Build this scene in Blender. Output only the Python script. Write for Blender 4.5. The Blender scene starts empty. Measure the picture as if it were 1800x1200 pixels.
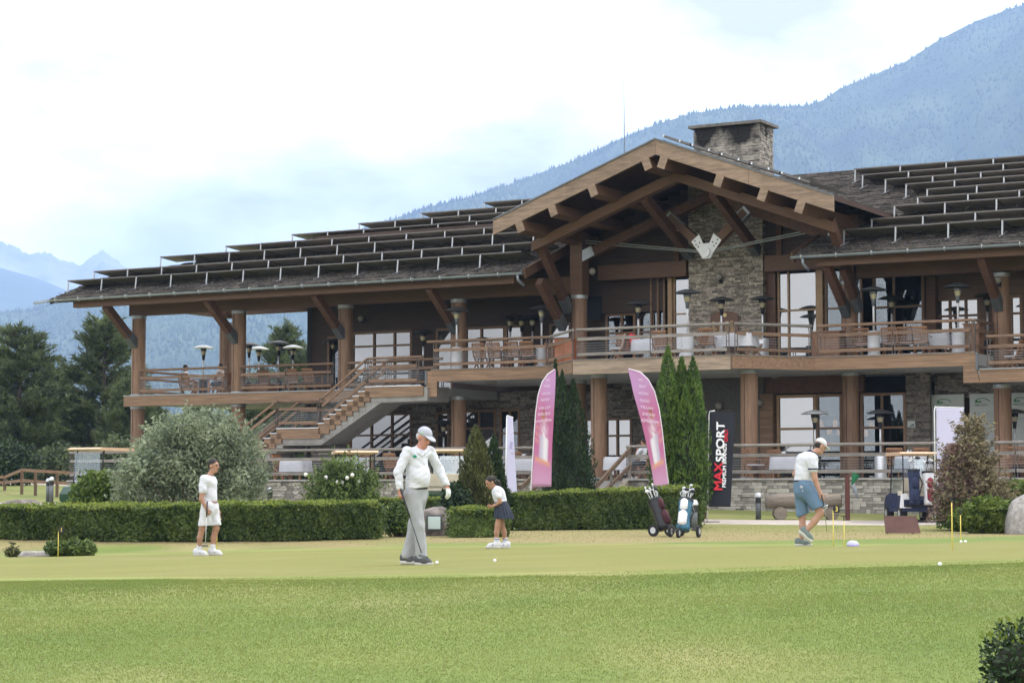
import bpy, math, random
import numpy as np
from mathutils import Vector, Matrix
R = math.radians
rnd = random.Random(7)
nrs = np.random.RandomState(11)
SC = bpy.context.scene
COL = SC.collection

# ------------------------------------------------------------------ camera, sky, sun, exposure
FPX, CZ = 3700.0, 1.0                       # focal length in pixels of an 1800 px wide frame, eye height
PITCH = math.atan(260 / FPX)
cd = bpy.data.cameras.new('camera'); cam = bpy.data.objects.new('camera', cd); COL.objects.link(cam)
cd.sensor_width = 36; cd.lens = 36 * FPX / 1800; cd.clip_start = .5; cd.clip_end = 60000
cam.location = (0, 0, CZ); cam.rotation_euler = (math.pi / 2 + PITCH, 0, 0)
SC.camera = cam

SUN_EL, SUN_AZ = 52, 62                     # azimuth from +Y (north) clockwise: behind the building, to the right
W_ = bpy.data.worlds.new('World'); SC.world = W_; W_.use_nodes = True
nt = W_.node_tree; nt.nodes.clear(); nn = nt.nodes.new; lk = nt.links.new
out = nn('ShaderNodeOutputWorld'); bg = nn('ShaderNodeBackground'); bg.inputs[1].default_value = .1
sky = nn('ShaderNodeTexSky'); sky.sky_type = 'NISHITA'; sky.sun_disc = False
sky.sun_elevation = R(SUN_EL); sky.sun_rotation = R(SUN_AZ); sky.air_density = 1.0; sky.dust_density = 1.5
tc = nn('ShaderNodeTexCoord'); mp = nn('ShaderNodeMapping'); mp.inputs['Scale'].default_value = (1.0, 1.0, 2.2)
mp.inputs['Location'].default_value = (.35, .1, .2)
n1 = nn('ShaderNodeTexNoise'); n1.inputs['Scale'].default_value = 4.2; n1.inputs['Detail'].default_value = 7; n1.inputs['Roughness'].default_value = .55
n1.inputs['Distortion'].default_value = .4
rp = nn('ShaderNodeValToRGB'); rp.color_ramp.elements[0].position = .36; rp.color_ramp.elements[1].position = .56
rp.color_ramp.elements[0].color = (.93, .93, .93, 1); rp.color_ramp.elements[1].color = (1, 1, 1, 1)
n2 = nn('ShaderNodeTexNoise'); n2.inputs['Scale'].default_value = 3.6; n2.inputs['Detail'].default_value = 6
rp2 = nn('ShaderNodeValToRGB'); rp2.color_ramp.elements[0].position = .42; rp2.color_ramp.elements[1].position = .62
rp2.color_ramp.elements[0].color = (13.2, 12.4, 11.0, 1); rp2.color_ramp.elements[1].color = (42, 42, 42, 1)
mx = nn('ShaderNodeMix'); mx.data_type = 'RGBA'
lk(tc.outputs['Generated'], mp.inputs[0]); lk(mp.outputs[0], n1.inputs[0]); lk(mp.outputs[0], n2.inputs[0])
lk(n1.outputs[0], rp.inputs[0]); lk(n2.outputs[0], rp2.inputs[0])
lk(rp.outputs[0], mx.inputs[0]); lk(sky.outputs[0], mx.inputs[6]); lk(rp2.outputs[0], mx.inputs[7])
lk(mx.outputs[2], bg.inputs[0]); lk(bg.outputs[0], out.inputs[0])

sd = bpy.data.lights.new('sun', 'SUN'); sun = bpy.data.objects.new('sun', sd); COL.objects.link(sun)
sd.energy = 3.2; sd.angle = R(5); sd.color = (1, .95, .87)
sdir = Vector((math.sin(R(SUN_AZ)) * math.cos(R(SUN_EL)), math.cos(R(SUN_AZ)) * math.cos(R(SUN_EL)), math.sin(R(SUN_EL))))
sun.rotation_euler = sdir.to_track_quat('Z', 'Y').to_euler()
SC.view_settings.view_transform = 'Standard'; SC.view_settings.look = 'None'
SC.cycles.volume_bounces = 2
SC.view_settings.exposure = -.12; SC.view_settings.gamma = 1; SC.view_settings.use_curve_mapping = False

# ------------------------------------------------------------------ materials
MATS = {}
def M(name, col, rough=.75, var=.18, scale=6, stretch=(1, 1, 1), bump=0, bscale=None, metal=0, ovar=0, col2=None, spec=.35, detail=4, emit=0, trans=0, island=0):
    if name in MATS: return MATS[name]
    m = bpy.data.materials.new(name); m.use_nodes = True; t = m.node_tree; N = t.nodes.new; K = t.links.new
    b = t.nodes['Principled BSDF']; b.inputs['Roughness'].default_value = rough; b.inputs['Metallic'].default_value = metal
    b.inputs['Specular IOR Level'].default_value = spec
    c = np.array(col, float); lo = c * (1 - var); hi = np.minimum(c * (1 + var), .95) if col2 is None else np.array(col2, float)
    tc = N('ShaderNodeTexCoord'); mp = N('ShaderNodeMapping'); mp.inputs['Scale'].default_value = stretch
    no = N('ShaderNodeTexNoise'); no.inputs['Scale'].default_value = scale; no.inputs['Detail'].default_value = detail; no.inputs['Roughness'].default_value = .6
    K(tc.outputs['Object'], mp.inputs[0]); K(mp.outputs[0], no.inputs[0])
    rp = N('ShaderNodeValToRGB'); rp.color_ramp.elements[0].position = .3; rp.color_ramp.elements[1].position = .7
    rp.color_ramp.elements[0].color = (*lo, 1); rp.color_ramp.elements[1].color = (*hi, 1)
    K(no.outputs[0], rp.inputs[0]); o = rp.outputs[0]
    if ovar or island:
        oi = N('ShaderNodeObjectInfo') if ovar else N('ShaderNodeNewGeometry'); ovar = ovar or island; mr = N('ShaderNodeMapRange'); mr.inputs[3].default_value = 1 - ovar; mr.inputs[4].default_value = 1 + ovar
        hs = N('ShaderNodeHueSaturation'); K(oi.outputs['Random' if 'Random' in oi.outputs else 'Random Per Island'], mr.inputs[0]); K(mr.outputs[0], hs.inputs['Value']); K(o, hs.inputs['Color']); o = hs.outputs[0]
    K(o, b.inputs['Base Color'])
    if bump:
        bp = N('ShaderNodeBump'); bp.inputs['Strength'].default_value = bump; bp.inputs['Distance'].default_value = .02
        if bscale:
            n2 = N('ShaderNodeTexNoise'); n2.inputs['Scale'].default_value = bscale; n2.inputs['Detail'].default_value = 5; K(mp.outputs[0], n2.inputs[0]); K(n2.outputs[0], bp.inputs['Height'])
        else: K(no.outputs[0], bp.inputs['Height'])
        K(bp.outputs[0], b.inputs['Normal'])
    if emit: b.inputs['Emission Color'].default_value = (*col, 1); b.inputs['Emission Strength'].default_value = emit
    MATS[name] = m; return m
def darkglass(name, f=.16):
    m = bpy.data.materials.new(name); m.use_nodes = True; t = m.node_tree; b = t.nodes['Principled BSDF']; b.inputs['Roughness'].default_value = .02; b.inputs['IOR'].default_value = (1 + f ** .5) / (1 - f ** .5)
    tc = t.nodes.new('ShaderNodeTexCoord'); no = t.nodes.new('ShaderNodeTexNoise'); no.inputs['Scale'].default_value = .7; rp = t.nodes.new('ShaderNodeValToRGB'); rp.color_ramp.elements[0].color = (.012, .014, .017, 1); rp.color_ramp.elements[1].color = (.05, .055, .06, 1)
    t.links.new(tc.outputs['Object'], no.inputs[0]); t.links.new(no.outputs[0], rp.inputs[0]); t.links.new(rp.outputs[0], b.inputs['Base Color']); return m
def leafmat(name, dark, light, trans=.25, scale=1.2, rough=.6):
    """foliage: every leaf gets its own tint, clumps vary, a little light passes through"""
    if name in MATS: return MATS[name]
    m = bpy.data.materials.new(name); m.use_nodes = True; t = m.node_tree; N = t.nodes.new; K = t.links.new
    b = t.nodes['Principled BSDF']; b.inputs['Roughness'].default_value = rough; b.inputs['Specular IOR Level'].default_value = .3
    ge = N('ShaderNodeNewGeometry'); tc = N('ShaderNodeTexCoord'); no = N('ShaderNodeTexNoise'); no.inputs['Scale'].default_value = scale; no.inputs['Detail'].default_value = 3
    K(tc.outputs['Object'], no.inputs[0])
    ad = N('ShaderNodeMath'); ad.operation = 'MULTIPLY_ADD'; ad.inputs[1].default_value = .6; K(ge.outputs['Random Per Island'], ad.inputs[0])
    sb = N('ShaderNodeMath'); sb.operation = 'MULTIPLY_ADD'; sb.inputs[1].default_value = 1.6; sb.inputs[2].default_value = -.6; K(no.outputs[0], sb.inputs[0]); K(sb.outputs[0], ad.inputs[2])
    rp = N('ShaderNodeValToRGB'); rp.color_ramp.elements[0].color = (*dark, 1); rp.color_ramp.elements[1].color = (*light, 1); rp.color_ramp.elements[0].position = .1; rp.color_ramp.elements[1].position = .95
    K(ad.outputs[0], rp.inputs[0]); K(rp.outputs[0], b.inputs['Base Color'])
    tr = N('ShaderNodeBsdfTranslucent'); K(rp.outputs[0], tr.inputs[0]); ms = N('ShaderNodeMixShader'); ms.inputs[0].default_value = trans
    o = t.nodes['Material Output']; K(b.outputs[0], ms.inputs[1]); K(tr.outputs[0], ms.inputs[2]); K(ms.outputs[0], o.inputs['Surface'])
    MATS[name] = m; return m
def glassmat(name, refl=.33, tint=(.62, .68, .72)):
    m = bpy.data.materials.new(name); m.use_nodes = True; t = m.node_tree; N = t.nodes.new; K = t.links.new
    t.nodes.remove(t.nodes['Principled BSDF']); o = t.nodes['Material Output']
    tr = N('ShaderNodeBsdfTransparent'); tr.inputs[0].default_value = (*tint, 1); gl = N('ShaderNodeBsdfGlossy'); gl.inputs['Roughness'].default_value = .015
    gl.inputs[0].default_value = (.9, .95, 1, 1)
    ms = N('ShaderNodeMixShader'); ms.inputs[0].default_value = refl
    K(tr.outputs[0], ms.inputs[1]); K(gl.outputs[0], ms.inputs[2]); K(ms.outputs[0], o.inputs['Surface']); return m
GLASS = glassmat('window_glass')
WOODX = (.35, 5, 5)
m_col = M('column_wood', (.205, .122, .076), .6, .28, 5, (3, 3, .25), .15, ovar=.12)
m_beam = M('beam_wood', (.118, .063, .037), .65, .25, 5, WOODX, .15, ovar=.1)
m_brace = M('brace_wood', (.092, .045, .028), .65, .25, 7, bump=.15, ovar=.12)
m_fasc = M('fascia_wood', (.225, .14, .085), .7, .34, 3.2, (.3, 4, 6), .2, ovar=.08)
m_barge = M('bargeboard_wood', (.245, .172, .122), .75, .32, 3.2, (.5, 3, 3), .2, ovar=.06)
m_rail = M('rail_wood', (.19, .12, .08), .75, .3, 6, (.6, 4, 4), .2, ovar=.18)
m_railw = M('weathered_rail_wood', (.225, .20, .18), .85, .3, 5, (.6, 4, 4), .3, ovar=.15)
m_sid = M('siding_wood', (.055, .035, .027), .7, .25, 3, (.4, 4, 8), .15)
m_soff = M('soffit_wood', (.055, .029, .02), .7, .3, 3, (4, .5, 4), .1)
m_frame = M('window_frame_wood', (.19, .115, .07), .6, .2, 6, ovar=.1)
m_steel = M('grey_steel', (.33, .35, .36), .45, .12, 9, metal=.6)
m_dsteel = M('dark_steel', (.13, .14, .15), .5, .2, 9, metal=.4)
m_post = M('rail_post_steel', (.12, .095, .085), .55, .2, 9, metal=.2)
m_white = M('white_steel', (.52, .52, .54), .4, .05, 5)
m_alu = M('aluminium', (.60, .61, .63), .35, .08, 9, metal=.5)
m_gut = M('gutter_metal', (.27, .30, .34), .4, .15, 4, metal=.6)
m_shin = M('roof_shingle', (.038, .034, .031), .9, .35, 9, bump=.4, col2=(.105, .09, .078), island=.45, spec=.15)
m_panel = M('panel_back', (.36, .325, .285), .5, .12, 3)
m_pframe = M('panel_frame', (.12, .11, .10), .35, .1, 5, metal=.3)
m_sconc = M('stair_concrete', (.27, .255, .235), .85, .15, 3, bump=.1)
m_conc = M('concrete', (.42, .40, .37), .85, .12, 3, bump=.1)
m_plas = M('soffit_plaster', (.40, .395, .385), .9, .07, 2)
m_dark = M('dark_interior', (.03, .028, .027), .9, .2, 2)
m_stone = M('stack_stone', (.30, .27, .235), .9, .3, 7, bump=.5, ovar=.38)
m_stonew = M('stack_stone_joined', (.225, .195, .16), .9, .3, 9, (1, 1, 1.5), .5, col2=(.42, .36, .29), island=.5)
m_stoned = M('shaded_wall_stone', (.11, .098, .085), .9, .3, 9, (1, 1, 1.5), .5, col2=(.22, .19, .16), island=.5)  # darker copy of the joined stone, shade under the decks put into its colour
m_mortar = M('mortar', (.10, .092, .085), .95, .2, 12)
m_cap = M('coping_stone', (.36, .34, .32), .85, .2, 5, bump=.2)
m_blk = M('black_plastic', (.022, .022, .026), .4, .1, 9)
m_teak = M('teak', (.235, .12, .065), .6, .3, 9, (1, 1, 3), .1, ovar=.2)
m_teakg = M('grey_teak', (.26, .19, .14), .7, .3, 9, (1, 1, 3), .1, ovar=.2)
m_cloth = M('white_cloth', (.50, .50, .54), .9, .05, 3, bump=.1)

# ------------------------------------------------------------------ mesh helpers
class MB:
    def __init__(s): s.v = []; s.f = []; s.mi = []; s.mat = 0
    def add(s, vs, fs):
        n = len(s.v); s.v += [tuple(p) for p in vs]; s.f += [tuple(i + n for i in f) for f in fs]; s.mi += [s.mat] * len(fs); return s
    def hexa(s, c):      # 8 corners: bottom loop then top loop
        return s.add(c, [(3, 2, 1, 0), (4, 5, 6, 7), (0, 1, 5, 4), (1, 2, 6, 5), (2, 3, 7, 6), (3, 0, 4, 7)])
    def box(s, x0, x1, y0, y1, z0, z1):
        if x0 > x1: x0, x1 = x1, x0
        if y0 > y1: y0, y1 = y1, y0
        if z0 > z1: z0, z1 = z1, z0
        return s.hexa([(x0, y0, z0), (x1, y0, z0), (x1, y1, z0), (x0, y1, z0), (x0, y0, z1), (x1, y0, z1), (x1, y1, z1), (x0, y1, z1)])
    def bar(s, p, q, w, h, up=(0, 0, 1)):
        p, q = Vector(p), Vector(q); d = (q - p).normalized(); up = Vector(up)
        if abs(d.dot(up)) > .99: up = Vector((1, 0, 0))
        sx = d.cross(up).normalized() * w / 2; uz = sx.normalized().cross(d).normalized() * h / 2
        return s.hexa([p - sx - uz, p + sx - uz, q + sx - uz, q - sx - uz, p - sx + uz, p + sx + uz, q + sx + uz, q - sx + uz])
    def cyl(s, p, q, r0, r1=None, n=12, caps=True):
        r1 = r0 if r1 is None else r1; p, q = Vector(p), Vector(q); d = (q - p).normalized()
        a = d.orthogonal().normalized(); b = d.cross(a); vs = []
        for c, r in ((p, r0), (q, r1)): vs += [c + (a * math.cos(2 * math.pi * i / n) + b * math.sin(2 * math.pi * i / n)) * r for i in range(n)]
        fs = [(i, (i + 1) % n, n + (i + 1) % n, n + i) for i in range(n)]
        if caps: fs += [tuple(range(n))[::-1], tuple(range(n, 2 * n))]
        return s.add(vs, fs)
    def tube(s, pts, r, n=8):
        pts = [Vector(p) for p in pts]; k = len(pts); vs = []; ref = None
        for i, p in enumerate(pts):
            d = (pts[min(i + 1, k - 1)] - pts[max(i - 1, 0)]).normalized()
            a = (ref - d * ref.dot(d)).normalized() if ref is not None and abs(ref.dot(d)) < .95 else d.orthogonal().normalized()
            ref = a; b = d.cross(a); rr = r[i] if hasattr(r, '__len__') else r
            vs += [p + (a * math.cos(2 * math.pi * j / n) + b * math.sin(2 * math.pi * j / n)) * rr for j in range(n)]
        fs = [(i * n + j, i * n + (j + 1) % n, (i + 1) * n + (j + 1) % n, (i + 1) * n + j) for i in range(k - 1) for j in range(n)]
        fs += [tuple(range(n))[::-1], tuple(range((k - 1) * n, k * n))]
        return s.add(vs, fs)
    def lathe(s, prof, c=(0, 0, 0), n=20, ax=None):
        vs = []; c = Vector(c)
        for r, z in prof: vs += [c + Vector((r * math.cos(2 * math.pi * i / n), r * math.sin(2 * math.pi * i / n), z)) for i in range(n)]
        k = len(prof); fs = [(i * n + j, i * n + (j + 1) % n, (i + 1) * n + (j + 1) % n, (i + 1) * n + j) for i in range(k - 1) for j in range(n)]
        if prof[0][0] > .001: fs.append(tuple(range(n))[::-1])
        if prof[-1][0] > .001: fs.append(tuple(range((k - 1) * n, k * n)))
        return s.add(vs, fs)
    def prism(s, poly, d):   # polygon of 3-D points pushed along d
        poly = [Vector(p) for p in poly]; d = Vector(d); n = len(poly)
        return s.add(poly + [p + d for p in poly], [tuple(range(n))[::-1], tuple(range(n, 2 * n))] + [(i, (i + 1) % n, n + (i + 1) % n, n + i) for i in range(n)])
    def ball(s, c, r, nu=12, nv=8, sc=(1, 1, 1)):
        c = Vector(c); vs = [c + Vector((0, 0, -r * sc[2]))]
        for j in range(1, nv):
            t = math.pi * j / nv; vs += [c + Vector((r * sc[0] * math.sin(t) * math.cos(2 * math.pi * i / nu), r * sc[1] * math.sin(t) * math.sin(2 * math.pi * i / nu), -r * sc[2] * math.cos(t))) for i in range(nu)]
        vs.append(c + Vector((0, 0, r * sc[2]))); L = len(vs) - 1
        fs = [(0, 1 + (i + 1) % nu, 1 + i) for i in range(nu)] + [(L, L - nu + i, L - nu + (i + 1) % nu) for i in range(nu)]
        fs += [(1 + j * nu + i, 1 + j * nu + (i + 1) % nu, 1 + (j + 1) * nu + (i + 1) % nu, 1 + (j + 1) * nu + i) for j in range(nv - 2) for i in range(nu)]
        return s.add(vs, fs)
    def mesh(s, name, mats, smooth=False):
        me = bpy.data.meshes.new(name); me.from_pydata(s.v, [], s.f)
        for m in (mats if isinstance(mats, (list, tuple)) else [mats]): me.materials.append(m)
        if isinstance(mats, (list, tuple)): me.polygons.foreach_set('material_index', s.mi)
        if smooth: me.polygons.foreach_set('use_smooth', [True] * len(me.polygons))
        me.update(); return me
    def build(s, name, mats, parent=None, smooth=False, **tags):
        return obj(name, s.mesh(name, mats, smooth), parent, **tags)
def obj(name, me, parent=None, loc=None, rot=None, label=None, cat=None, group=None, kind=None):
    o = bpy.data.objects.new(name, me); COL.objects.link(o); o.parent = parent
    if loc is not None: o.location = loc
    if rot is not None: o.rotation_euler = rot if hasattr(rot, '__len__') else (0, 0, rot)
    tag(o, label, cat, group, kind); return o
def tag(o, label=None, cat=None, group=None, kind=None):
    for k, v in (('label', label), ('category', cat), ('group', group), ('kind', kind)):
        if v: o[k] = v
    return o
def thing(name, label, cat, loc=(0, 0, 0), rot=0, group=None):
    return obj(name, None, None, loc, rot, label, cat, group)
KIDS = {}
def kids(o): return [c for c in o.children]
def dup(o, loc, rot, label=None, group=None):
    def cp(a, par):
        c = a.copy(); COL.objects.link(c); c.parent = par
        for ch in list(a.children): cp(ch, c)
        return c
    r = cp(o, None); r.location = loc; r.rotation_euler = (0, 0, rot)
    if label: r['label'] = label
    if group: r['group'] = group
    return r
def npmesh(name, V, Fq, mat, smooth=False):
    """mesh from numpy arrays; Fq is (n,3) or (n,4)"""
    me = bpy.data.meshes.new(name); V = np.asarray(V, np.float32); Fq = np.asarray(Fq, np.int32); k = Fq.shape[1]
    me.vertices.add(len(V)); me.vertices.foreach_set('co', V.ravel()); me.loops.add(Fq.size); me.loops.foreach_set('vertex_index', Fq.ravel())
    me.polygons.add(len(Fq)); me.polygons.foreach_set('loop_start', np.arange(len(Fq), dtype=np.int32) * k)
    if smooth: me.polygons.foreach_set('use_smooth', np.ones(len(Fq), bool))
    for m in (mat if isinstance(mat, (list, tuple)) else [mat]): me.materials.append(m)
    me.update(calc_edges=True); me.validate(); return me
def leaves(P, size, N=None, spread=1.0, aspect=1.8, tri=False, rs=nrs, up=0):
    """small leaf faces at points P; N optional preferred normals"""
    n = len(P); size = np.broadcast_to(size, (n,))
    d = rs.normal(size=(n, 3)) * spread
    if N is not None: d = d + N
    d[:, 2] += up; d /= np.linalg.norm(d, axis=1)[:, None] + 1e-9
    a = np.cross(d, rs.normal(size=(n, 3))); a /= np.linalg.norm(a, axis=1)[:, None] + 1e-9; b = np.cross(d, a)
    a = a * (size * aspect / 2)[:, None]; b = b * (size / 2)[:, None]
    if tri:
        V = np.stack([P - a - b, P - a + b, P + a], 1).reshape(-1, 3); return V, np.arange(3 * n).reshape(n, 3)
    V = np.stack([P - a, P - b * 1.0, P + a, P + b * 1.0], 1).reshape(-1, 3); return V, np.arange(4 * n).reshape(n, 4)
def text_mesh(txt, size, depth=.003, shear=0):
    cu = bpy.data.curves.new('lettering', 'FONT'); cu.body = txt; cu.size = size; cu.extrude = depth; cu.align_x = 'CENTER'; cu.align_y = 'CENTER'; cu.shear = shear
    cu.resolution_u = 3
    o = bpy.data.objects.new('lettering', cu); COL.objects.link(o); dg = bpy.context.evaluated_depsgraph_get()
    me = bpy.data.meshes.new_from_object(o.evaluated_get(dg)); bpy.data.objects.remove(o); bpy.data.curves.remove(cu); return me
def letter(txt, size, mat, parent, M4, shear=0, name='lettering', bold=0):
    me = text_mesh(txt, size, .002, shear); me.materials.clear(); me.materials.append(mat); me.transform(M4)
    return obj(name, me, parent)

# ------------------------------------------------------------------ places
CA, SA = math.cos(PITCH), math.sin(PITCH)
def ray(px, py): return np.array([(px - 900) / FPX, CA - SA * (600 - py) / FPX, SA + CA * (600 - py) / FPX])
TH = R(29.6); O = np.array([-14.842, 83.5, 0.])
EU = np.array([math.cos(TH), -math.sin(TH), 0]); EV = np.array([-math.sin(TH), -math.cos(TH), 0])
BROT = -TH
def Wd(u, v, z): return tuple(O + EU * u + EV * v + np.array([0, 0, z]))       # building frame -> world
def onv(px, py, v):                                                            # pixel of the survey photo -> (u, z) in the plane v
    r = ray(px, py); c = np.array([0, 0, CZ]); t = (v - (c - O) @ EV) / (r @ EV); P = c + t * r; return (P - O) @ EU, P[2]
def Uv(px, v, py=700): return onv(px, py, v)[0]
def onz(px, py, z):
    r = ray(px, py); t = (z - CZ) / r[2]; P = np.array([0, 0, CZ]) + t * r - O; return P @ EU, P @ EV
def L(u, v, z): return (u, -v, z)                                              # building frame -> lodge object frame
def sm(a, b, x): t = np.clip((x - a) / (b - a), 0, 1); return t * t * (3 - 2 * t)
def hgt(X, Y):
    X = np.asarray(X, float); Y = np.asarray(Y, float); Xc = np.clip(X, -13, 12)
    g = .392 + .021 * Xc - .0125 * np.clip(Y, 22.5, 46)
    g = g + .10 * np.exp(-((X - 7) / 4.) ** 2 - ((Y - 29.) / 2.4) ** 2)
    f = np.clip(22.5 - Y, 0, 60); g = g - .047 * f * sm(0, 3, f) + .03 * np.sin(X * .7 + Y * .3) * sm(1, 5, f)
    b = np.interp(Y, [0, 43, 46, 53, 60, 66, 80, 110, 200, 400, 1200], [-.1, -.12, -.07, 0, .17, .40, .5, .55, .8, 2, 6])
    w = sm(42, 47, Y); return g * (1 - w) + b * w
def gp(px, Y):                                                                # ground point seen at column px, Y metres out
    z = 0
    for _ in range(3): X = (px - 900) / FPX * (Y * CA + (z - CZ) * SA); z = float(hgt(X, Y))
    return X, Y, z
# ------------------------------------------------------------------ ground, green, paths
def grassmat(name, ca, cb, dry, dryamt, scale=.5, fine=18, band=None):
    m = bpy.data.materials.new(name); m.use_nodes = True; t = m.node_tree; N = t.nodes.new; K = t.links.new
    b = t.nodes['Principled BSDF']; b.inputs['Roughness'].default_value = .9; b.inputs['Specular IOR Level'].default_value = .15
    tc = N('ShaderNodeTexCoord')
    def noise(sc, det=4, st=(1, 1, 1)):
        mp = N('ShaderNodeMapping'); mp.inputs['Scale'].default_value = st; n = N('ShaderNodeTexNoise'); n.inputs['Scale'].default_value = sc; n.inputs['Detail'].default_value = det
        K(tc.outputs['Object'], mp.inputs[0]); K(mp.outputs[0], n.inputs[0]); return n.outputs[0]
    def ramp(s, a, b_, c0=(0, 0, 0, 1), c1=(1, 1, 1, 1)):
        r = N('ShaderNodeValToRGB'); r.color_ramp.elements[0].position = a; r.color_ramp.elements[1].position = b_; r.color_ramp.elements[0].color = c0; r.color_ramp.elements[1].color = c1; K(s, r.inputs[0]); return r.outputs[0]
    base = ramp(noise(scale, 6), .3, .7, (*ca, 1), (*cb, 1))
    m1 = N('ShaderNodeMix'); m1.data_type = 'RGBA'; K(ramp(noise(scale * .55, 7, (1, .8, 1)), .62 - dryamt, .78 - dryamt * .6), m1.inputs[0]); K(base, m1.inputs[6]); m1.inputs[7].default_value = (*dry, 1)
    o = m1.outputs[2]
    if band:       # the worn, dry strip of turf behind the green
        sx = N('ShaderNodeSeparateXYZ'); K(tc.outputs['Object'], sx.inputs[0]); a1 = N('ShaderNodeMath'); a1.operation = 'MULTIPLY_ADD'; a1.inputs[1].default_value = 9
        K(noise(.25, 5, (1, 1.5, 1)), a1.inputs[0]); K(sx.outputs[1], a1.inputs[2])
        r = N('ShaderNodeValToRGB'); e = r.color_ramp.elements; mr = N('ShaderNodeMapRange'); mr.inputs[1].default_value = 43; mr.inputs[2].default_value = 63; K(a1.outputs[0], mr.inputs[0]); K(mr.outputs[0], r.inputs[0])
        e[0].position = .22; e[0].color = (0, 0, 0, 1); e[1].position = .34; e[1].color = (.9, .9, .9, 1); x = e.new(.62); x.color = (.75, .75, .75, 1); x = e.new(.85); x.color = (.25, .25, .25, 1)
        m2 = N('ShaderNodeMix'); m2.data_type = 'RGBA'; K(r.outputs[0], m2.inputs[0]); K(o, m2.inputs[6]); m2.inputs[7].default_value = (*band, 1); o = m2.outputs[2]
    f = ramp(noise(fine, 5, (1, .45, 1)), .25, .75, (.86, .86, .86, 1), (1.12, 1.12, 1.12, 1)); m3 = N('ShaderNodeMix'); m3.data_type = 'RGBA'; m3.blend_type = 'MULTIPLY'; m3.inputs[0].default_value = 1
    K(o, m3.inputs[6]); K(f, m3.inputs[7]); K(m3.outputs[2], b.inputs['Base Color'])
    bp = N('ShaderNodeBump'); bp.inputs['Strength'].default_value = .35; bp.inputs['Distance'].default_value = .02; K(noise(fine * 1.7, 5), bp.inputs['Height']); K(bp.outputs[0], b.inputs['Normal'])
    return m
m_turf = grassmat('rough_turf', (.125, .178, .043), (.18, .218, .06), (.28, .26, .11), .12, .42, 16, band=(.27, .215, .11))
m_green = grassmat('green_turf', (.185, .195, .058), (.22, .215, .068), (.26, .235, .105), .09, .35, 40)
m_fring = grassmat('fringe_turf', (.185, .22, .06), (.24, .265, .08), (.29, .26, .11), .06, .8, 22)
m_path = M('path_paving', (.42, .37, .33), .9, .15, 2.5, bump=.2)
def hz(X, Y):      # ground with the bank on the far left
    return hgt(X, Y) + .75 * sm(84, 104, Y) * sm(-11, -17, X)
xs = np.concatenate([[-9000, -4000, -1500, -600, -250, -120, -60, -35], np.arange(-22, 22.1, .5), [35, 60, 120, 250, 600, 1500, 4000, 9000]])
ys = np.concatenate([[-400, -60, -15, 0, 6], np.arange(10, 70, .5), np.arange(70, 120, 2.5), [150, 200, 300, 450, 700, 1100, 1800, 3000, 5000, 8000, 16000]])
XX, YY = np.meshgrid(xs, ys); ZZ = hz(XX, YY); nx, ny = len(xs), len(ys)
idx = np.arange(nx * ny).reshape(ny, nx)
Q = np.stack([idx[:-1, :-1], idx[:-1, 1:], idx[1:, 1:], idx[1:, :-1]], -1).reshape(-1, 4)
obj('ground', npmesh('ground', np.stack([XX, YY, ZZ], -1).reshape(-1, 3), Q, m_turf, True), kind='structure')
def blob_sheet(name, poly, lift, mat, rings=14, sub=4, hf=hgt):
    P = np.array(poly, float); n = len(P); t = np.arange(n * sub) / sub; i = t.astype(int); fr = (t - i)[:, None]
    p0, p1, p2, p3 = P[(i - 1) % n], P[i % n], P[(i + 1) % n], P[(i + 2) % n]
    rsb = np.random.RandomState(len(name)); C = .5 * (2 * p1 + (p2 - p0) * fr + (2 * p0 - 5 * p1 + 4 * p2 - p3) * fr ** 2 + (3 * p1 - p0 - 3 * p2 + p3) * fr ** 3)
    C = C + rsb.normal(0, .06, C.shape) + .15 * np.sin(np.arange(len(C)) * .9)[:, None]; c = C.mean(0); N_ = len(C); V = [c[None]]
    for k in range(1, rings + 1): V.append(c + (C - c) * k / rings)
    V = np.concatenate(V); Z = hf(V[:, 0], V[:, 1]) + lift; Z[-N_:] -= lift + .02; F = []
    for j in range(N_): F.append((0, 1 + j, 1 + (j + 1) % N_, 1 + (j + 1) % N_))
    for k in range(rings - 1):
        a = 1 + k * N_
        for j in range(N_): F.append((a + j, a + N_ + j, a + N_ + (j + 1) % N_, a + (j + 1) % N_))
    me = bpy.data.meshes.new(name); me.from_pydata([(x, y, z) for (x, y), z in zip(V, Z)], [], [tuple(dict.fromkeys(f)) for f in F])
    me.materials.append(mat); me.polygons.foreach_set('use_smooth', [True] * len(me.polygons)); me.update()
    return obj(name, me, kind='structure')
GREEN = [(-17, 28), (-11, 25.6), (-5.9, 24.3), (-2.5, 22.9), (0, 22.2), (2.5, 22.4), (5.4, 23.2), (9, 25.3), (11.5, 28.5), (10, 31.6), (7, 33), (5.2, 34.4), (3.6, 37.5), (2.2, 40.6), (-.5, 42.3), (-5, 42.2), (-9, 41.6), (-14, 40.5), (-19, 36)]
FR = [(x + (.9 if x > 3 else -.9 if x < -12 else 0), y + (1.6 if y > 30 else -.9)) for x, y in GREEN]
blob_sheet('fringe', FR, .008, m_fring, 22, 4)
blob_sheet('putting_green', GREEN, .016, m_green, 24, 4)
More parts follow.
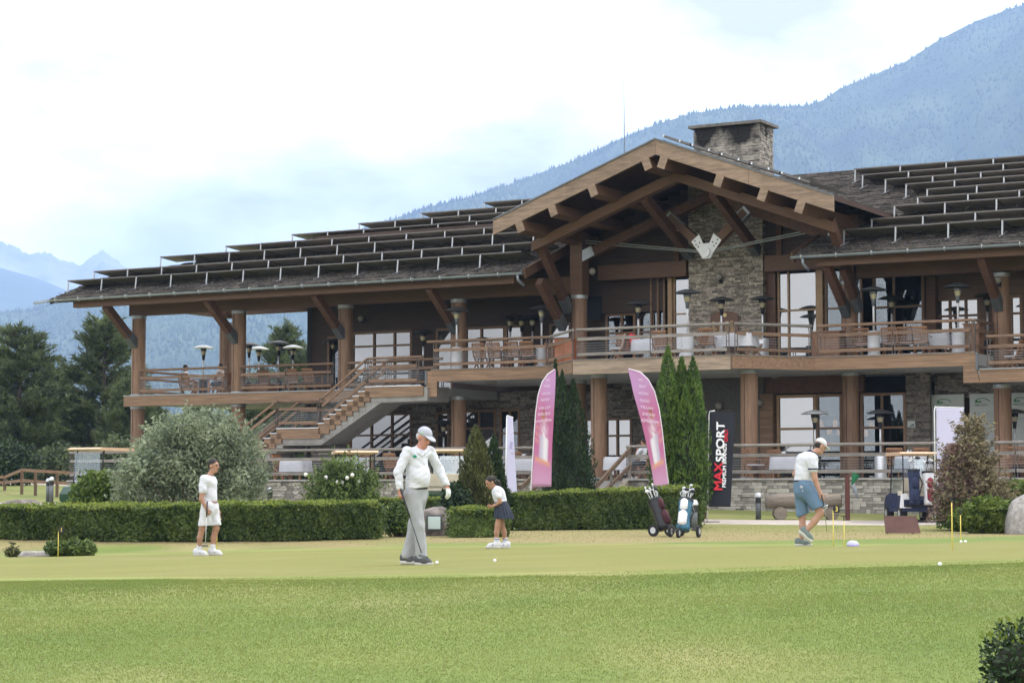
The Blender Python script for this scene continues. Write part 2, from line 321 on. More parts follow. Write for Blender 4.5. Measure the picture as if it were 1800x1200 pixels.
def strip(name, pts, w, lift, mat, hf=hz, n=60):
    P = np.array(pts, float); t = np.linspace(0, len(P) - 1, n); X = np.interp(t, range(len(P)), P[:, 0]); Y = np.interp(t, range(len(P)), P[:, 1]); V = []
    for k, (x, y) in enumerate(zip(X, Y)):
        for a in np.linspace(-w / 2, w / 2, 7): V.append((x, y + a, float(hf(x, y + a)) + (lift if abs(a) < w * .49 else -.03)))
    V = np.array(V); q = np.arange(n * 7).reshape(n, 7); F = np.stack([q[:-1, :-1], q[1:, :-1], q[1:, 1:], q[:-1, 1:]], -1).reshape(-1, 4)
    return obj(name, npmesh(name, V, F, mat, True), kind='structure')
strip('path', [(2, 60.0), (4, 58.5), (7, 57.5), (10, 57.2), (14, 57.5), (24, 60)], 4.2, .012, m_path)
strip('cart_path', [(-60, 79), (-30, 79), (-21, 79), (-15, 77), (-8, 75), (-2, 72)], 5.0, .012, m_path)
strip('upper_path', [(-60, 112), (-34, 106), (-24, 103), (-20, 101)], 5, .012, m_path)

# ------------------------------------------------------------------ mountains, forest, far peaks, air
m_mtn = M('mountain_ground', (.025, .045, .022), .95, .3, .0035, col2=(.085, .12, .05), detail=6)
m_for = M('forest_green', (.014, .032, .018), .9, .4, .004, col2=(.065, .10, .034))
m_rock = M('far_rock', (.16, .17, .17), .95, .3, .004, col2=(.42, .43, .44))
def mountain(name, sil, D, mat, spur, seed, n=220, m=26, front=.45, jag=0):
    S = np.array(sil, float); rs = np.random.RandomState(seed); px = np.linspace(S[0, 0], S[-1, 0], n); py = np.interp(px, S[:, 0], S[:, 1])
    def wob(f, ph): return np.sin(px * f + ph) + .6 * np.sin(px * f * 2.3 + ph * 2.1) + .35 * np.sin(px * f * 5.1 + ph * 3.7)
    D_ = np.interp(px, [S[0, 0], S[-1, 0]], D) * (1 + .03 * wob(.006, seed)); ta = (px - 900) / FPX; el = (860 - py) / FPX
    if jag: el = el + jag * rs.normal(size=n)
    V = []; t = np.concatenate([np.linspace(0, 1, m), [1.12, 1.3]])
    for k, tt in enumerate(t):
        Y = D_ * (front + (1 - front) * tt)
        if tt <= 1: z = CZ + el * D_ * (tt ** 1.05) * (1 + spur * math.sin(math.pi * min(tt, 1)) * wob(.012, seed + tt * 1.5)) - 12 * (1 - tt)
        else: z = CZ + el * D_ * (1 - (tt - 1) * 2.5)
        V.append(np.stack([ta * Y * 1.0025, Y, z], -1))
    V = np.stack(V); q = np.arange(len(t) * n).reshape(len(t), n); F = np.stack([q[:-1, :-1], q[:-1, 1:], q[1:, 1:], q[1:, :-1]], -1).reshape(-1, 4)
    obj(name, npmesh(name, V.reshape(-1, 3), F, mat, True), kind='structure'); return V
SIL = [(-2600, 650), (-1800, 585), (-1300, 600), (-800, 566), (-420, 560), (-150, 556), (0, 549), (60, 541), (100, 528), (180, 516), (300, 500), (420, 470), (540, 440), (650, 398), (750, 362), (820, 346), (870, 331), (950, 301), (1000, 283), (1090, 241), (1150, 216), (1220, 194), (1290, 186), (1330, 184), (1420, 181), (1450, 172), (1480, 151), (1540, 126), (1600, 101), (1660, 61), (1720, 31), (1800, 2), (1950, -28), (2250, 20), (2700, 90), (3300, 200)]
MT = mountain('forested_mountain', SIL, (4300, 5200), m_mtn, .085, 3, 480)
mountain('distant_ridge', [(-2200, 520), (-1500, 470), (-900, 490), (-420, 455), (-100, 452), (0, 470), (60, 487), (110, 507), (150, 528), (260, 560), (420, 600)], (7600, 7600), M('ridge_rock', (.07, .10, .09), .95, .3, .004), .05, 5, 240)
mountain('distant_peak', [(-2200, 500), (-1700, 430), (-1200, 470), (-800, 410), (-420, 455), (-200, 420), (-80, 400), (0, 424), (22, 431), (50, 447), (66, 443), (85, 442), (100, 455), (140, 464), (160, 449), (180, 438), (200, 455), (216, 466), (235, 487), (290, 505), (420, 560)], (10500, 10500), m_rock, .09, 9, 480, 20, .55, .0004)
rs = np.random.RandomState(5); NT = 34000
ii = rs.uniform(0, MT.shape[1] - 1.01, NT); q0, q1 = [(p_ + 2600) / 5900 * 479 for p_ in (-300, 1950)]; ii[:int(NT * .8)] = rs.uniform(q0, q1, int(NT * .8)); tt = 25 * (rs.uniform(.03, 1, NT) ** .8); tt[:1800] = rs.uniform(24.3, 24.98, 1800)
i0 = ii.astype(int); k0 = np.minimum(tt.astype(int), 24); fi = (ii - i0)[:, None]; fk = (tt - k0)[:, None]
B = (MT[k0, i0] * (1 - fi) + MT[k0, i0 + 1] * fi) * (1 - fk) + (MT[k0 + 1, i0] * (1 - fi) + MT[k0 + 1, i0 + 1] * fi) * fk
hh = rs.uniform(4, 11, NT) * rs.choice([.7, 1, 1.25], NT); rr = hh * rs.uniform(.2, .34, NT); a = rs.uniform(0, 6.28, NT); V = [B + np.stack([0 * hh, 0 * hh, hh * 1.0], -1)]
for k in range(5): V.append(B + np.stack([rr * np.cos(a + k * 1.2566), rr * np.sin(a + k * 1.2566), hh * rs.uniform(-.1, .12, NT)], -1))
V = np.stack(V, 1).reshape(-1, 3); base = np.arange(NT)[:, None] * 6
F = np.concatenate([base + np.array([[0, 1 + k, 1 + (k + 1) % 5]]) for k in range(5)])
obj('mountain_forest', npmesh('mountain_forest', V, F, m_for), kind='stuff')
hm = bpy.data.materials.new('air'); hm.use_nodes = True; ht = hm.node_tree; ht.nodes.clear()
ho = ht.nodes.new('ShaderNodeOutputMaterial'); hv = ht.nodes.new('ShaderNodeVolumePrincipled'); hv.inputs['Color'].default_value = (.42, .60, 1.0, 1); hv.inputs['Density'].default_value = .000155
ht.links.new(hv.outputs[0], ho.inputs['Volume'])
MB().box(-9500, 9500, -900, 17000, -14, 1390).build('haze', hm, kind='stuff')
# ------------------------------------------------------------------ the lodge (its own frame: u along the front, v towards the green, z up)
LODGE = thing('lodge', 'large timber and stone lodge with terraces, gabled centre and solar panels', 'lodge', tuple(O), BROT)
SL = .37                                                    # roof slope
ZT, ZL, ZD = 1.31, 4.67, 5.2                                # terrace, lower deck, main deck floors
def zroof(v): return 8.5 + SL * (2.5 - v)
def part(mb, name, mat, parent=LODGE, **k): return mb.build(name, mat, parent, **k)
def ubox(mb, u0, u1, v0, v1, z0, z1): return mb.box(u0, u1, -v1, -v0, z0, z1)
# columns
def column(u, v, z0, z1, r=.275, collar=True):
    c = part(MB().cyl(L(u, v, z0), L(u, v, z1), r, r, 20, False), 'column', m_col, smooth=True)
    if collar:
        for a, b in ((z1 - .02, z1 + .10), (z0 - .002, z0 + .09)): part(MB().cyl(L(u, v, a), L(u, v, b), r + .025, r + .025, 20), 'collar', m_steel, c)
        part(MB().bar(L(u - .05, v + r - .006, z0 + .1), L(u - .05, v + r - .006, z1 - .05), .022, .02, (0, 1, 0)), 'crack', M('shrinkage_crack', (.06, .03, .02)), c)
    return c
for u in (0, 4.95, 9.9): column(u, 0, ZL, 7.78)
column(14.85, 0, ZD, 7.78); column(19.8, 0, ZD, 7.7); column(29.8, 0, ZD, 7.72); column(34.85, 0, ZL, 7.72); column(39.8, 0, ZL, 7.72)
column(.05, -5.6, ZL, 7.9); column(5, -5.6, ZL, 7.9)
for u, z in ((0, 4.2), (4.95, 4.2), (9.9, 4.2), (14.85, 4.25), (19.75, 4.72), (29.8, 4.72), (34.85, 4.2), (39.8, 4.2)): column(u, 0, ZT, z)
column(22.1, 3, ZT, 4.72, .27); column(27.5, 3, ZT, 4.72, .28)
# square posts of the gable, on the round columns
for u in (19.8, 29.8): part(ubox(MB(), u - .24, u + .24, -.26, .26, 7.8, 10.0), 'square_post', m_beam)
# beams
part(ubox(MB(), -.38, 19.5, -.16, .16, 7.88, 8.47), 'beam', m_beam)
part(ubox(MB(), 30.1, 42, -.16, .16, 7.88, 8.47), 'beam', m_beam)
part(ubox(MB(), -.16, .24, -6.0, -.17, 8.2, 8.55), 'beam', m_beam); part(ubox(MB(), .26, 6.3, -5.75, -5.45, 8.3, 8.7), 'beam', m_beam)
for a, b in ((5.15, 5.9), (5.7, 6.25)): part(MB().bar(L(a if a < 5.5 else 6.2, -5.6, 8.3), L(5.68, -5.6, 7.5), .2, .24, (0, 1, 0)), 'brace', m_brace)
part(ubox(MB(), -1.5, 18.4, 1.95, 2.2, 8.11, 8.40), 'purlin', m_beam); part(ubox(MB(), 29.52, 42, 1.95, 2.2, 8.11, 8.40), 'purlin', m_beam)
def brace(u, p, q, w=.24, h=.3, parent=LODGE):
    b = part(MB().bar(L(u, *p), L(u, *q), w, h), 'brace', m_brace, parent)
    p_, q_ = Vector(L(u, *p)), Vector(L(u, *q)); d = (q_ - p_).normalized()
    part(MB().bar(p_ - d * .06, p_ + d * .5, w + .03, h + .03), 'brace_shoe', m_dsteel, b); return b
for u in (0, 4.95, 9.9, 14.85, 29.8, 34.85, 39.8): brace(u, (.24, 6.75), (2.02, 8.15))
brace(19.3, (.3, 6.7), (2.02, 8.15)); brace(30.2, (.24, 6.9), (1.6, 8.1), .2)
# roof slabs
UL = [(2.5, -2.42), (-.3, -2.42), (-10, 16.8)]              # left edge of the front slope as (v, u)
def uleft(v): return np.interp(-v, [-2.5, .3, 10], [-2.42, -2.42, 16.8])
def slab(poly, th=.16, name='roof', mat=m_soff):            # poly in (u, v), lies just under the shingles
    return part(MB().prism([L(u, v, zroof(v) - .05) for u, v in poly], (0, 0, -th)), name, mat)
ROOF = slab([(-2.40, 2.46), (18.88, 2.46), (18.88, -2.0), (28.87, -2.0), (28.87, 2.46), (44, 2.46), (44, -10), (16.8, -10), (-2.40, -.3)])
# shingles laid course by course
mb = MB(); rs = random.Random(3); v = 2.5; k = 0; CW = .27
while v > -9.9:
    for a, b in ((uleft(v), 18.92 if v > -2.1 else 44), (28.83, 44)):
        if v <= -2.1 and a == 28.83: continue
        u = a + rs.random() * .1
        while u < b:
            w = rs.uniform(.22, .5); w = min(w, b - u); th = rs.uniform(.022, .05); zz = zroof(v); z2 = zroof(v - CW * 1.15); j = rs.uniform(-.02, .02)
            mb.hexa([L(u, v + j, zz - .045), L(u + w - .014, v + j, zz - .045), L(u + w - .014, v - CW * 1.15, z2 - .05), L(u, v - CW * 1.15, z2 - .05),
                     L(u, v + j, zz - .03 + th), L(u + w - .014, v + j, zz - .03 + th), L(u + w - .014, v - CW * 1.15, z2 - .035), L(u, v - CW * 1.15, z2 - .035)])
            u += w
    v -= CW; k += 1
part(mb, 'shingle', m_shin, ROOF, kind='stuff')
# edge boards of the slopes
for u0 in (18.96, 28.80): part(MB().bar(L(u0, 2.46, zroof(2.46) - .11), L(u0, -1.9, zroof(-1.9) - .14), .07, .34), 'verge_board', m_beam)
part(MB().bar(L(-2.44, 2.46, 8.36), L(-2.44, -.3, zroof(-.3) - .14), .06, .2), 'verge_board', m_shin)
part(MB().bar(L(-2.44, -.3, zroof(-.3) - .14), L(16.8, -10, zroof(-10) - .14), .06, .2), 'verge_board', m_shin)
# small ice hooks above the gutters, joined
mb = MB()
for a, b in ((-2.2, 18.7), (29, 43)):
    u = a
    while u < b: mb.bar(L(u, 2.1, zroof(2.1)), L(u - .04, 2.2, zroof(2.2) + .12), .018, .018); u += .29
part(mb, 'ice_hooks', m_dsteel, ROOF, kind='stuff')
def gutter(p, q, ends=True, br=1.18):
    p, q = Vector(p), Vector(q); d = (q - p).normalized(); s = Vector((0, 0, 1)).cross(d).normalized(); r = .085; n = 9; vs = []
    for c in (p, q):
        for i in range(n): a = math.pi * i / (n - 1); vs.append(c + s * math.cos(a) * r - Vector((0, 0, 1)) * math.sin(a) * r)
    fs = [(i, i + 1, n + i + 1, n + i) for i in range(n - 1)] + [tuple(range(n)), tuple(range(n, 2 * n))[::-1]]
    vs2 = [x + Vector((0, 0, .012)) for x in vs]
    g = part(MB().add(vs, fs).add([p + s * r * 1.05 + Vector((0, 0, .01)), q + s * r * 1.05 + Vector((0, 0, .01)), q + s * r * .9, p + s * r * .9], [(0, 1, 2, 3)]), 'gutter', m_gut)
    Ln = (q - p).length; k = int(Ln / br); bm = MB(); me = None
    for i in range(k + 1):
        c = p + d * (i + .3) * br
        if (c - p).length > Ln: break
        if me is None:
            b0 = MB(); b0.tube([s * math.cos(a) * (r + .008) - Vector((0, 0, 1)) * math.sin(a) * (r + .008) for a in np.linspace(0, math.pi, 8)] + [s * -r + Vector((0, 0, .03)), s * r + Vector((0, 0, .012))], .012, 5); me = b0.mesh('gutter_bracket', m_alu)
        obj('gutter_bracket', me, g, c)
    return g
gutter(L(-2.42, 2.56, 8.43), L(18.95, 2.56, 8.43)); gutter(L(28.8, 2.56, 8.43), L(44, 2.56, 8.43))
part(MB().bar(L(-3.15, 2.6, 8.33), L(-2.38, 2.57, 8.40), .13, .09), 'gutter_spout', m_gut)
for u in (18.75, 29.2): part(MB().tube([L(u, 2.56, 8.36), L(u, 2.56, 8.2), L(u + .05, 2.45, 8.1), L(u + .1, 2.3, 8.0)], .05, 8), 'downspout', m_gut, smooth=True)
# ---- centre gable
UG, ZG, VG, HW = 24.8, 12.36, 4.15, 6.08
def zg(u): return ZG - SL * abs(u - UG)
for sgn in (-1, 1):
    e = UG + sgn * HW; vb = lambda u: 2.5 - (zg(u) - 8.5) / SL
    pl = [(UG, VG - .02), (e, VG - .02), (e, -1.9), (UG, vb(UG))]
    g = part(MB().prism([L(u, v, zg(u) - .04) for u, v in pl], (0, 0, -.15)), 'gable_roof', m_soff)
    mb = MB(); rs = random.Random(9 + sgn); k = 0
    while k * CW < HW:
        a = HW - k * CW; v = VG + .01; u1 = UG + sgn * a; u2 = UG + sgn * max(a - CW * 1.15, 0)
        while v > vb(u1) - .6:
            w = rs.uniform(.22, .5); th = rs.uniform(.02, .045)
            mb.prism([L(u1, v, zg(u1) - .035), L(u1, v, zg(u1) - .03 + th), L(u2, v, zg(u2) - .02), L(u2, v, zg(u2) - .045)], L(0, -w + .014, 0)); v -= w
        k += 1
    part(mb, 'shingle', m_shin, g, kind='stuff')
    # barge board in two lengths
    def bp(u0, u1, vv, th, up, dn, nm, mt): return part(MB().prism([L(u0, vv, zg(u0) + up), L(u1, vv, zg(u1) + up), L(u1, vv, zg(u1) - dn), L(u0, vv, zg(u0) - dn)], L(0, -th, 0)), nm, mt)
    um = UG + sgn * 3.25
    bp(UG + sgn * .004, um, VG + .06, .09, -.06, .55, 'bargeboard', m_barge); bp(um + sgn * .008, e, VG + .06, .09, -.06, .55, 'bargeboard', m_barge)
    bp(UG, e, VG + .10, .12, -.005, .058, 'verge_flashing', m_dsteel)
    for off in (.28, 2.25, 3.75, 5.0):                         # purlins running back under the gable, their ends showing
        u = UG + sgn * off; zc = zg(u) - .74
        a = math.atan(SL) * sgn; hx, hz_ = .14, .19
        cs = [(-hx, -hz_), (hx, -hz_), (hx, hz_), (-hx, hz_)]
        part(MB().prism([L(u + x * math.cos(a) + z * math.sin(a), VG + .12, zc - x * math.sin(a) + z * math.cos(a)) for x, z in cs], L(0, -5.6, 0)), 'purlin', m_barge if off > 9 else m_beam)
        part(MB().prism([L(u + x * math.cos(a) + z * math.sin(a), VG + .126, zc - x * math.sin(a) + z * math.cos(a)) for x, z in cs], L(0, -.004, 0)), 'purlin_end', m_barge)
    for vv, off, dp, w in ((2.5, .88, .34, .36), (0, 1.25, .34, .36)):     # front and rear truss rafters
        e2 = UG + sgn * (5.45 if vv > 1 else 5.2)
        part(MB().prism([L(UG, vv + w / 2, zg(UG) - off), L(e2, vv + w / 2, zg(e2) - off), L(e2, vv + w / 2, zg(e2) - off - dp), L(UG, vv + w / 2, zg(UG) - off - dp)], L(0, -w, 0)), 'truss_rafter', m_beam if vv > 1 else m_brace)
    brace(UG + sgn * 1.25, (-1.1, 9.15), (2.45, zg(UG + 1.25) - 1.2), .26, .32)          # struts back to the stone tower
    # V strut of the rear truss with its steel plates
    p = Vector(L(UG + sgn * .25, .1, 9.3)); q = Vector(L(UG + sgn * 1.42, .1, zg(UG + 1.42) - 1.5)); d = (q - p).normalized()
    s = part(MB().bar(p, q, .28, .3, (0, 1, 0)), 'truss_strut', m_beam)
    part(MB().bar(q - d * .62, q + d * .1, .33, .29, (0, 1, 0)), 'steel_plate', m_steel, s)
    # eave plate over the square post, and the corner bracket
    part(MB().bar(L(UG + sgn * 5.0, .22, zg(UG + 5) - 1.45), L(UG + sgn * 4.35, .22, zg(UG + 4.35) - 1.42), .06, .36), 'steel_plate', m_steel)
    brace(UG + sgn * 5.3, (.3, 7.3), (2.45, 9.55), .24, .3)
    # tie rod
    for dz in (0, .09): part(MB().tube([L(UG + sgn * 4.7, .12, 9.62 + dz), L(UG + sgn * .12, .12, 9.03 + dz * .6)], .018, 6), 'tie_rod', m_steel)
# node plate
nd = MB(); nd.prism([L(UG + x, .27, 9.03 + z) for x, z in ((-.14, -.22), (.14, -.22), (.26, -.02), (.56, .38), (.27, .62), (.12, .30), (-.12, .30), (-.27, .62), (-.56, .38), (-.26, -.02))], L(0, -.05, 0))
ND = part(nd, 'node_plate', M('pale_steel', (.75, .76, .78), .4, .06, 6))
part(MB().cyl(L(UG, .27, 9.02), L(UG, .37, 9.02), .17, .17, 20), 'pin_cap', MATS['pale_steel'], ND)
mb = MB()
for s in (-1, 1):
    for x, z in ((.24, .33), (.37, .27), (.29, .19), (.42, .4)): mb.cyl(L(UG + s * x, .265, 9.03 + z), L(UG + s * x, .285, 9.03 + z), .028, .028, 8)
part(mb, 'bolts', m_dsteel, ND)
# gable wall behind, above the glazing
mb = MB()
for k in range(22):
    z = 8.45 + k * .16
    hw = min(5.0, (ZG - .2 - z - .15) / SL)
    if hw > .3: mb.box(UG - hw, UG + hw, 1.55, 1.7, z, z + .152)
part(mb, 'siding', m_sid, kind='stuff')
for u in (22.9, 26.75): part(ubox(MB(), u - .1, u + .1, -1.52, -1.4, 8.5, 11), 'wall_post', m_brace)
part(ubox(MB(), 19.9, 23.35, -1.5, -1.2, 8.42, 8.95), 'lintel', m_beam); part(ubox(MB(), 26.3, 29.7, -1.5, -1.2, 8.42, 8.95), 'lintel', m_beam)
part(ubox(MB(), 20.05, 29.55, -.12, .12, 9.2, 9.5), 'tie_beam', m_brace) if 0 else None
# ---- stone tower and chimney
def stonework(mb, p, du, dn, w, h, sh=(.04, .085), sl=(.10, .34), rs=random.Random(5), out=None, hole=None):
    """courses of stones on the face starting at p, along du, up z, proud along dn; out(list) collects single stones"""
    p, du, dn = Vector(p), Vector(du), Vector(dn); z = 0
    while z < h - .02:
        ch = min(rs.uniform(*sh), h - z); x = 0
        while x < w - .01:
            l = min(rs.uniform(*sl), w - x); l = w - x if w - x - l < .08 else l
            g = .008; d = rs.uniform(.0, .035); c0 = p + du * (x + g / 2) + Vector((0, 0, z + g / 2)) ; ll, hh_ = l - g, ch - g
            if rs.random() < .25 and ch > .09: hh_ *= rs.uniform(.8, 1)
            if not (hole and hole(x + l / 2, z + ch / 2)):
                b = [c0 - dn * .03, c0 + du * ll - dn * .03, c0 + du * ll + dn * d, c0 + dn * d]
                e = .006; t = Vector((0, 0, hh_)); sh_ = du * rs.uniform(-.01, .01)
                vs = b + [b[0] + t, b[1] + t, b[2] + t - dn * e + sh_, b[3] + t - dn * e + sh_]
                if out is not None: out.append((vs, (c0 + du * ll / 2)))
                else: mb.hexa(vs)
            x += l
        z += ch
TU0, TU1, TV, TB = 23.4, 26.2, -1.3, -2.45
TOWER = part(ubox(MB(), TU0 + .04, TU1 - .04, TB, TV - .04, ZT, 12.0), 'stone_tower', m_mortar)
mb = MB(); stonework(mb, L(TU0, TV - .03, ZD), (1, 0, 0), (0, -1, 0), TU1 - TU0, 6.75); stonework(mb, L(TU1 - .03, TV - .03, ZD), (0, 1, 0), (1, 0, 0), 1.1, 6.75)
part(mb, 'stonework', m_stonew, TOWER, kind='stuff')
CU0, CU1, CV, CB, CZ1 = 23.55, 26.05, -1.45, -2.75, 13.6
soot = M('sooty_stone', (.20, .18, .165), .95, .4, 3, bump=.4, col2=(.42, .38, .33))
CH = part(ubox(MB(), CU0 + .05, CU1 - .05, CB, CV - .05, 11.2, CZ1), 'chimney', M('soot_black', (.012, .011, .011)))
rs = random.Random(12)
hole1 = lambda x, z: z > 1.62 and z < 2.02 and (.42 < x < .68 or 1.72 < x < 2.0)
mb = MB(); stonework(mb, L(CU0, CV - .04, 11.6), (1, 0, 0), (0, -1, 0), 2.5, 2.1, (.06, .12), (.15, .4), rs, hole=hole1)
stonework(mb, L(CU1 - .04, CV - .04, 11.6), (0, 1, 0), (1, 0, 0), 1.27, 2.1, (.06, .12), (.12, .3), rs, hole=lambda x, z: 1.55 < z < 2.0 and .5 < x < .75)
# soot stains above and around the flue openings keep their own place on the stone
def sootmat():
    m = M('chimney_stone', (.17, .155, .14), .95, .4, 3, (1, 1, 2), .4, col2=(.46, .41, .35)); t = m.node_tree; N = t.nodes.new; K = t.links.new; b = t.nodes['Principled BSDF']; src = b.inputs['Base Color'].links[0].from_socket
    tc = N('ShaderNodeTexCoord'); ns = N('ShaderNodeTexNoise'); ns.inputs['Scale'].default_value = 2.2; ns.inputs['Detail'].default_value = 6; K(tc.outputs['Object'], ns.inputs[0])
    tot = None
    for c, r in (((CU0 + .45, -CV, 13.42), .7), ((CU0 + 1.86, -CV, 13.38), .74), ((CU1, -CV + .62, 13.6), .25), ((CU0 + 1.2, -CV, 13.8), .55)):
        vm = N('ShaderNodeVectorMath'); vm.operation = 'DISTANCE'; vm.inputs[1].default_value = c; K(tc.outputs['Object'], vm.inputs[0])
        ad = N('ShaderNodeMath'); ad.operation = 'MULTIPLY_ADD'; ad.inputs[1].default_value = .9; K(ns.outputs[0], ad.inputs[0]); K(vm.outputs['Value'], ad.inputs[2])
        mr = N('ShaderNodeMapRange'); mr.inputs[1].default_value = r + .45; mr.inputs[2].default_value = r + .12; K(ad.outputs[0], mr.inputs[0])
        if tot is None: tot = mr.outputs[0]
        else:
            q = N('ShaderNodeMath'); q.operation = 'MAXIMUM'; K(tot, q.inputs[0]); K(mr.outputs[0], q.inputs[1]); tot = q.outputs[0]
    mi = N('ShaderNodeMix'); mi.data_type = 'RGBA'; K(tot, mi.inputs[0]); K(src, mi.inputs[6]); mi.inputs[7].default_value = (.02, .019, .019, 1); K(mi.outputs[2], b.inputs['Base Color']); return m
part(mb, 'stonework', sootmat(), CH, kind='stuff')
part(ubox(MB(), CU0 - .13, CU1 + .13, CB - .13, CV + .13, CZ1, CZ1 + .10), 'chimney_cap', M('dark_cap_stone', (.15, .14, .13), .9, .3, 5, bump=.3), CH)
part(MB().tube([L(21.58, 0, 11.0), L(21.58, 0, 13.6), L(21.57, 0, 15.45)], [.018, .014, .006], 6), 'antenna', m_dsteel)
# ---- solar panels: raised at the eave side on aluminium legs
PW, PD, PH = 1.72, 1.04, .47
pm = MB(); pm.mat = 0; pm.box(0, PW - .02, 0, PD, 0, .012); pm.mat = 1
for a in ((0, PW - .02, -.02, .02), (0, PW - .02, PD - .02, PD + .02)): pm.box(a[0], a[1], a[2], a[3], -.014, .026)
for a in ((0, .035), (PW - .055, PW - .02)): pm.box(a[0], a[1], .02, PD - .02, -.014, .026)
PME = pm.mesh('solar_panel', [m_panel, m_pframe])
lm = MB(); lm.bar((0, 0, 0), (0, -.02, -PH - .02), .05, .03, (0, 1, 0)); lm.bar((0, -.3, -PH - .12 + .02), (0, .55, -PH + .21), .03, .02); LME = lm.mesh('panel_leg', M('leg_metal', (.40, .41, .42), .5, .1, 6, metal=.5))
def panel(u, v, leg_end=False):
    z = zroof(v) + PH + rnd.uniform(-.01, .01)
    p = obj('solar_panel', PME, LODGE, L(u, v, z), (R(-4.5 + rnd.uniform(-.8, .8)), 0, 0))
    obj('panel_leg', LME, p, (.05, 0, 0))
    if leg_end: obj('panel_leg', LME, p, (PW - .09, 0, 0))
ROWS = [(1.8, -2.15), (.5, -1.95), (-1.2, .05), (-2.35, 2.45), (-3.55, 4.85), (-4.7, 7.3), (-5.75, 9.6), (-6.8, 11.9)]
for v, u in ROWS:
    end = 17.6 if v > -2 else min(17.6 + (-2 - v) * 1.6, 22.5)
    while u < end: panel(u, v); u += PW
for v, u in ((1.6, 30.2), (.4, 30.7), (-1.25, 30.9), (-2.3, 31.35), (-3.45, 31.3), (-4.5, 30.2), (-5.5, 29.1), (-6.6, 27.85), (-7.6, 27.2)):
    while u < 42: panel(u, v); u += PW
gm = MB(); gm.mat = 0; gm.box(0, .99, 0, 1.65, -.03, .05); GME = gm.mesh('solar_panel', [m_pframe]); cm = MB().box(-.03, .02, .02, .07, -.01, .06); CME = cm.mesh('panel_clamp', m_alu)
for sgn in (-1, 1):
    for k in range(5):
        for r in range(3 if sgn < 0 else 2):
            a = .75 + k * 1.03 if sgn < 0 else .1 + k * 1.03; u = UG + sgn * a; ang = math.atan(SL) * sgn
            if sgn > 0 and k > 4: continue
            p = obj('solar_panel', GME, LODGE, L(u if sgn > 0 else u, VG - .35 - r * 1.67, zg(u) + .13), (0, ang, 0) if sgn > 0 else (0, ang, math.pi))
            if sgn < 0: p.rotation_euler = (0, -math.atan(SL), 0); p.location = L(u - 1.0, VG - .35 - 1.65 - r * 1.67 + 1.65, zg(u - 1.0) + .10)
            if r == 0: obj('panel_clamp', CME, p, (0, -.03, 0)); obj('panel_clamp', CME, p, (.62, -.03, 0))
# ------------------------------------------------------------------ decks
def deck(name, poly, ztop, th, vback=-12):
    return part(MB().prism([L(u, v, ztop) for u, v in poly], (0, 0, -th)), name, m_plas)
BOW = [(14.95, 2.0), (19.7, 2.0), (21.9, 4.4), (27.5, 4.4), (29.35, 2.0), (34.62, 2.0)]
deck('deck', [(-.25, .42), (14.6, .42), (14.6, -6.1), (-.25, -6.1)], ZL - .012, .30)
deck('deck', BOW + [(34.62, -3.0), (14.95, -3.0)], ZD - .012, .36)
deck('deck', [(34.66, 2.0), (43, 2.0), (43, -3), (34.66, -3)], ZL - .012, .3)
FH = .40
def fascia(pts, zt, h=FH, mat=m_fasc, parent=LODGE):
    for (a, b) in zip(pts[:-1], pts[1:]):
        a3, b3 = Vector(L(*a, zt - h / 2)), Vector(L(*b, zt - h / 2)); d = (b3 - a3).normalized(); n = Vector((d.y, -d.x, 0))
        if n.y > 0: n = -n
        f = part(MB().bar(a3 + n * .035, b3 + n * .035 - d * .006, .06, h), 'fascia_board', mat, parent)
        part(MB().bar(a3 + n * .03 + Vector((0, 0, h / 2 + .018)), b3 + n * .03 + Vector((0, 0, h / 2 + .018)), .13, .03), 'edge_flashing', m_steel if zt < 5 else m_railw, f)
fascia([(-.3, .45), (13.2, .45)], ZL); fascia(BOW[:2], ZD)
fascia([BOW[1], BOW[2]], ZD); m_old = M('weathered_fascia', (.33, .25, .185), .85, .35, 3, (.4, 4, 5), .4, ovar=.1)
fascia([BOW[2], (25.2, 4.4)], ZD, .45, m_old); fascia([(25.22, 4.4), (27.5, 4.4)], ZD, .43, m_old)
fascia([BOW[3], BOW[4]], ZD); fascia([BOW[4], BOW[5]], ZD); fascia([(34.75, 2.0), (43, 2.0)], ZL)
for u, s in ((14.77, -1), (34.66, 1)):     # the stepped ends where the deck drops
    part(MB().prism([L(u - s * .22, 2.07, ZD - .02), L(u + s * .0, 2.07, ZD - .02), L(u + s * .0, 2.07, ZL), L(u + s * .1, 2.07, ZL - FH), L(u - s * .42, 2.07, ZL - FH), L(u - s * .42, 2.07, ZD - FH), L(u - s * .22, 2.07, ZD - FH)], L(0, -.06, 0)), 'fascia_board', m_fasc)
    part(MB().bar(L(u + s * .02, 2.08, ZL), L(u + s * .02, 2.08, ZD), .03, .08), 'edge_flashing', m_dsteel)
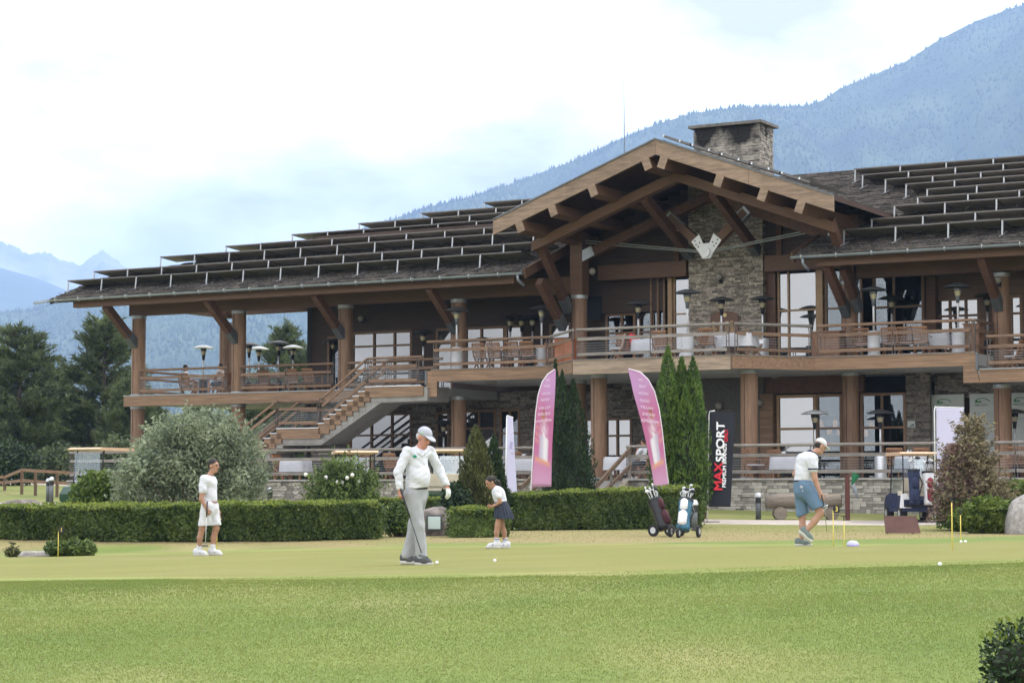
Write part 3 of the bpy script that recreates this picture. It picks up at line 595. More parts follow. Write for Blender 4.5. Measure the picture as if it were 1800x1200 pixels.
# ------------------------------------------------------------------ railings
post_m = MB()
for dx in (-.045, .045):
    post_m.tube([(dx, 0, 0), (dx, 0, .62), (dx, -.015, .78), (dx, -.005, .9), (dx, .06, 1.0)], .017, 5)
for z in (.2, .45, .7): post_m.box(-.045, .045, -.01, .01, z, z + .025)
POSTME = post_m.mesh('post', m_post)
def railing(a, b, z, parent=None, mat=m_rail, rmat=None, posts=2.45, over=(0, 0), nocable=False, ph=1.0, zb=None, name='railing'):
    parent = parent or LODGE
    a3, b3 = Vector(L(*a, z)), Vector(L(*b, zb if zb is not None else z)); d = b3 - a3; n = d.length; e = d.normalized(); ez = Vector((0, 0, 1))
    h = Vector((e.x, e.y, 0)).normalized(); yaw = math.atan2(h.y, h.x)
    r = part(MB().tube([a3 + ez * 1.02 - e * over[0], b3 + ez * 1.02 + e * over[1]], .048, 8), name, rmat or mat, parent)
    k = max(1, int(round(n / posts)))
    for i in range(k + 1):
        t = min(max(i / k, .06 / n), 1 - .06 / n); obj('post', POSTME, r, a3 + d * t, (0, 0, yaw))
    for zz in (.21, .71):
        for i in range(k):
            p, q = a3 + d * (i / k) + e * (.03 if i else .06), a3 + d * ((i + 1) / k) - e * (.02 if i < k - 1 else .06)
            o = Vector((e.y, -e.x, 0)) * .05
            if o.y > 0: o = -o
            part(MB().bar(p + ez * zz + o, q + ez * zz + o, .035, .105), 'board', mat, r)
    if not nocable:
        m = MB()
        for zz in (.33, .41, .49, .57): m.bar(a3 + ez * zz, b3 + ez * zz, .008, .008)
        part(m, 'cables', m_steel, r)
    return r
for a in (.32, 5.27): railing((a, .3), (a + 4.3, .3), ZL)
railing((10.2, .3), (13.0, .3), ZL)
railing((-.1, .2), (-.1, -5.9), ZL); railing((.2, -5.95), (6.1, -5.95), ZL)
railing((14.95, 1.92), (19.62, 1.92), ZD, over=(.25, .05)); railing(BOW[1], (21.82, 4.3), ZD, rmat=m_railw)
railing((21.95, 4.3), (27.4, 4.3), ZD, mat=m_railw); railing((27.55, 4.25), (29.25, 1.98), ZD, mat=m_rail, rmat=m_railw)
railing((29.42, 1.92), (34.5, 1.92), ZD); railing((34.56, 1.9), (34.56, -.4), ZD, nocable=True); railing((34.95, 1.92), (43, 1.92), ZL)
# ------------------------------------------------------------------ open staircase
SV0, SV1 = .75, 2.18; RI = .174; NS = 9
def stair_flight(u_top, z_top, n, run):
    """profile going down to the left; returns foot"""
    return [(u_top - i * run, z_top - i * RI) for i in range(n + 1)]
RUN = (12.25 - 9.98) / (NS - 0)
tread_top = [(12.25 - i * RUN, ZL - (i + 0) * RI) for i in range(NS + 1)]
ZM = ZL - (NS - 0) * RI + .12
ZM = 3.23; RI1 = (ZL - ZM) / NS
N2 = 11; RI2 = (ZM - ZT) / N2; RUN2 = .285
def zig(u0, z0, n, run, ri, lo):
    top = []; u, z = u0, z0
    for i in range(n): top += [(u, z), (u, z - ri)]; u -= run; z -= ri; top[-1] = (u + run, z)
    return top
up = [(14.62, ZL), (12.25, ZL)]; u, z = 12.25, ZL
for i in range(NS): z -= RI1; up.append((u, z)); u -= RUN if i < NS - 1 else 0; up.append((u, z)) if i < NS - 1 else None
um = up[-1][0]; up.append((8.38, ZM)); u, z = 8.38, ZM
for i in range(N2): z -= RI2; up.append((u, z)); u -= RUN2; up.append((u, z))
th = .34
def offset(p): return [(a, b) for a, b in p]
STAIR = part(MB().prism([L(14.62, SV1 - .02, ZL - .30), L(12.55, SV1 - .02, ZL - .32), L(um + .3, SV1 - .02, ZM - .38), L(8.0, SV1 - .02, ZM - .36), L(8.38 - N2 * RUN2, SV1 - .02, ZT - .05), L(8.38 - N2 * RUN2 + .55, SV1 - .02, ZT - .05), L(8.6, SV1 - .02, ZM - .62), L(um + .1, SV1 - .02, ZM - .62), L(12.9, SV1 - .02, ZL - .58), L(14.62, SV1 - .02, ZL - .56)], L(0, -(SV1 - SV0), 0)), 'staircase', m_sconc)
for i in range(len(up) - 1):                                                    # stepped timber edge, one board per tread
    (a, za), (b, zb) = up[i], up[i + 1]
    if abs(za - zb) > .01: part(MB().box(a - .02, a + .0, -SV1 - .0, -SV0, zb, za - .0), 'riser', m_sconc, STAIR); continue
    bb = max(a, b); aa = min(a, b)
    part(MB().box(aa, bb + .22, -SV1 - .05, -SV1, za - .38, za - .012) if bb - aa < 1 else MB().box(aa, bb + .1, -SV1 - .05, -SV1, za - .38, za - .012), 'stringer_board', m_fasc, STAIR)
    part(MB().box(aa, bb + .03, -SV1 + .001, -SV0, za - .05, za - .012), 'tread', m_sconc, STAIR)
    part(MB().box(aa - .02, bb + .02, -SV1 - .07, -SV1 - .02, za - .01, za + .02), 'nosing', m_alu, STAIR)
    part(MB().box(aa + .05, bb + .25, -SV1 + .004, -SV0 + .01, za - .55, za - .052), 'step_block', m_sconc, STAIR)
for vv in (SV1 - .04, SV0 + .04):
    railing((14.5, vv), (12.35, vv), ZL, STAIR, over=(.15, 0)); railing((12.3, vv), (um + .1, vv), ZL, STAIR, zb=ZM + .05)
    railing((um, vv), (8.4, vv), ZM, STAIR); railing((8.35, vv), (8.38 - N2 * RUN2, vv), ZM, STAIR, zb=ZT)
part(ubox(MB(), 9.6, 10.5, .7, 1.6, ZT, ZM - .6), 'stair_pier', m_mortar)
mb = MB(); stonework(mb, L(9.57, 1.57, ZT), (1, 0, 0), (0, -1, 0), .96, ZM - .6 - ZT, (.06, .13), (.15, .35)); part(mb, 'stonework', m_stonew, kind='stuff')
# ------------------------------------------------------------------ walls and windows
GL = darkglass('dark_window_glass', .17); GL2 = glassmat('clear_window_glass', .07, (.55, .6, .62))
def window(u0, u1, z0, z1, v, mu=(), mz=(), fr=.09, mat=None, glass=None, dep=.1):
    m = MB(); vs = [u0] + list(mu) + [u1]; zs = [z0] + list(mz) + [z1]
    def bx(a, b, c, d): m.box(a, b, -v - .02, -v + dep, c, d)
    bx(u0, u0 + fr, z0, z1); bx(u1 - fr, u1, z0, z1); bx(u0 + fr, u1 - fr, z0, z0 + fr); bx(u0 + fr, u1 - fr, z1 - fr, z1)
    for u in mu: bx(u - fr * .45, u + fr * .45, z0 + fr, z1 - fr)
    cuts = [u0 + fr] + [x for u in mu for x in (u - fr * .45, u + fr * .45)] + [u1 - fr]
    for z in mz:
        for i in range(0, len(cuts), 2): bx(cuts[i], cuts[i + 1], z - fr * .4, z + fr * .4)
    w = part(m, 'window', mat or m_frame)
    zc = [z0 + fr] + [x for z in mz for x in (z - fr * .4, z + fr * .4)] + [z1 - fr]
    for i in range(0, len(cuts), 2):
        for j in range(0, len(zc), 2):
            part(MB().box(cuts[i], cuts[i + 1], -v + .035, -v + .047, zc[j], zc[j + 1]), 'pane', (glass or GL), w)
    return w
def planks(mb, u0, u1, v, th, z0, z1, ph=.17):
    z = z0
    while z < z1 - .01:
        h = min(ph, z1 - z); mb.box(u0, u1, -v, -v + th, z, z + h - .012); z += h
    mb.box(u0 + .002, u1 - .002, -v + .014, -v + th - .004, z0, z1)
def wall(u0, u1, z0, z1, v, opens, mode='plank', th=.2, mat=None):
    """opens: list of (ua, ub, za, zb) left to right"""
    mb = MB(); u = u0
    def piece(a, b, c, d):
        if b - a < .02 or d - c < .02: return
        if mode == 'plank': planks(mb, a, b, v, th, c, d)
        else:
            mb.box(a, b, -v + .03, -v + th, c, d); stonework(mb, L(a, v - .03, c), (1, 0, 0), (0, -1, 0), b - a, d - c, (.06, .13), (.16, .45))
    for a, b, c, d in opens: piece(u, a, z0, z1); piece(a, b, z0, c); piece(a, b, d, z1); u = b
    piece(u, u1, z0, z1)
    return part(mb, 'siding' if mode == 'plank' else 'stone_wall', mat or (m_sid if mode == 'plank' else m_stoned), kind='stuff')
WV = -3.0
def W3(px, py=620): return Uv(px, WV, py)
# upper floor, left wing
ops = []
def uw(pa, pb, z0, z1, mu=(), mz=(), v=WV, **k):
    a, b = Uv(pa, v), Uv(pb, v); ops.append((a, b, z0, z1)); return window(a, b, z0, z1, v, [Uv(x, v) for x in mu], mz, **k)
uw(575, 601, ZL, 7.0, glass=GL2); uw(618, 724, ZL + .05, 7.12, (657, 693), (6.55,)); uw(766, 796, ZL + .05, 7.12, (), (6.55,))
uw(817, 888, ZD, 7.12, (846, ), (6.6,)); uw(888, 920, ZD, 7.12, (), (6.6,)); uw(966, 1004, ZD, 7.12, (), (6.55,))
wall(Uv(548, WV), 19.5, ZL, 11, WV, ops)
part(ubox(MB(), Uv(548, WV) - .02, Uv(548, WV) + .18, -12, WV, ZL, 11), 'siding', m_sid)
# glazing left and right of the tower, upper floor
ops = []
a = 19.7
for px in (1040, 1090): pass
window(19.75, 20.95, ZD, 7.3, -2.1, (20.4,), (6.6,), glass=GL2); wall(19.5, 21.0, ZD, 8.5, -2.2, [(19.75, 20.95, ZD, 7.3)])
part(ubox(MB(), 19.6, 22.2, -2.05, -1.9, 7.3, 8.5), 'siding', m_sid)
for px in (1145, 1157, 1168): u = Uv(px, -1.9, 500); part(ubox(MB(), u - .035, u + .035, -1.95, -1.85, ZD, 8.5), 'mullion', m_frame)
window(21.0, 22.28, ZD, 8.5, -2.2, (21.6,), (6.6,), glass=GL2)
for px in (1179,): u = Uv(px, -1.7, 500); part(ubox(MB(), u - .08, u + .08, -1.78, -1.6, ZD, 8.6), 'mullion', M('tan_frame', (.33, .215, .12), .55, .15, 6))
window(Uv(1184, -1.75, 500), TU0 - .02, ZD, 8.6, -1.75, (), (7.15,), mat=MATS['tan_frame'], fr=.06)
window(TU1 + .35, 28.02, ZD, 8.55, -1.75, (26.95,), (7.1,), mat=MATS['tan_frame'], fr=.075); u = 28.12; part(ubox(MB(), 28.03, 28.24, -1.8, -1.6, ZD, 8.55), 'mullion', MATS['tan_frame'])
part(ubox(MB(), TU1 + .01, TU1 + .33, -1.9, -1.6, ZD, 8.6), 'wall_post', m_brace)
window(28.26, 29.6, ZD, 8.55, -1.75, (), (7.1,), mat=m_frame, fr=.08, glass=GL2)
window(29.8, 31.6, ZD, 8.55, -2.2, (30.55,), (7.1,), mat=m_frame, glass=GL2)
# right wing upper floor
ops = []
uw(1597, 1615, ZD, 5.25, v=-2.6) if 0 else None
uw(1630, 1725, ZD + .02, 7.35, (1672, 1700), (6.75,), v=-2.6); uw(1764, 1800, ZD, 7.35, (1780,), (6.75,), v=-2.6)
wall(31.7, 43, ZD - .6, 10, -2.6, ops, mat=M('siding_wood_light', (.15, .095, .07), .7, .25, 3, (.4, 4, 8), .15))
part(ubox(MB(), 31.62, 31.95, -2.6, -2.3, ZD, 10), 'wall_post', m_beam)
# lower floor
LV = -3.2
def lw(pa, pb, z0, z1, mu=(), mz=(), v=LV, **k):
    a, b = Uv(pa, v), Uv(pb, v); ops.append((a, b, z0, z1)); return window(a, b, z0, z1, v, [Uv(x, v) for x in mu], mz, **k)
ops = []
lw(567, 592, ZT, 3.7, glass=GL2); lw(613, 724, ZT + .05, 3.95, (653, 689), (3.1,)); lw(766, 790, ZT + .05, 3.95, (), (3.1,)); lw(815, 872, ZT + .05, 4.0, (842,), (3.3,)); lw(878, 914, ZT, 4.0, (896,), (3.1,), glass=GL2)
lw(1027, 1064, ZT, 3.6, (), (2.95,)); lw(1064, 1111, ZT, 3.6, (1085,), (2.95,))
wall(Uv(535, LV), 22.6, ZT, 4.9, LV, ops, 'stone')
ops = []
B3 = -1.5
part(ubox(MB(), 23.2, 29.7, B3 - .2, B3 + .02, 4.25, 4.84), 'lintel', m_brace)
lw(1246, 1262, ZT, 4.25, v=B3, glass=GL2); lw(1262, 1322, ZT, 4.25, (1278, 1300), (3.4,), v=B3); part(ubox(MB(), Uv(1340, B3) - .02, Uv(1362, B3), B3 - .1, B3 + .2, ZT, 4.25), 'wall_post', m_fasc)
window(Uv(1322, B3) + .02, Uv(1340, B3) - .04, ZT, 4.25, B3, (), (3.4,), fr=.06)
lw(1365, 1434, ZT, 4.2, (), (3.05,), v=B3, mat=MATS['tan_frame'], fr=.1); lw(1434, 1480, ZT, 4.2, (), (3.05,), v=B3, glass=GL2); lw(1512, 1592, ZT, 4.2, (1550,), (3.05,), v=B3, glass=GL2)
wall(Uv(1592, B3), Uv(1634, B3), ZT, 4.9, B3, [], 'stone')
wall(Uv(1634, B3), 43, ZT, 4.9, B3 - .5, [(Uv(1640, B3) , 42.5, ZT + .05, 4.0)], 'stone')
part(ubox(MB(), Uv(1636, B3), 42.6, B3 - 1.2, B3 - 1.1, ZT, 4.0), 'dark_wall', m_brace)
# dark volume behind the glass and the closed back of the house
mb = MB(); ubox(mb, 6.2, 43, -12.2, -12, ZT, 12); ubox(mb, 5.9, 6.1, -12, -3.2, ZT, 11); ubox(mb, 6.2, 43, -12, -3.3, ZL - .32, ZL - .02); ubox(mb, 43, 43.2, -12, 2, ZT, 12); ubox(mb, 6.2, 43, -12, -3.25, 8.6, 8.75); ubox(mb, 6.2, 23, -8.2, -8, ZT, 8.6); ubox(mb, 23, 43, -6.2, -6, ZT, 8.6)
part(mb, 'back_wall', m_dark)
part(MB().prism([L(u, v, zroof(-10) - .05 + SL * (v + 10)) for u, v in ((16.8, -10.02), (44, -10.02), (44, -21), (16.8, -21))], (0, 0, -.2)), 'back_roof', m_shin)
# ------------------------------------------------------------------ terrace, its stone wall and railing
TV_, TU_A, TU_B = 5.2, 1.0, 43.0
ST0, ST1 = 21.9, 24.1                                                 # gap of the terrace stairs
obj('terrace_floor', MB().prism([L(u, v, ZT - .02) for u, v in ((TU_A, TV_ - .3), (ST0, TV_ - .3), (ST0, TV_ - 1.6), (ST1, TV_ - 1.6), (ST1, TV_ - .3), (TU_B, TV_ - .3), (TU_B, -3.3), (TU_A, -3.3))], (0, 0, -1.6)).mesh('terrace_floor', m_conc), None, tuple(O), (0, 0, BROT), kind='structure')
TW = thing('terrace_wall', 'low wall of stacked grey stone below the terrace railing', 'wall', tuple(O), BROT)
stones = []
for a, b in ((TU_A, ST0), (ST1, TU_B)):
    part(ubox(MB(), a, b, TV_ - .32, TV_ - .035, -.3, ZT - .02), 'wall_core', m_mortar, TW)
    stonework(None, L(a, TV_ - .03, -.25), (1, 0, 0), (0, -1, 0), b - a, ZT + .22, (.055, .135), (.13, .42), random.Random(8), stones)
    part(ubox(MB(), a, b, TV_ - .36, TV_ + .06, ZT - .02, ZT + .035), 'coping', m_cap, TW)
vis = [s for s in stones if 24.6 < s[1].x < 34.3 and s[0][0][2] > .2]; vis = sorted(vis, key=lambda s: -s[1].x)[:300]; ids = set(id(s) for s in vis)
mb = MB()
for s in stones:
    if id(s) not in ids: mb.hexa(s[0])
part(mb, 'stonework', M('wall_stone_joined', (.22, .20, .175), .9, .3, 8, (1, 1, 1.5), .5, col2=(.39, .355, .305), island=.45), TW, kind='stuff')
m_wst = M('wall_stone', (.33, .305, .27), .9, .25, 5, bump=.5, ovar=.42)
for s in vis:
    m = MB(); c = s[1]; m.hexa([p - c for p in s[0]]); obj('stone', m.mesh('stone', m_wst), TW, c)
railing((TU_A, TV_ - .12), (ST0 - .05, TV_ - .12), ZT + .03, TW, m_railw, posts=3.0, name='railing'); railing((ST1 + .05, TV_ - .12), (TU_B, TV_ - .12), ZT + .03, TW, m_railw, posts=3.0)
# terrace stairs with timber handrails
TS = thing('terrace_stairs', 'short stone stairs with timber handrails leading up to the terrace', 'stairs', tuple(O), BROT)
for i in range(7):
    z = ZT - .05 - i * .165; part(ubox(MB(), ST0 + .02, ST1 - .02, TV_ - 1.6 + i * .36, TV_ - 1.6 + (i + 1) * .36 + .03, z - .3, z), 'step', m_cap, TS)
for u in (ST0 - .12, ST1 + .12):
    mb = MB(); mb.prism([L(u - .1, TV_ + .1, ZT), L(u - .1, TV_ + 1.1, ZT - .75), L(u - .1, TV_ + 1.1, -.2), L(u - .1, TV_ + .1, -.2)], (.2, 0, 0)); stonework(mb, L(u - .1, TV_ + 1.08, -.2), (1, 0, 0), (0, -1, 0), .22, .7)
    part(mb, 'cheek_wall', m_stonew, TS)
m_hand = M('dark_handrail_wood', (.17, .115, .08), .8, .25, 6, bump=.2)
for u in (ST0 - .2, ST1 + .2):
    for dz, w in ((.98, .13), (.45, .1)):
        part(MB().bar(L(u, TV_ - .1, ZT + dz), L(u, TV_ + 2.3, .35 + dz * .75), .07, w), 'handrail', m_hand, TS); part(MB().bar(L(u, TV_ + 2.3, .35 + dz * .75), L(u, TV_ + 3.6, .3 + dz * .72), .07, w), 'handrail', m_hand, TS)
    for vv, zb, zt_ in ((TV_ - .05, ZT - .1, ZT + .95), (TV_ + 1.2, .3, 1.55), (TV_ + 2.3, .05, 1.1), (TV_ + 3.5, .05, 1.05)):
        part(MB().tube([L(u, vv, zb), L(u, vv, zb + (zt_ - zb) * .6), L(u, vv + .08, zt_)], .05, 6), 'handrail_post', m_railw, TS)
# ------------------------------------------------------------------ plants
lf_hedge = leafmat('hedge_leaf', (.032, .058, .017), (.135, .185, .05), .3, 1.6)
lf_pine = leafmat('pine_needle', (.045, .068, .034), (.19, .23, .10), .3, .8)
lf_cyp = leafmat('cypress_spray', (.03, .07, .014), (.15, .235, .045), .2, 1.6)
lf_cypd = leafmat('dark_cypress_spray', (.014, .03, .014), (.05, .085, .032), .2, 1.6)
lf_thu = leafmat('thuja_spray', (.04, .048, .018), (.16, .17, .06), .2, 2.5)
lf_will = leafmat('silver_leaf', (.11, .145, .09), (.43, .48, .32), .3, 1.3)
lf_green = leafmat('bright_leaf', (.035, .08, .016), (.21, .28, .06), .35, 2.5)
lf_rose = leafmat('rose_leaf', (.038, .07, .02), (.20, .27, .075), .3, 2)
lf_dry = leafmat('dry_spray', (.10, .08, .05), (.34, .29, .16), .2, 2.2)
lf_red = leafmat('red_spray', (.13, .075, .06), (.29, .19, .155), .2, 2.2)
lf_jun = leafmat('juniper_spray', (.03, .06, .014), (.20, .26, .045), .25, 3)
lf_sunlit = leafmat('sunlit_leaf', (.11, .16, .028), (.30, .35, .075), .45, 2)  # hedge-top leaves, brighter so that sunlight is put into their colour
lf_laur = leafmat('laurel_leaf', (.012, .028, .012), (.06, .10, .04), .15, 8, .3)
lf_laurn = leafmat('young_laurel_leaf', (.10, .14, .02), (.22, .26, .04), .35, 8, .4)
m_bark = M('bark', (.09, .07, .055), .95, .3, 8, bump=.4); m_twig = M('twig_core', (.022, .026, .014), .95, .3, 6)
def grid_shell(n, rs): v = rs.normal(size=(n, 3)); return v / np.linalg.norm(v, axis=1)[:, None]
def plant(name, label, cat, loc, parts_, group=None, rot=0):
    t = thing(name, label, cat, loc, rot, group)
    for nm, me in parts_: obj(nm, me, t)
    return t
def hedge(name, label, pts, w, top, n, seed, bot=.0, gapbase=0.02, mat=lf_hedge):
    """clipped hedge along ground points; top = heights above ground per point"""
    rs = np.random.RandomState(seed); P = np.array(pts, float); S = np.linalg.norm(np.diff(P, axis=0), axis=1); cum = np.concatenate([[0], np.cumsum(S)]); o = P[0]
    t = rs.uniform(0, cum[-1], n); X = np.interp(t, cum, P[:, 0]); Y = np.interp(t, cum, P[:, 1]); H = np.interp(t, cum, top)
    i = np.clip(np.searchsorted(cum, t) - 1, 0, len(S) - 1); d = np.diff(P, axis=0)[i] / S[i][:, None]; nx_, ny_ = d[:, 1], -d[:, 0]
    face = rs.choice(4, n, p=[.55, .30, .1, .05]); a = rs.uniform(-.5, .5, n) * w; zz = rs.uniform(gapbase, 1, n) ** .85; dep = np.abs(rs.normal(0, .05, n))
    lump = .045 * np.sin(t * 3.1 + zz * 4) + .03 * np.sin(t * 7.3 + 1) + .02 * np.sin(t * 17 + zz * 9)
    vn = np.diff(P, axis=0) / S[:, None]; vn = np.concatenate([vn[:1], (vn[:-1] + vn[1:]) / 2, vn[-1:]]); nx_ = np.interp(t, cum, vn[:, 1]); ny_ = np.interp(t, cum, -vn[:, 0]); off = np.where(face == 0, w / 2 - dep + lump, np.where(face == 2, -w / 2 + dep, a)); z = np.where(face == 1, 1 - dep * .7 / np.maximum(H, .3) + .035 * np.sin(t * 5.1 + a * 6) + .02 * np.sin(t * 13), zz)
    X = X + nx_ * off; Y = Y + ny_ * off; end = face == 3; endt = rs.rand(n) < .5
    X = np.where(end, np.where(endt, P[0, 0], P[-1, 0]) + rs.normal(0, .04, n) + nx_ * a, X); Y = np.where(end, np.where(endt, P[0, 1], P[-1, 1]) + rs.normal(0, .04, n) + ny_ * a, Y)
    Z = hgt(X, Y) + z * H; N_ = np.stack([nx_ * (face == 0), ny_ * (face == 0), 1.0 * (face == 1)], -1)
    z0 = float(hgt(*o)); V, F = leaves(np.stack([X - o[0], Y - o[1], Z - z0], -1), rs.uniform(.03, .06, n), N_ * .8, 1, 1.7, rs=rs)
    t_ = thing(name, label, 'hedge', (o[0], o[1], z0)); obj('foliage', npmesh('foliage', V, F, mat), t_)
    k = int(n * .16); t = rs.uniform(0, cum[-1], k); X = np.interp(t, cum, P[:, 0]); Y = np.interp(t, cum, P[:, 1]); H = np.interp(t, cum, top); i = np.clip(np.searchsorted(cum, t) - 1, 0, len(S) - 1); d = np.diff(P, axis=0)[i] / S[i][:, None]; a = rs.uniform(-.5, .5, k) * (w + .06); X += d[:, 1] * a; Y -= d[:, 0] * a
    Z = hgt(X, Y) + H + rs.uniform(-.05, .06, k) + .035 * np.sin(t * 5.1 + a * 6); V, F = leaves(np.stack([X - o[0], Y - o[1], Z - z0], -1), rs.uniform(.025, .05, k), None, .8, 2.2, rs=rs, up=.2); obj('sunlit_top_leaves', npmesh('sunlit_top_leaves', V, F, lf_sunlit), t_)  # extra leaf layer on top, carrying the sunlit tone as colour
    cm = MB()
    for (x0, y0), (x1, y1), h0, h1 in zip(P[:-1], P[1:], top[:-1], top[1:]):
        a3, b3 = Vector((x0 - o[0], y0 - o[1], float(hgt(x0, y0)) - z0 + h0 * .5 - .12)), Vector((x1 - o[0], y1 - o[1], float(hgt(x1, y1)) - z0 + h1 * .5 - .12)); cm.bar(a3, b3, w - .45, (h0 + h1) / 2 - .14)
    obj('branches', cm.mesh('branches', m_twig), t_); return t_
g2 = lambda px, Y: gp(px, Y)[:2]
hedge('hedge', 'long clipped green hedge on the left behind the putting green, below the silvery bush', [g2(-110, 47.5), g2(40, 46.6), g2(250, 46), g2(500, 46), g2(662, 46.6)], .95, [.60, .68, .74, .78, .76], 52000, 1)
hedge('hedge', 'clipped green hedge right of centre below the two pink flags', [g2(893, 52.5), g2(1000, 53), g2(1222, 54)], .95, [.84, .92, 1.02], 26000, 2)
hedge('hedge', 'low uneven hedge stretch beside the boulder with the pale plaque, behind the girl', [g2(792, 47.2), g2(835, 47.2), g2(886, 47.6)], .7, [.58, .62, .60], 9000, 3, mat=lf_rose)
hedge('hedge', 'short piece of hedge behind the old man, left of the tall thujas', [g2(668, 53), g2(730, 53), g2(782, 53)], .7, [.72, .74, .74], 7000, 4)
def shrub(name, label, loc, lobes, n, size, mat, seed, aspect=1.8, spread=1, up=0, stems=8, ext=None, shell=.35, tuft=None, sprig=None):
    rs = np.random.RandomState(seed); L_ = np.array(lobes, float); wt = L_[:, 3] * L_[:, 4]; k = rs.choice(len(L_), n, p=wt / wt.sum()); D = grid_shell(n, rs); r = 1 - np.abs(rs.normal(0, shell, n)).clip(0, .95)
    bump_ = 1 + .13 * np.sin(D[:, 0] * 7 + k) * np.sin(D[:, 1] * 6 + 2 * k) + .09 * np.sin(D[:, 2] * 13 + k)
    P = L_[k, :3] + D * (r * bump_)[:, None] * L_[k][:, [3, 3, 4]]; P[:, 2] = np.abs(P[:, 2]) + .02
    if tuft: nt_ = int(n * .12); q = rs.choice(n, nt_); P[:nt_] = P[q] + np.stack([rs.normal(0, .05, nt_), rs.normal(0, .05, nt_), rs.uniform(0, tuft, nt_)], -1)
    if sprig:
        ns, sl = sprig; q = rs.choice(n, ns); B0 = P[q]; dr = D[q] * .7 + rs.normal(0, .35, (ns, 3)); dr[:, 2] = np.abs(dr[:, 2]) * .6 + up + .25; dr /= np.linalg.norm(dr, axis=1)[:, None]; m_ = 16; tt_ = rs.rand(ns, m_); ln = rs.uniform(.4, 1, ns) * sl
        S_ = B0[:, None] + dr[:, None] * (tt_ * ln[:, None])[..., None] + rs.normal(0, size * .5, (ns, m_, 3)) - np.array([0, 0, 1]) * (tt_ ** 2 * ln[:, None] * .18)[..., None]; P = np.concatenate([P, S_.reshape(-1, 3)]); D = np.concatenate([D, np.repeat(dr, m_, 0)]); n = len(P)
    V, F = leaves(P, rs.uniform(.6, 1.3, n) * size, D * .6, spread, aspect, rs=rs, up=up)
    t = thing(name, label, 'shrub' if 'tree' not in name else 'tree', loc); obj('foliage', npmesh('foliage', V, F, mat), t)
    m = MB(); rr = random.Random(seed)
    for i in range(stems):
        l = lobes[i % len(lobes)]; a = rr.uniform(0, 6.28); b = Vector((l[0] * .3 + .15 * math.cos(a) * l[3], l[1] * .3 + .15 * math.sin(a) * l[3], -.05)); e = Vector((l[0] + .5 * l[3] * math.cos(a), l[1] + .5 * l[3] * math.sin(a), l[2] + l[4] * rr.uniform(.2, .8)))
        m.tube([b, b.lerp(e, .5) + Vector((0, 0, .12)), e], [.03, .02, .008], 5)
    obj('stems', m.mesh('stems', m_bark), t)
    if ext: obj(ext[0], ext[1], t)
    return t
rr = random.Random(4)
x, y, z = gp(335, 59); lob = [(0, 0, 1.5, 1.25, 1.2), (-1.0, .1, 1.1, .95, 1.0), (1.05, 0, 1.25, .9, 1.1), (.3, -.3, 2.2, .95, .8), (-.55, -.2, 1.9, .85, .8), (1.0, -.2, 1.95, .75, .7), (-1.2, -.2, .8, .7, .7), (1.3, -.3, .9, .6, .7)]
lob += [(rr.uniform(-1.6, 1.7), rr.uniform(-.9, .4), rr.uniform(.9, 2.7) , rr.uniform(.3, .5), rr.uniform(.3, .5)) for _ in range(16)]; lob = [l for l in lob if abs(l[0]) + max(0, l[2] - 1.3) < 2.1]
shrub('willow_bush', 'big rounded silvery green bush behind the left hedge', (x, y, z), lob, 36000, .037, lf_will, 21, 3.2, .8, .35, 20, shell=.3, sprig=(1500, .5)).scale = (1.12, 1, 1)
x, y, z = gp(170, 60); shrub('leafy_bush', 'small bright green broad leaved bush left of the silvery one', (x, y, z), [(0, 0, .7, .66, .68), (-.3, -.2, .5, .5, .45), (.35, -.1, .6, .5, .5), (.1, -.25, 1.0, .42, .34)], 4200, .085, lf_green, 22, 1.5, .9, .3, 8, sprig=(90, .3))
ro = MB(); rr = random.Random(2)
for px, py in ((595, 813), (603, 814), (613, 806), (622, 801), (575, 805), (540, 800), (633, 812)):
    ro.ball(((px - 600) / 65, -.5 + rr.uniform(-.2, .1), (862 - py) / 65 + .35), .055, 7, 5)
x, y, z = gp(600, 57); shrub('rose_bush', 'loose green rose bush with a few white blooms in front of the stone wall', (x, y, z), [(0, 0, .75, .85, .75), (-.55, 0, .7, .5, .7), (.55, 0, .65, .55, .65), (.1, -.1, 1.35, .5, .42), (-.35, 0, 1.25, .35, .45), (.55, -.1, 1.1, .4, .4)], 7500, .046, lf_rose, 23, 2, .9, .3, 14, ('blossom', ro.mesh('blossom', M('white_petal', (.8, .78, .76), .8, .05, 3), True)), sprig=(320, .6), shell=.45)
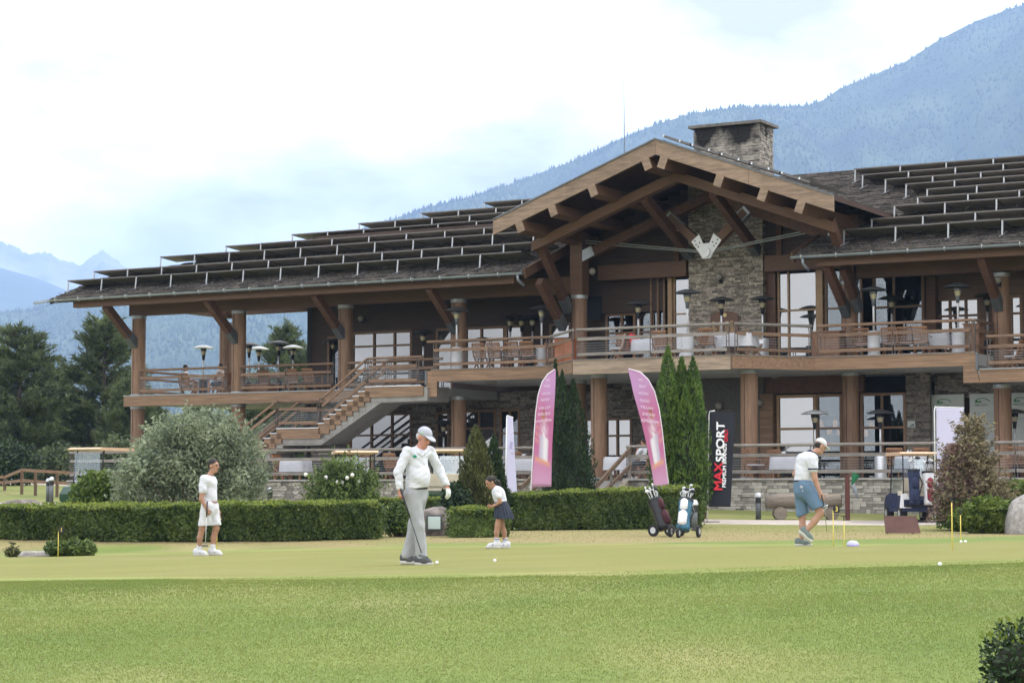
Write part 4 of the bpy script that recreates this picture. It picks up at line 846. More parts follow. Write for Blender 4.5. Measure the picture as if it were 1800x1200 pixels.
def conical(name, label, px, Y, h, r, n, mat, seed, tips=None, size=.07, taper=1.0, red=0, cat='tree', base=.05, jag=.12, colm=0):
    rs = np.random.RandomState(seed); x, y, z = gp(px, Y); P = []; D_ = []
    for (dx, dy, hh, r0) in (tips or [(0, 0, h, r)]):
        k = int(n * hh * r0 / sum(t[2] * t[3] for t in (tips or [(0, 0, h, r)]))); t = rs.beta(1.15, 1.35, k); a = rs.uniform(0, 6.28, k)
        prof = np.sin(np.clip(.12 + t * .88, 0, 1) * math.pi) ** .5 * (1 - t) ** (.55 * taper) * 1.25
        if colm: prof = np.clip(.55 + t * 2.2, 0, 1) * (1 - np.clip((t - .25) / .75, 0, 1) ** 1.7) ** .85
        rad = r0 * prof * (1 - np.abs(rs.normal(0, .16, k))) * (1 + jag * np.sin(a * 5 + t * 17) + jag * .7 * np.sin(a * 9 - t * 31))
        P.append(np.stack([dx + rad * np.cos(a), dy + rad * np.sin(a), base + t * hh], -1)); D_.append(np.stack([np.cos(a), np.sin(a), 0 * a], -1))
    P = np.concatenate(P); D = np.concatenate(D_); k = len(P); ax = D * .35 + np.array([0, 0, 1]) + rs.normal(0, .28, (k, 3)); ax /= np.linalg.norm(ax, axis=1)[:, None]
    sd_ = np.cross(ax, rs.normal(size=(k, 3))); sd_ /= np.linalg.norm(sd_, axis=1)[:, None]; s = (rs.uniform(.6, 1.3, k) * size)[:, None]
    V = np.stack([P - ax * s * .4, P + sd_ * s * .35 + ax * s * .2, P + ax * s * 1.3, P - sd_ * s * .35 + ax * s * .2], 1).reshape(-1, 3); F = np.arange(4 * k).reshape(k, 4)
    t = thing(name, label, cat, (x, y, z))
    if red:
        sel = (rs.rand(k) < red * np.clip(1.3 - P[:, 2] / h, 0, 1) * (P[:, 0] < .25 * r)); obj('crown', npmesh('crown', V, F[~sel], mat), t); obj('withered_sprays', npmesh('withered_sprays', V, F[sel], lf_red), t)
    else: obj('crown', npmesh('crown', V, F, mat), t)
    m = MB()
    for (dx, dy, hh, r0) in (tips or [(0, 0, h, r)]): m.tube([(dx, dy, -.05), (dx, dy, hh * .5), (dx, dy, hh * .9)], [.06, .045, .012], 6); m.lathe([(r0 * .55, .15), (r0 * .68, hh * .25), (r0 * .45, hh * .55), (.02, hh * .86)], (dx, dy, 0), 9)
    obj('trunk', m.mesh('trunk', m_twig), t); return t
conical('cypress', 'tall bright green cypress with three pointed tips behind the pink flag', 1200, 57.5, 5, .6, 26000, lf_cyp, 31, [(-.38, 0, 4.75, .50), (.0, .1, 4.45, .5), (.30, -.05, 4.45, .48), (.1, -.25, 3.6, .52), (-.3, -.15, 3.2, .46)], colm=1, jag=.15, size=.06)
conical('cypress', 'dark green cypress just right of the left pink flag', 997, 60, 4.2, .6, 15000, lf_cypd, 32, [(-.14, 0, 4.15, .56), (.18, -.1, 3.9, .6), (-.32, .3, 4.5, .36), (.3, 0, 2.6, .52)], jag=.16, size=.06)
conical('thuja', 'brownish green thuja beside the boulder plaque, taller of two', 836, 51, 2.7, .42, 11000, lf_thu, 33, [(0, 0, 2.5, .46), (.1, -.05, 2.3, .4), (-.12, 0, 1.7, .38)], size=.055, colm=1, jag=.16)
conical('thuja', 'narrow green thuja touching the taller thuja, left of the white flag', 868, 52, 2.4, .36, 7000, lf_cypd, 34, [(0, 0, 2.3, .30), (.08, 0, 1.8, .30)], size=.055, colm=1, jag=.16)
def withered():
    x, y, z = gp(1708, 52.5); t = shrub('thuja', 'half withered brown and red thuja in front of the white banner on the right', (x, y, z), [(0, 0, .9, .55, .8), (-.3, -.1, .75, .5, .7), (.35, 0, .8, .5, .7), (.05, 0, 1.7, .45, .75), (.05, 0, 2.3, .25, .5), (-.25, 0, 1.5, .4, .5)], 8500, .032, lf_dry, 35, 3.6, .8, .6, 26, sprig=(900, .5), shell=.5); t.scale = (1.22, 1.1, 1.02)
    rs = np.random.RandomState(8); n = 6500; a = rs.uniform(0, 6.28, n); zz = rs.uniform(.2, 2.1, n); r = (.75 - .22 * zz) * rs.uniform(.5, 1.15, n); P = np.stack([-.12 + r * np.cos(a) - .1 * rs.rand(n), r * np.sin(a), zz], -1); P = P[P[:, 0] < .1 + .2 * rs.rand(n)]; V, F = leaves(P, rs.uniform(.018, .038, len(P)), None, .8, 3.6, rs=rs, up=.4); obj('withered_sprays', npmesh('withered_sprays', V, F, lf_red), t)
    n = 5200; a = rs.uniform(0, 6.28, n); zz = rs.uniform(.05, .75, n); P = np.stack([.1 + .75 * rs.uniform(.5, 1.1, n) * np.cos(a), .7 * np.sin(a), zz], -1); V, F = leaves(P, rs.uniform(.02, .04, n), None, .8, 3, rs=rs, up=.4); obj('green_sprays', npmesh('green_sprays', V, F, lf_cyp), t)
withered()
if 0: conical('thuja', 'half withered brown and red thuja in front of the white banner on the right', 1708, 52.5, 3, .95, 9000, lf_dry, 35, [(.05, 0, 2.95, .55), (-.2, -.1, 2.35, .5), (.32, 0, 2.1, .55), (-.45, -.2, 1.6, .5), (.45, 0, 1.3, .45)], size=.075, taper=1.1, red=.55, jag=.4)
x, y, z = gp(800, 50.5); shrub('juniper', 'round dark juniper at the foot of the brownish thuja', (x, y, z), [(0, 0, .6, .42, .55), (-.2, -.1, .4, .35, .35), (.25, -.1, .4, .35, .4), (.0, 0, .95, .25, .25)], 7000, .05, lf_cypd, 36, 2.4, 1, .4, 5)
x, y, z = gp(703, 47.5); shrub('juniper', 'loose green shrub at the right end of the long hedge behind the old man', (x, y, z), [(-.1, 0, .32, .36, .32), (.2, -.1, .3, .32, .3), (-.1, 0, .55, .25, .2)], 5000, .05, lf_rose, 37, 2.2, 1, .3, 8)
def junip(label, px, Y, w, h, seed, n=9000):
    x, y, z = gp(px, Y); return shrub('juniper', label, (x, y, z), [(0, 0, h * .5, w * .42, h * .5), (-w * .3, -.1, h * .45, w * .3, h * .42), (w * .3, -.1, h * .45, w * .3, h * .42), (0, -.15, h * .75, w * .35, h * .22)], n, .055, lf_jun, seed, 3.2, .8, .8, 6, tuft=.12, shell=.25)
junip('yellow green spiky juniper in front of the withered thuja', 1735, 50, 1.05, .8, 41, 12000); junip('yellow green spiky juniper behind the granite boulder', 1790, 54, 1.4, 1.15, 42, 12000); junip('low dark juniper between the withered thuja and the boulder', 1700, 51.5, .8, .5, 43, 5000)
x, y, z = gp(1775, 58.5); shrub('juniper', 'flat topped clipped juniper below the terrace railing on the far right', (x, y, z), [(-.7, 0, .55, .6, .55), (.1, 0, .55, .7, .55), (.9, 0, .55, .7, .55)], 9000, .055, lf_hedge, 44, 2, 1, .3, 5)
x, y, z = gp(135, 41); shrub('juniper', 'low creeping juniper over the flat rock at the left edge of the green', (x, y, z), [(-.35, 0, .14, .28, .16), (-.05, 0, .16, .25, .17), (.2, 0, .12, .18, .17)], 3600, .04, lf_rose, 45, 2.6, 1, .3, 6)
x, y, z = gp(22, 41.5); shrub('grass_tuft', 'small tuft beside the flat rock at the far left of the green', (x, y, z), [(0, 0, .08, .14, .10)], 500, .03, lf_thu, 46, 4, .7, 1.0, 3, tuft=.16)
# laurel in the near corner: broad leaves, one by one
x, y, z = gp(1782, 13.2); rs = np.random.RandomState(3); n = 1300; D = grid_shell(n, rs); P = D * (rs.uniform(.72, 1.03, n) * (1 + .1 * np.sin(D[:, 0] * 9) * np.cos(D[:, 2] * 8)))[:, None] * np.array([.25, .24, .27]) + np.array([.06, 0, .17]); P[:, 2] = np.clip(P[:, 2], .0, None)
def bigleaf(P, D, s, rs, up):
    n = len(P); ax = D * .5 + rs.normal(0, .55, (n, 3)); ax[:, 2] += up; ax /= np.linalg.norm(ax, axis=1)[:, None]; nr = D + rs.normal(0, .5, (n, 3)); sd_ = np.cross(ax, nr); sd_ /= np.linalg.norm(sd_, axis=1)[:, None]; nr = np.cross(sd_, ax); s = s[:, None]
    V = np.stack([P, P + ax * s * .35 + sd_ * s * .24 + nr * s * .05, P + ax * s * .75 + sd_ * s * .17 + nr * s * .05, P + ax * s, P + ax * s * .75 - sd_ * s * .17 + nr * s * .05, P + ax * s * .35 - sd_ * s * .24 + nr * s * .05], 1).reshape(-1, 3)
    b = np.arange(n)[:, None] * 6; return V, np.concatenate([b + np.array([[0, 1, 2, 3]]), b + np.array([[0, 3, 4, 5]])])
V, F = bigleaf(P, D, rs.uniform(.035, .06, n), rs, .15); lt = thing('laurel_bush', 'dark glossy leaved laurel bush in the near corner of the lawn', 'shrub', (x, y, z)); obj('foliage', npmesh('foliage', V, F, lf_laur), lt)
n = 150; D = grid_shell(n, rs); D[:, 2] = np.abs(D[:, 2]) * .7 + .5; P = D * np.array([.25, .23, .22]) * rs.uniform(.9, 1.05, n)[:, None] + np.array([.06, 0, .20]); V, F = bigleaf(P, D, rs.uniform(.025, .045, n), rs, .8); obj('young_leaves', npmesh('young_leaves', V, F, lf_laurn), lt)
m = MB(); m.ball((.06, 0, .16), .2, 10, 7, (1, .95, .75)); obj('branches', m.mesh('branches', m_twig), lt)
# ---- pines
def pine_mesh(seed, h, r, n_tuft):
    rs = np.random.RandomState(seed); tr = MB(); tr.tube([(0, 0, -.2), (.05, 0, h * .4), (0, .03, h * .75), (0, 0, h * .97)], [.17, .12, .07, .02], 7); T = []; TD = []
    k = 0; z = h * .06
    while z < h * .96:
        t = z / h; rad = r * (1 - t) ** .62 * (.55 + .45 * min(1, t * 4)) + .12; nb = rs.randint(5, 8)
        for i in range(nb):
            a = rs.uniform(0, 6.28); ln = rad * rs.uniform(.55, 1.12); up = rs.uniform(.25, .55) + t * .5; d = np.array([math.cos(a), math.sin(a), 0])
            m_ = max(3, int(ln * 9)); s = np.linspace(.18, 1, m_); pts = np.array([0, 0, z]) + d * (s * ln)[:, None] + np.array([0, 0, 1]) * (up * ln * (s ** 1.6 * .6 - .12 * s))[:, None]
            tr.tube([Vector((0, 0, z)), Vector(pts[m_ // 2]), Vector(pts[-1])], [.035, .022, .008], 4)
            for j in range(m_):
                c = 1 + (s[j] > .5)
                for _ in range(c): T.append(pts[j] + rs.normal(0, .09 + .06 * ln * .3, 3)); dd = d * .7 + np.array([0, 0, .75]) + rs.normal(0, .3, 3); TD.append(dd / np.linalg.norm(dd))
        z += rs.uniform(.16, .30) * (h / 9)
    for j in range(4): T.append(np.array([rs.normal(0, .05), rs.normal(0, .05), h * (.97 + .01 * j)])); TD.append(np.array([0, 0, 1.]))
    T = np.array(T); TD = np.array(TD); nN = 13; n = len(T); P = np.repeat(T, nN, 0); A = np.repeat(TD, nN, 0) + rs.normal(0, .5, (n * nN, 3)); A /= np.linalg.norm(A, axis=1)[:, None]; ln = rs.uniform(.2, .38, n * nN)[:, None]
    sd_ = np.cross(A, rs.normal(size=A.shape)); sd_ /= np.linalg.norm(sd_, axis=1)[:, None]; w = .028
    P = P + np.repeat(TD, nN, 0) * rs.uniform(-.12, .2, (n * nN, 1)); V = np.stack([P - sd_ * w, P + sd_ * w, P + A * ln], 1).reshape(-1, 3); F = np.arange(3 * n * nN).reshape(-1, 3)
    return npmesh('crown', V, F, lf_pine), tr.mesh('trunk', m_bark)
PM = [pine_mesh(51, 9.5, 3.1, 0), pine_mesh(52, 9.8, 2.9, 0), pine_mesh(53, 8, 2.8, 0)]
for k, (px, Y, i, sc, lab) in enumerate(((30, 112, 0, .90, 'tall dense pine at the left edge, broad rounded top'), (180, 116, 1, .97, 'pine with a pointed top standing left of the lodge corner'), (-70, 118, 2, 1.0, 'pine cut by the left edge of the view'), (97, 128, 2, .95, 'shorter pine filling the gap between the two tall left pines'), (500, 122, 1, 1.02, 'pine seen through the open deck behind the lodge'), (438, 128, 2, .88, 'smaller pine left of the pine behind the open deck'), (560, 130, 0, 1.0, 'pine behind the lodge wall next to the open deck'), (262, 135, 2, .72, 'low pine behind the corner column of the lodge'), (345, 140, 0, .62, 'low pine seen under the left deck'), (225, 108, 2, .70, 'bushy young pine beside the corner column'))):
    x, y, _ = gp(px, Y); z = float(hz(x, y)) - .15; t = thing('pine_tree', lab, 'tree', (x, y, z), k * 1.3, 'pines around the lodge'); t.scale = (sc * (1.28 if k < 3 else 1), sc * (1.28 if k < 3 else 1), sc); obj('crown', PM[i][0], t); obj('trunk', PM[i][1], t)
for k, (px, Y, w, h, lab) in enumerate(((10, 100, 2.2, 2.4, 'dark undergrowth shrub behind the timber fence at the far left'), (110, 104, 2.4, 2.2, 'dark shrub behind the timber fence below the pines'), (205, 98, 2.0, 2.6, 'dark shrub between the pines and the lodge corner'))):
    x, y, _ = gp(px, Y); z = float(hz(x, y)); shrub('undergrowth_bush', lab, (x, y, z), [(0, 0, h * .45, w * .5, h * .5), (-w * .4, 0, h * .35, w * .4, h * .4), (w * .4, 0, h * .4, w * .4, h * .4)], 5000, .11, lf_pine if k else lf_cypd, 60 + k, 1.6, 1, .2, 6)
# ---- rocks
m_gran = M('granite', (.30, .28, .26), .9, .35, 9, bump=.6, bscale=4); m_brock = M('brown_rock', (.13, .11, .10), .9, .4, 6, bump=.6, bscale=4, col2=(.30, .26, .24))
def rock(name, label, loc, sc, seed, mat=m_gran, rough=.18, flat=0):
    rs = np.random.RandomState(seed); m = MB(); m.ball((0, 0, 0), 1, 26, 16); V = np.array(m.v); w = rs.normal(size=(9, 3)) * 1.6; ph = rs.uniform(0, 6, 9)
    f = 1 + rough * sum(np.sin(V @ w[i] * (1 + i * .45) + ph[i]) / (1 + i * .5) for i in range(9)) * .55; V = V * f[:, None]; V = np.sign(V) * np.abs(V) ** .8 * np.array(sc); V[:, 2] = np.maximum(V[:, 2], -.12)
    m.v = [tuple(p) for p in V]; me = m.mesh(name, mat, True); return obj(name, me, None, loc, rs.uniform(0, 6) if not flat else 0, label, 'rock')
x, y, z = gp(1815, 49.5); rock('boulder', 'pale grey granite boulder at the right edge beside the junipers', (x, y, z), (.62, .5, 1.0), 3, m_gran, .12, 1)
x, y, z = gp(38, 62); rock('boulder', 'brown rounded boulder behind the left end of the long hedge', (x, y, z + .1), (.62, .4, .36), 4, m_brock, .2)
x, y, z = gp(80, 41.3); rock('flat_rock', 'flat grey rock at the left edge of the green under the creeping juniper', (x, y, z), (.52, .3, .13), 5, m_gran, .25, 1)
x, y, z = gp(715, 62); rock('boulder', 'small grey stone behind the hedge left of the old man', (x, y, z), (.14, .14, .22), 6, m_gran, .15)
x, y, z = gp(762, 48.2); BLD = rock('boulder', 'dark boulder with a pale square plaque behind the old man', (x, y, z), (.62, .3, .62), 8, m_brock, .16, 1)
obj('plaque', MB().box(-.17, .17, -.045, 0, -.17, .17).mesh('plaque', M('plaque_rim', (.07, .08, .09), .5, .1, 4)), BLD, (.03, -.33, .30)); obj('plaque_face', MB().box(-.14, .14, -.055, -.04, -.14, .14).mesh('plaque_face', M('plaque_white', (.62, .74, .72), .5, .05, 4)), BLD, (.03, -.33, .30))
# ---- grass blades of the near lawn, thicker towards the eye
def blades(name, n, area, hrange, mat, seed, w=.0035, ex=None):
    rs = np.random.RandomState(seed); Y = area[0] + (area[1] - area[0]) * rs.rand(n) ** area[2]; X = (rs.rand(n) - .5) * .80 * Y
    k = Y < (22.3 - .2 * np.abs(X) * 0 + np.interp(X, [-9, -6, 0, 6, 9], [2.2, 1.4, -.3, 1.2, 2.4])) if ex is None else ex(X, Y); X, Y = X[k], Y[k]; n = len(X); Z = hgt(X, Y); h = rs.uniform(*hrange, n); a = rs.uniform(0, 6.28, n); ln = rs.uniform(.2, .9, n) * h
    P = np.stack([X, Y, Z - .004], -1); d = np.stack([np.cos(a), np.sin(a), 0 * a], -1); s = np.stack([np.ones(n), 0 * a, 0 * a], -1) * (w * rs.uniform(.7, 1.4, n) * Y / 15)[:, None]; tip = P + d * ln[:, None]; tip[:, 2] += h
    V = np.stack([P - s, P + s, tip], 1).reshape(-1, 3); return obj(name, npmesh(name, V, np.arange(3 * n).reshape(-1, 3), mat), kind='stuff')
lf_grass = leafmat('grass_blade', (.175, .238, .058), (.255, .292, .083), .5, .6); lf_dryg = leafmat('dry_grass_blade', (.16, .15, .06), (.33, .28, .14), .3, .6)
blades('grass', 470000, (12.8, 24, .75), (.006, .020), lf_grass, 71); blades('dry_grass', 24000, (12.8, 24, .75), (.008, .026), lf_dryg, 72)
blades('rough_grass', 14000, (43.5, 56, 1), (.01, .035), lf_grass, 73, .002, lambda X, Y: (Y > 44.5) & ~((Y > 55) & (X > 1)))
# ------------------------------------------------------------------ terrace furniture
def heater_proto(style):
    white = style == 'white'; t = thing('patio_heater', 'x', 'patio heater')
    pm_ = m_white if white else (m_alu if style == 'silver' else m_blk)
    m = MB(); m.lathe([(.0, 0), (.26, 0), (.26, .05), (.2, .07), (.2, .78), (.17, .82), (.03, .83)] if style != 'slim' else [(.0, 0), (.24, 0), (.24, .06), (.15, .09), (.13, .62), (.1, .68), (.03, .7)], n=18); m.build('base', pm_, t, True)
    MB().cyl((0, 0, .8), (0, 0, 1.86), .034, .034, 10).build('pole', m_white if white else m_alu, t, True)
    MB().lathe([(.05, 1.62), (.07, 1.8), (.12, 2.02), (.125, 2.1), (.0, 2.1)], n=14).build('burner', m_dsteel if white else m_blk, t, True)
    MB().lathe([(.075, 1.84), (.082, 1.84), (.118, 1.99), (.11, 1.99)], n=12).build('burner_screen', M('brass_mesh', (.45, .40, .28), .35, .2, 20, metal=.7), t)
    MB().lathe([(.0, 2.25), (.12, 2.235), (.3, 2.185), (.43, 2.125), (.44, 2.11), (.42, 2.115), (.28, 2.17), (.0, 2.2)], n=24).build('reflector', M('reflector_grey', (.09, .095, .10), .4, .15, 5, metal=.5) if style != 'pale' else m_alu, t, True)
    return t
HP = {k: heater_proto(k) for k in ('white', 'slim', 'silver', 'pale')}
used = set()
def place(proto, loc, rot, label, group):
    if proto.name not in used:
        used.add(proto.name); proto.location = loc; proto.rotation_euler = (0, 0, rot); proto['label'] = label; proto['group'] = group; return proto
    return dup(proto, loc, rot, label, group)
HG = 'patio heaters on the decks and the terrace'
for px, py, zf, st, lab in ((803, 531, ZD, 'white', 'white patio heater by the column at the head of the stairs'), (952, 536, ZD, 'white', 'white patio heater at the deck railing left of the gable post'), (897, 553, ZD, 'slim', 'dark patio heater between the two white ones, tallest of three at the back'), (917, 563, ZD, 'slim', 'dark patio heater in the middle of three standing at the back'), (936, 569, ZD, 'slim', 'dark patio heater closest to the left of the railing heater, last of three'),
    (744, 579, ZL, 'slim', 'dark patio heater on the stair landing'), (1122, 528, ZD, 'slim', 'patio heater left of the tower behind the red jacket'), (1208, 508, ZD, 'white', 'patio heater with fat white base in front of the tower edge'), (1268, 521, ZD, 'slim', 'patio heater in front of the arched honours board'), (1340, 519, ZD, 'silver', 'patio heater at the right edge of the stone tower'),
    (1535, 501, ZD, 'white', 'white patio heater on the right deck beside the stacked chairs'), (1567, 518, ZD, 'slim', 'thin dark patio heater behind the white one on the right deck'), (1683, 497, ZD, 'white', 'white patio heater at the far right corner of the right deck'), (1735, 516, ZD, 'slim', 'dark patio heater next to the last column on the right'),
    (358, 606, ZL, 'pale', 'patio heater by the two seated guests on the left deck'), (455, 617, ZL, 'pale', 'pale topped patio heater on the left deck, second from the column'), (490, 598, ZL, 'slim', 'tall dark topped patio heater in the middle of the left deck'), (515, 625, ZL, 'pale', 'lowest looking pale topped patio heater on the left deck'), (438, 601, ZL, 'slim', 'patio heater half hidden behind the second column of the left deck'), (586, 595, ZL, 'slim', 'dark patio heater between the lodge wall and the third column'), (628, 613, ZL, 'slim', 'dark patio heater in front of the left wing windows'),
    (780, 738, ZT, 'slim', 'patio heater on the lower terrace right of the old man'), (1432, 720, ZT, 'pale', 'grey patio heater before the big lower window'), (1547, 719, ZT, 'silver', 'silver patio heater on the lower terrace by the stone pier'), (1783, 718, ZT, 'slim', 'black patio heater on the lower terrace at the right edge')):
    u, v = onz(px, py, zf + 2.25)
    lo, hi = (-7.5, 3.9) if 1000 < px < 1420 and zf == ZD else (-2.4, 1.6) if zf == ZD else (-5.2, -.4) if zf == ZL and px < 700 else (-2.0, 4.4)
    if zf == ZD and 1000 < px < 1420: lo = -.9
    if px in (744,): lo, hi = -1.8, .2
    v2 = min(max(v, lo), hi); u = u + (v2 - v) * (Uv(px, v2, py) - Uv(px, v, py)) / (v2 - v) if v2 != v else u
    place(HP[st], Wd(u, v2, zf), 0, lab, HG)
# chairs
def chair_proto(cush):
    t = thing('chair', 'x', 'chair'); wm = m_teak
    m = MB()
    for i in range(5): m.box(-.22, .22, -.2 + i * .085, -.2 + i * .085 + .065, .42, .44)
    m.build('seat', wm, t)
    m = MB()
    for i in range(8): x = -.2 + i * .052; m.bar((x + .01, .2, .5), (x + .01, .30, .9), .03, .014, (0, 1, 0))
    m.bar((-.24, .31, .93), (.24, .31, .93), .03, .07); m.bar((-.24, .19, .48), (.24, .19, .48), .025, .05); m.build('backrest', wm, t)
    for s in (-1, 1):
        MB().bar((s * .235, -.22, 0), (s * .235, .2, .5), .03, .045).build('leg', wm, t); MB().bar((s * .25, .22, 0), (s * .25, -.18, .43), .03, .045).build('leg', wm, t); MB().bar((s * .245, .19, .46), (s * .245, .315, .95), .03, .045).build('back_post', wm, t)
        MB().bar((s * .26, -.2, .64), (s * .26, .24, .66), .05, .022).build('armrest', wm, t)
    if cush:
        MB().box(-.2, .2, -.2, .2, .445, .49).build('cushion', m_cloth, t)
    if cush > 1: MB().bar((0, .16, .5), (0, .27, .93), .42, .05, (0, 1, 0)).build('back_cushion', M('grey_cushion', (.42, .42, .45), .9, .08, 4), t)
    return t
CHP = [chair_proto(i) for i in range(3)]
def table_proto(r):
    t = thing('table', 'x', 'table'); MB().box(-r, r, -r * .8, r * .8, .70, .735).build('tabletop', m_teak, t)
    for sx in (-1, 1):
        for sy in (-1, 1): MB().bar((sx * (r - .08), sy * (r * .8 - .08), 0), (sx * (r - .08), sy * (r * .8 - .08), .7), .05, .05).build('leg', m_teak, t)
    return t
TBP = table_proto(.45)
def cloth_mesh(r, drop):
    m = MB(); n = 36; V = []
    for k, (f, z) in enumerate(((.0, .745), (1.0, .745), (1.03, .735), (1.06, .74 - drop * .5), (1.09, .74 - drop))):
        for i in range(n):
            a = 2 * math.pi * i / n; c, s = math.cos(a), math.sin(a); q = 1 / max(abs(c), abs(s)); w = 1 + (.035 * math.sin(a * 9) * max(0, k - 2)); V.append((c * q * r * f * w, s * q * r * .8 * f * w, z))
    F = [(k * n + i, k * n + (i + 1) % n, (k + 1) * n + (i + 1) % n, (k + 1) * n + i) for k in range(4) for i in range(n)]; m.add(V, F); return m.mesh('tablecloth', m_cloth, True)
CLM = cloth_mesh(.46, .42)
CG, TG, KG = 'folding chairs on the decks and the terrace', 'tables on the decks and the terrace', 'white tablecloths'
def ch(px, v, zf, rot, i, lab): u = Uv(px, v, 640 if zf > 4 else 820); place(CHP[i], Wd(u, v, zf), BROT + rot, lab, CG); return u
def tb(px, v, zf, lab, cloth=None, cup=None):
    u = Uv(px, v, 640 if zf > 4 else 820); place(TBP, Wd(u, v, zf), BROT, lab, TG)
    if cloth: obj('tablecloth', CLM, None, Wd(u, v, zf), BROT, cloth, 'tablecloth', KG)
    if cup:
        c = MB(); c.lathe([(.0, 0), (.055, 0), (.075, .13), (.068, .13), (.05, .02), (.0, .02)], n=14); c.build('flower_pot', m_white, None, True, label=cup, cat='pot').location = Wd(u - .1, v + .1, zf + .75)
PI = math.pi
for px, v, zf, r, i, lab in ((848, 1.0, ZD, PI, 0, 'folding chair behind the deck railing right of the white heater at the stairs'), (874, 1.0, ZD, PI, 1, 'cushioned folding chair at the railing, second from the stair heater'), (906, 1.1, ZD, PI, 1, 'cushioned folding chair below the three dark heaters'), (932, 1.05, ZD, PI, 1, 'cushioned folding chair left of the railing heater by the gable post'),
    (1086, 2.9, ZD, -PI / 2 + .3, 2, 'chair with pale grey back cushion left of the red jacket'), (1104, 2.2, ZD, PI - .2, 0, 'chair carrying the red jacket'), (1165, 3.2, ZD, PI, 2, 'chair with grey cushion behind the tips of the cypress'), (1226, 3.2, ZD, -PI / 2, 2, 'grey cushioned chair right of the fat white heater'), (1247, 3.4, ZD, PI, 0, 'slatted chair seen from behind below the honours board'),
    (1305, 2.6, ZD, PI / 2 + .4, 1, 'folding chair leaning at the right corner of the bow deck'), (1330, 2.5, ZD, PI / 2 + .4, 1, 'folding chair next to the leaning one at the right corner of the bow deck'),
    (1520, .9, ZD, PI, 1, 'cushioned chair left of the white heater on the right deck'), (1568, .8, ZD, PI, 1, 'cushioned chair in the row right of the heater, first in the row'), (1596, .8, ZD, PI, 1, 'cushioned chair in the middle of the row on the right deck'), (1622, .8, ZD, PI, 1, 'cushioned chair at the right end of the row on the right deck'), (1780, .6, ZL, -PI / 2, 1, 'chair on the lower right deck at the picture edge'),
    (330, -1.6, ZL, PI, 0, 'chair under the seated guest in the white shirt on the left deck'), (391, -1.5, ZL, -PI / 2, 0, 'chair under the guest behind the second column'), (470, -1.2, ZL, PI, 2, 'chair with grey cushion below the tall dark heater on the left deck'), (520, -1.2, ZL, PI, 2, 'chair with grey cushion right of the tall dark heater on the left deck'), (548, -1.2, ZL, PI, 0, 'bare chair next to the third column of the left deck'),
    (651, 2.9, ZT, PI, 0, 'chair back on the lower terrace left of the old man'), (692, 2.9, ZT, PI, 0, 'chair back hidden partly by the old man on the lower terrace'), (497, 3.3, ZT, PI / 2, 0, 'chair under the stairs on the lower terrace'), (858, 3.3, ZT, PI / 2, 0, 'chair right of the two thujas on the lower terrace'), (912, 3.6, ZT, PI, 0, 'chair behind the narrow white banner on the lower terrace'), (1350, 3.2, ZT, -.3, 0, 'slatted chair facing out right of the black banner'), (1328, 3.4, ZT, 1.0, 1, 'chair with cushion beside the lower column right of the black banner'), (1578, 3.2, ZT, PI, 0, 'chair back by the silver heater'), (1625, 3.2, ZT, PI, 0, 'chair back behind the golf cart roof'), (1137, 4.35, ZT, -PI / 2 - .25, 0, 'wooden chair of the woman at the terrace stairs'), (1790, 3.6, ZT, PI, 0, 'chair on the lower terrace at the right picture edge')):
    ch(px, v, zf, r, i, lab)
tb(1140, 2.6, ZD, 'table behind the bow railing left of the fat white heater', 'white cloth on the table left of the fat white heater'); tb(1278, 3.0, ZD, 'table below the honours board', 'white cloth on the table below the honours board'); tb(1302, 3.6, ZD, 'table at the right corner of the bow deck', 'white cloth on the table at the right corner of the bow deck')
tb(890, .2, ZD, 'bare table behind the chairs of the left deck railing'); tb(1648, .3, ZD, 'table near the far right heater', 'white cloth on the table near the far right heater'); tb(362, -1.7, ZL, 'table between the two guests on the left deck'); tb(560, -2.0, ZL, 'table near the third column of the left deck', None); tb(495, -2.0, ZL, 'table below the tall dark heater of the left deck')
tb(520, 3.6, ZT, 'table under the stairs', 'white cloth on the table under the stairs'); tb(928, 3.5, ZT, 'table between the white banner and the left pink flag', 'white cloth beside the left pink flag', 'small white pot on the cloth beside the left pink flag'); tb(1385, 3.3, ZT, 'table with a pot behind the man in blue shorts', 'white cloth behind the man in blue shorts', 'small white pot behind the man in blue shorts'); tb(1606, 3.6, ZT, 'table behind the golf cart', 'white cloth behind the golf cart roof', 'white pot on the cloth behind the golf cart roof'); tb(1092, 4.0, ZT, 'table of the woman at the terrace stairs', 'white cloth on the table of the woman at the terrace stairs'); tb(505, 2.7, ZT, 'round looking table next to the stair pier', None)
u = Uv(1104, 2.2, 620); m = MB(); m.tube([(-.22, .02, .62), (-.2, .0, .9), (0, -.02, .97), (.2, 0, .9), (.22, .02, .6)], .07, 7); m.bar((0, .0, .45), (0, .02, .95), .42, .09, (0, 1, 0)); o = m.build('jacket', M('red_cloth', (.55, .03, .05), .85, .2, 6, bump=.2), None, True, label='red jacket hung over a chair on the bow deck', cat='jacket'); o.location = Wd(u, 1.95, ZD); o.rotation_euler = (0, 0, BROT)
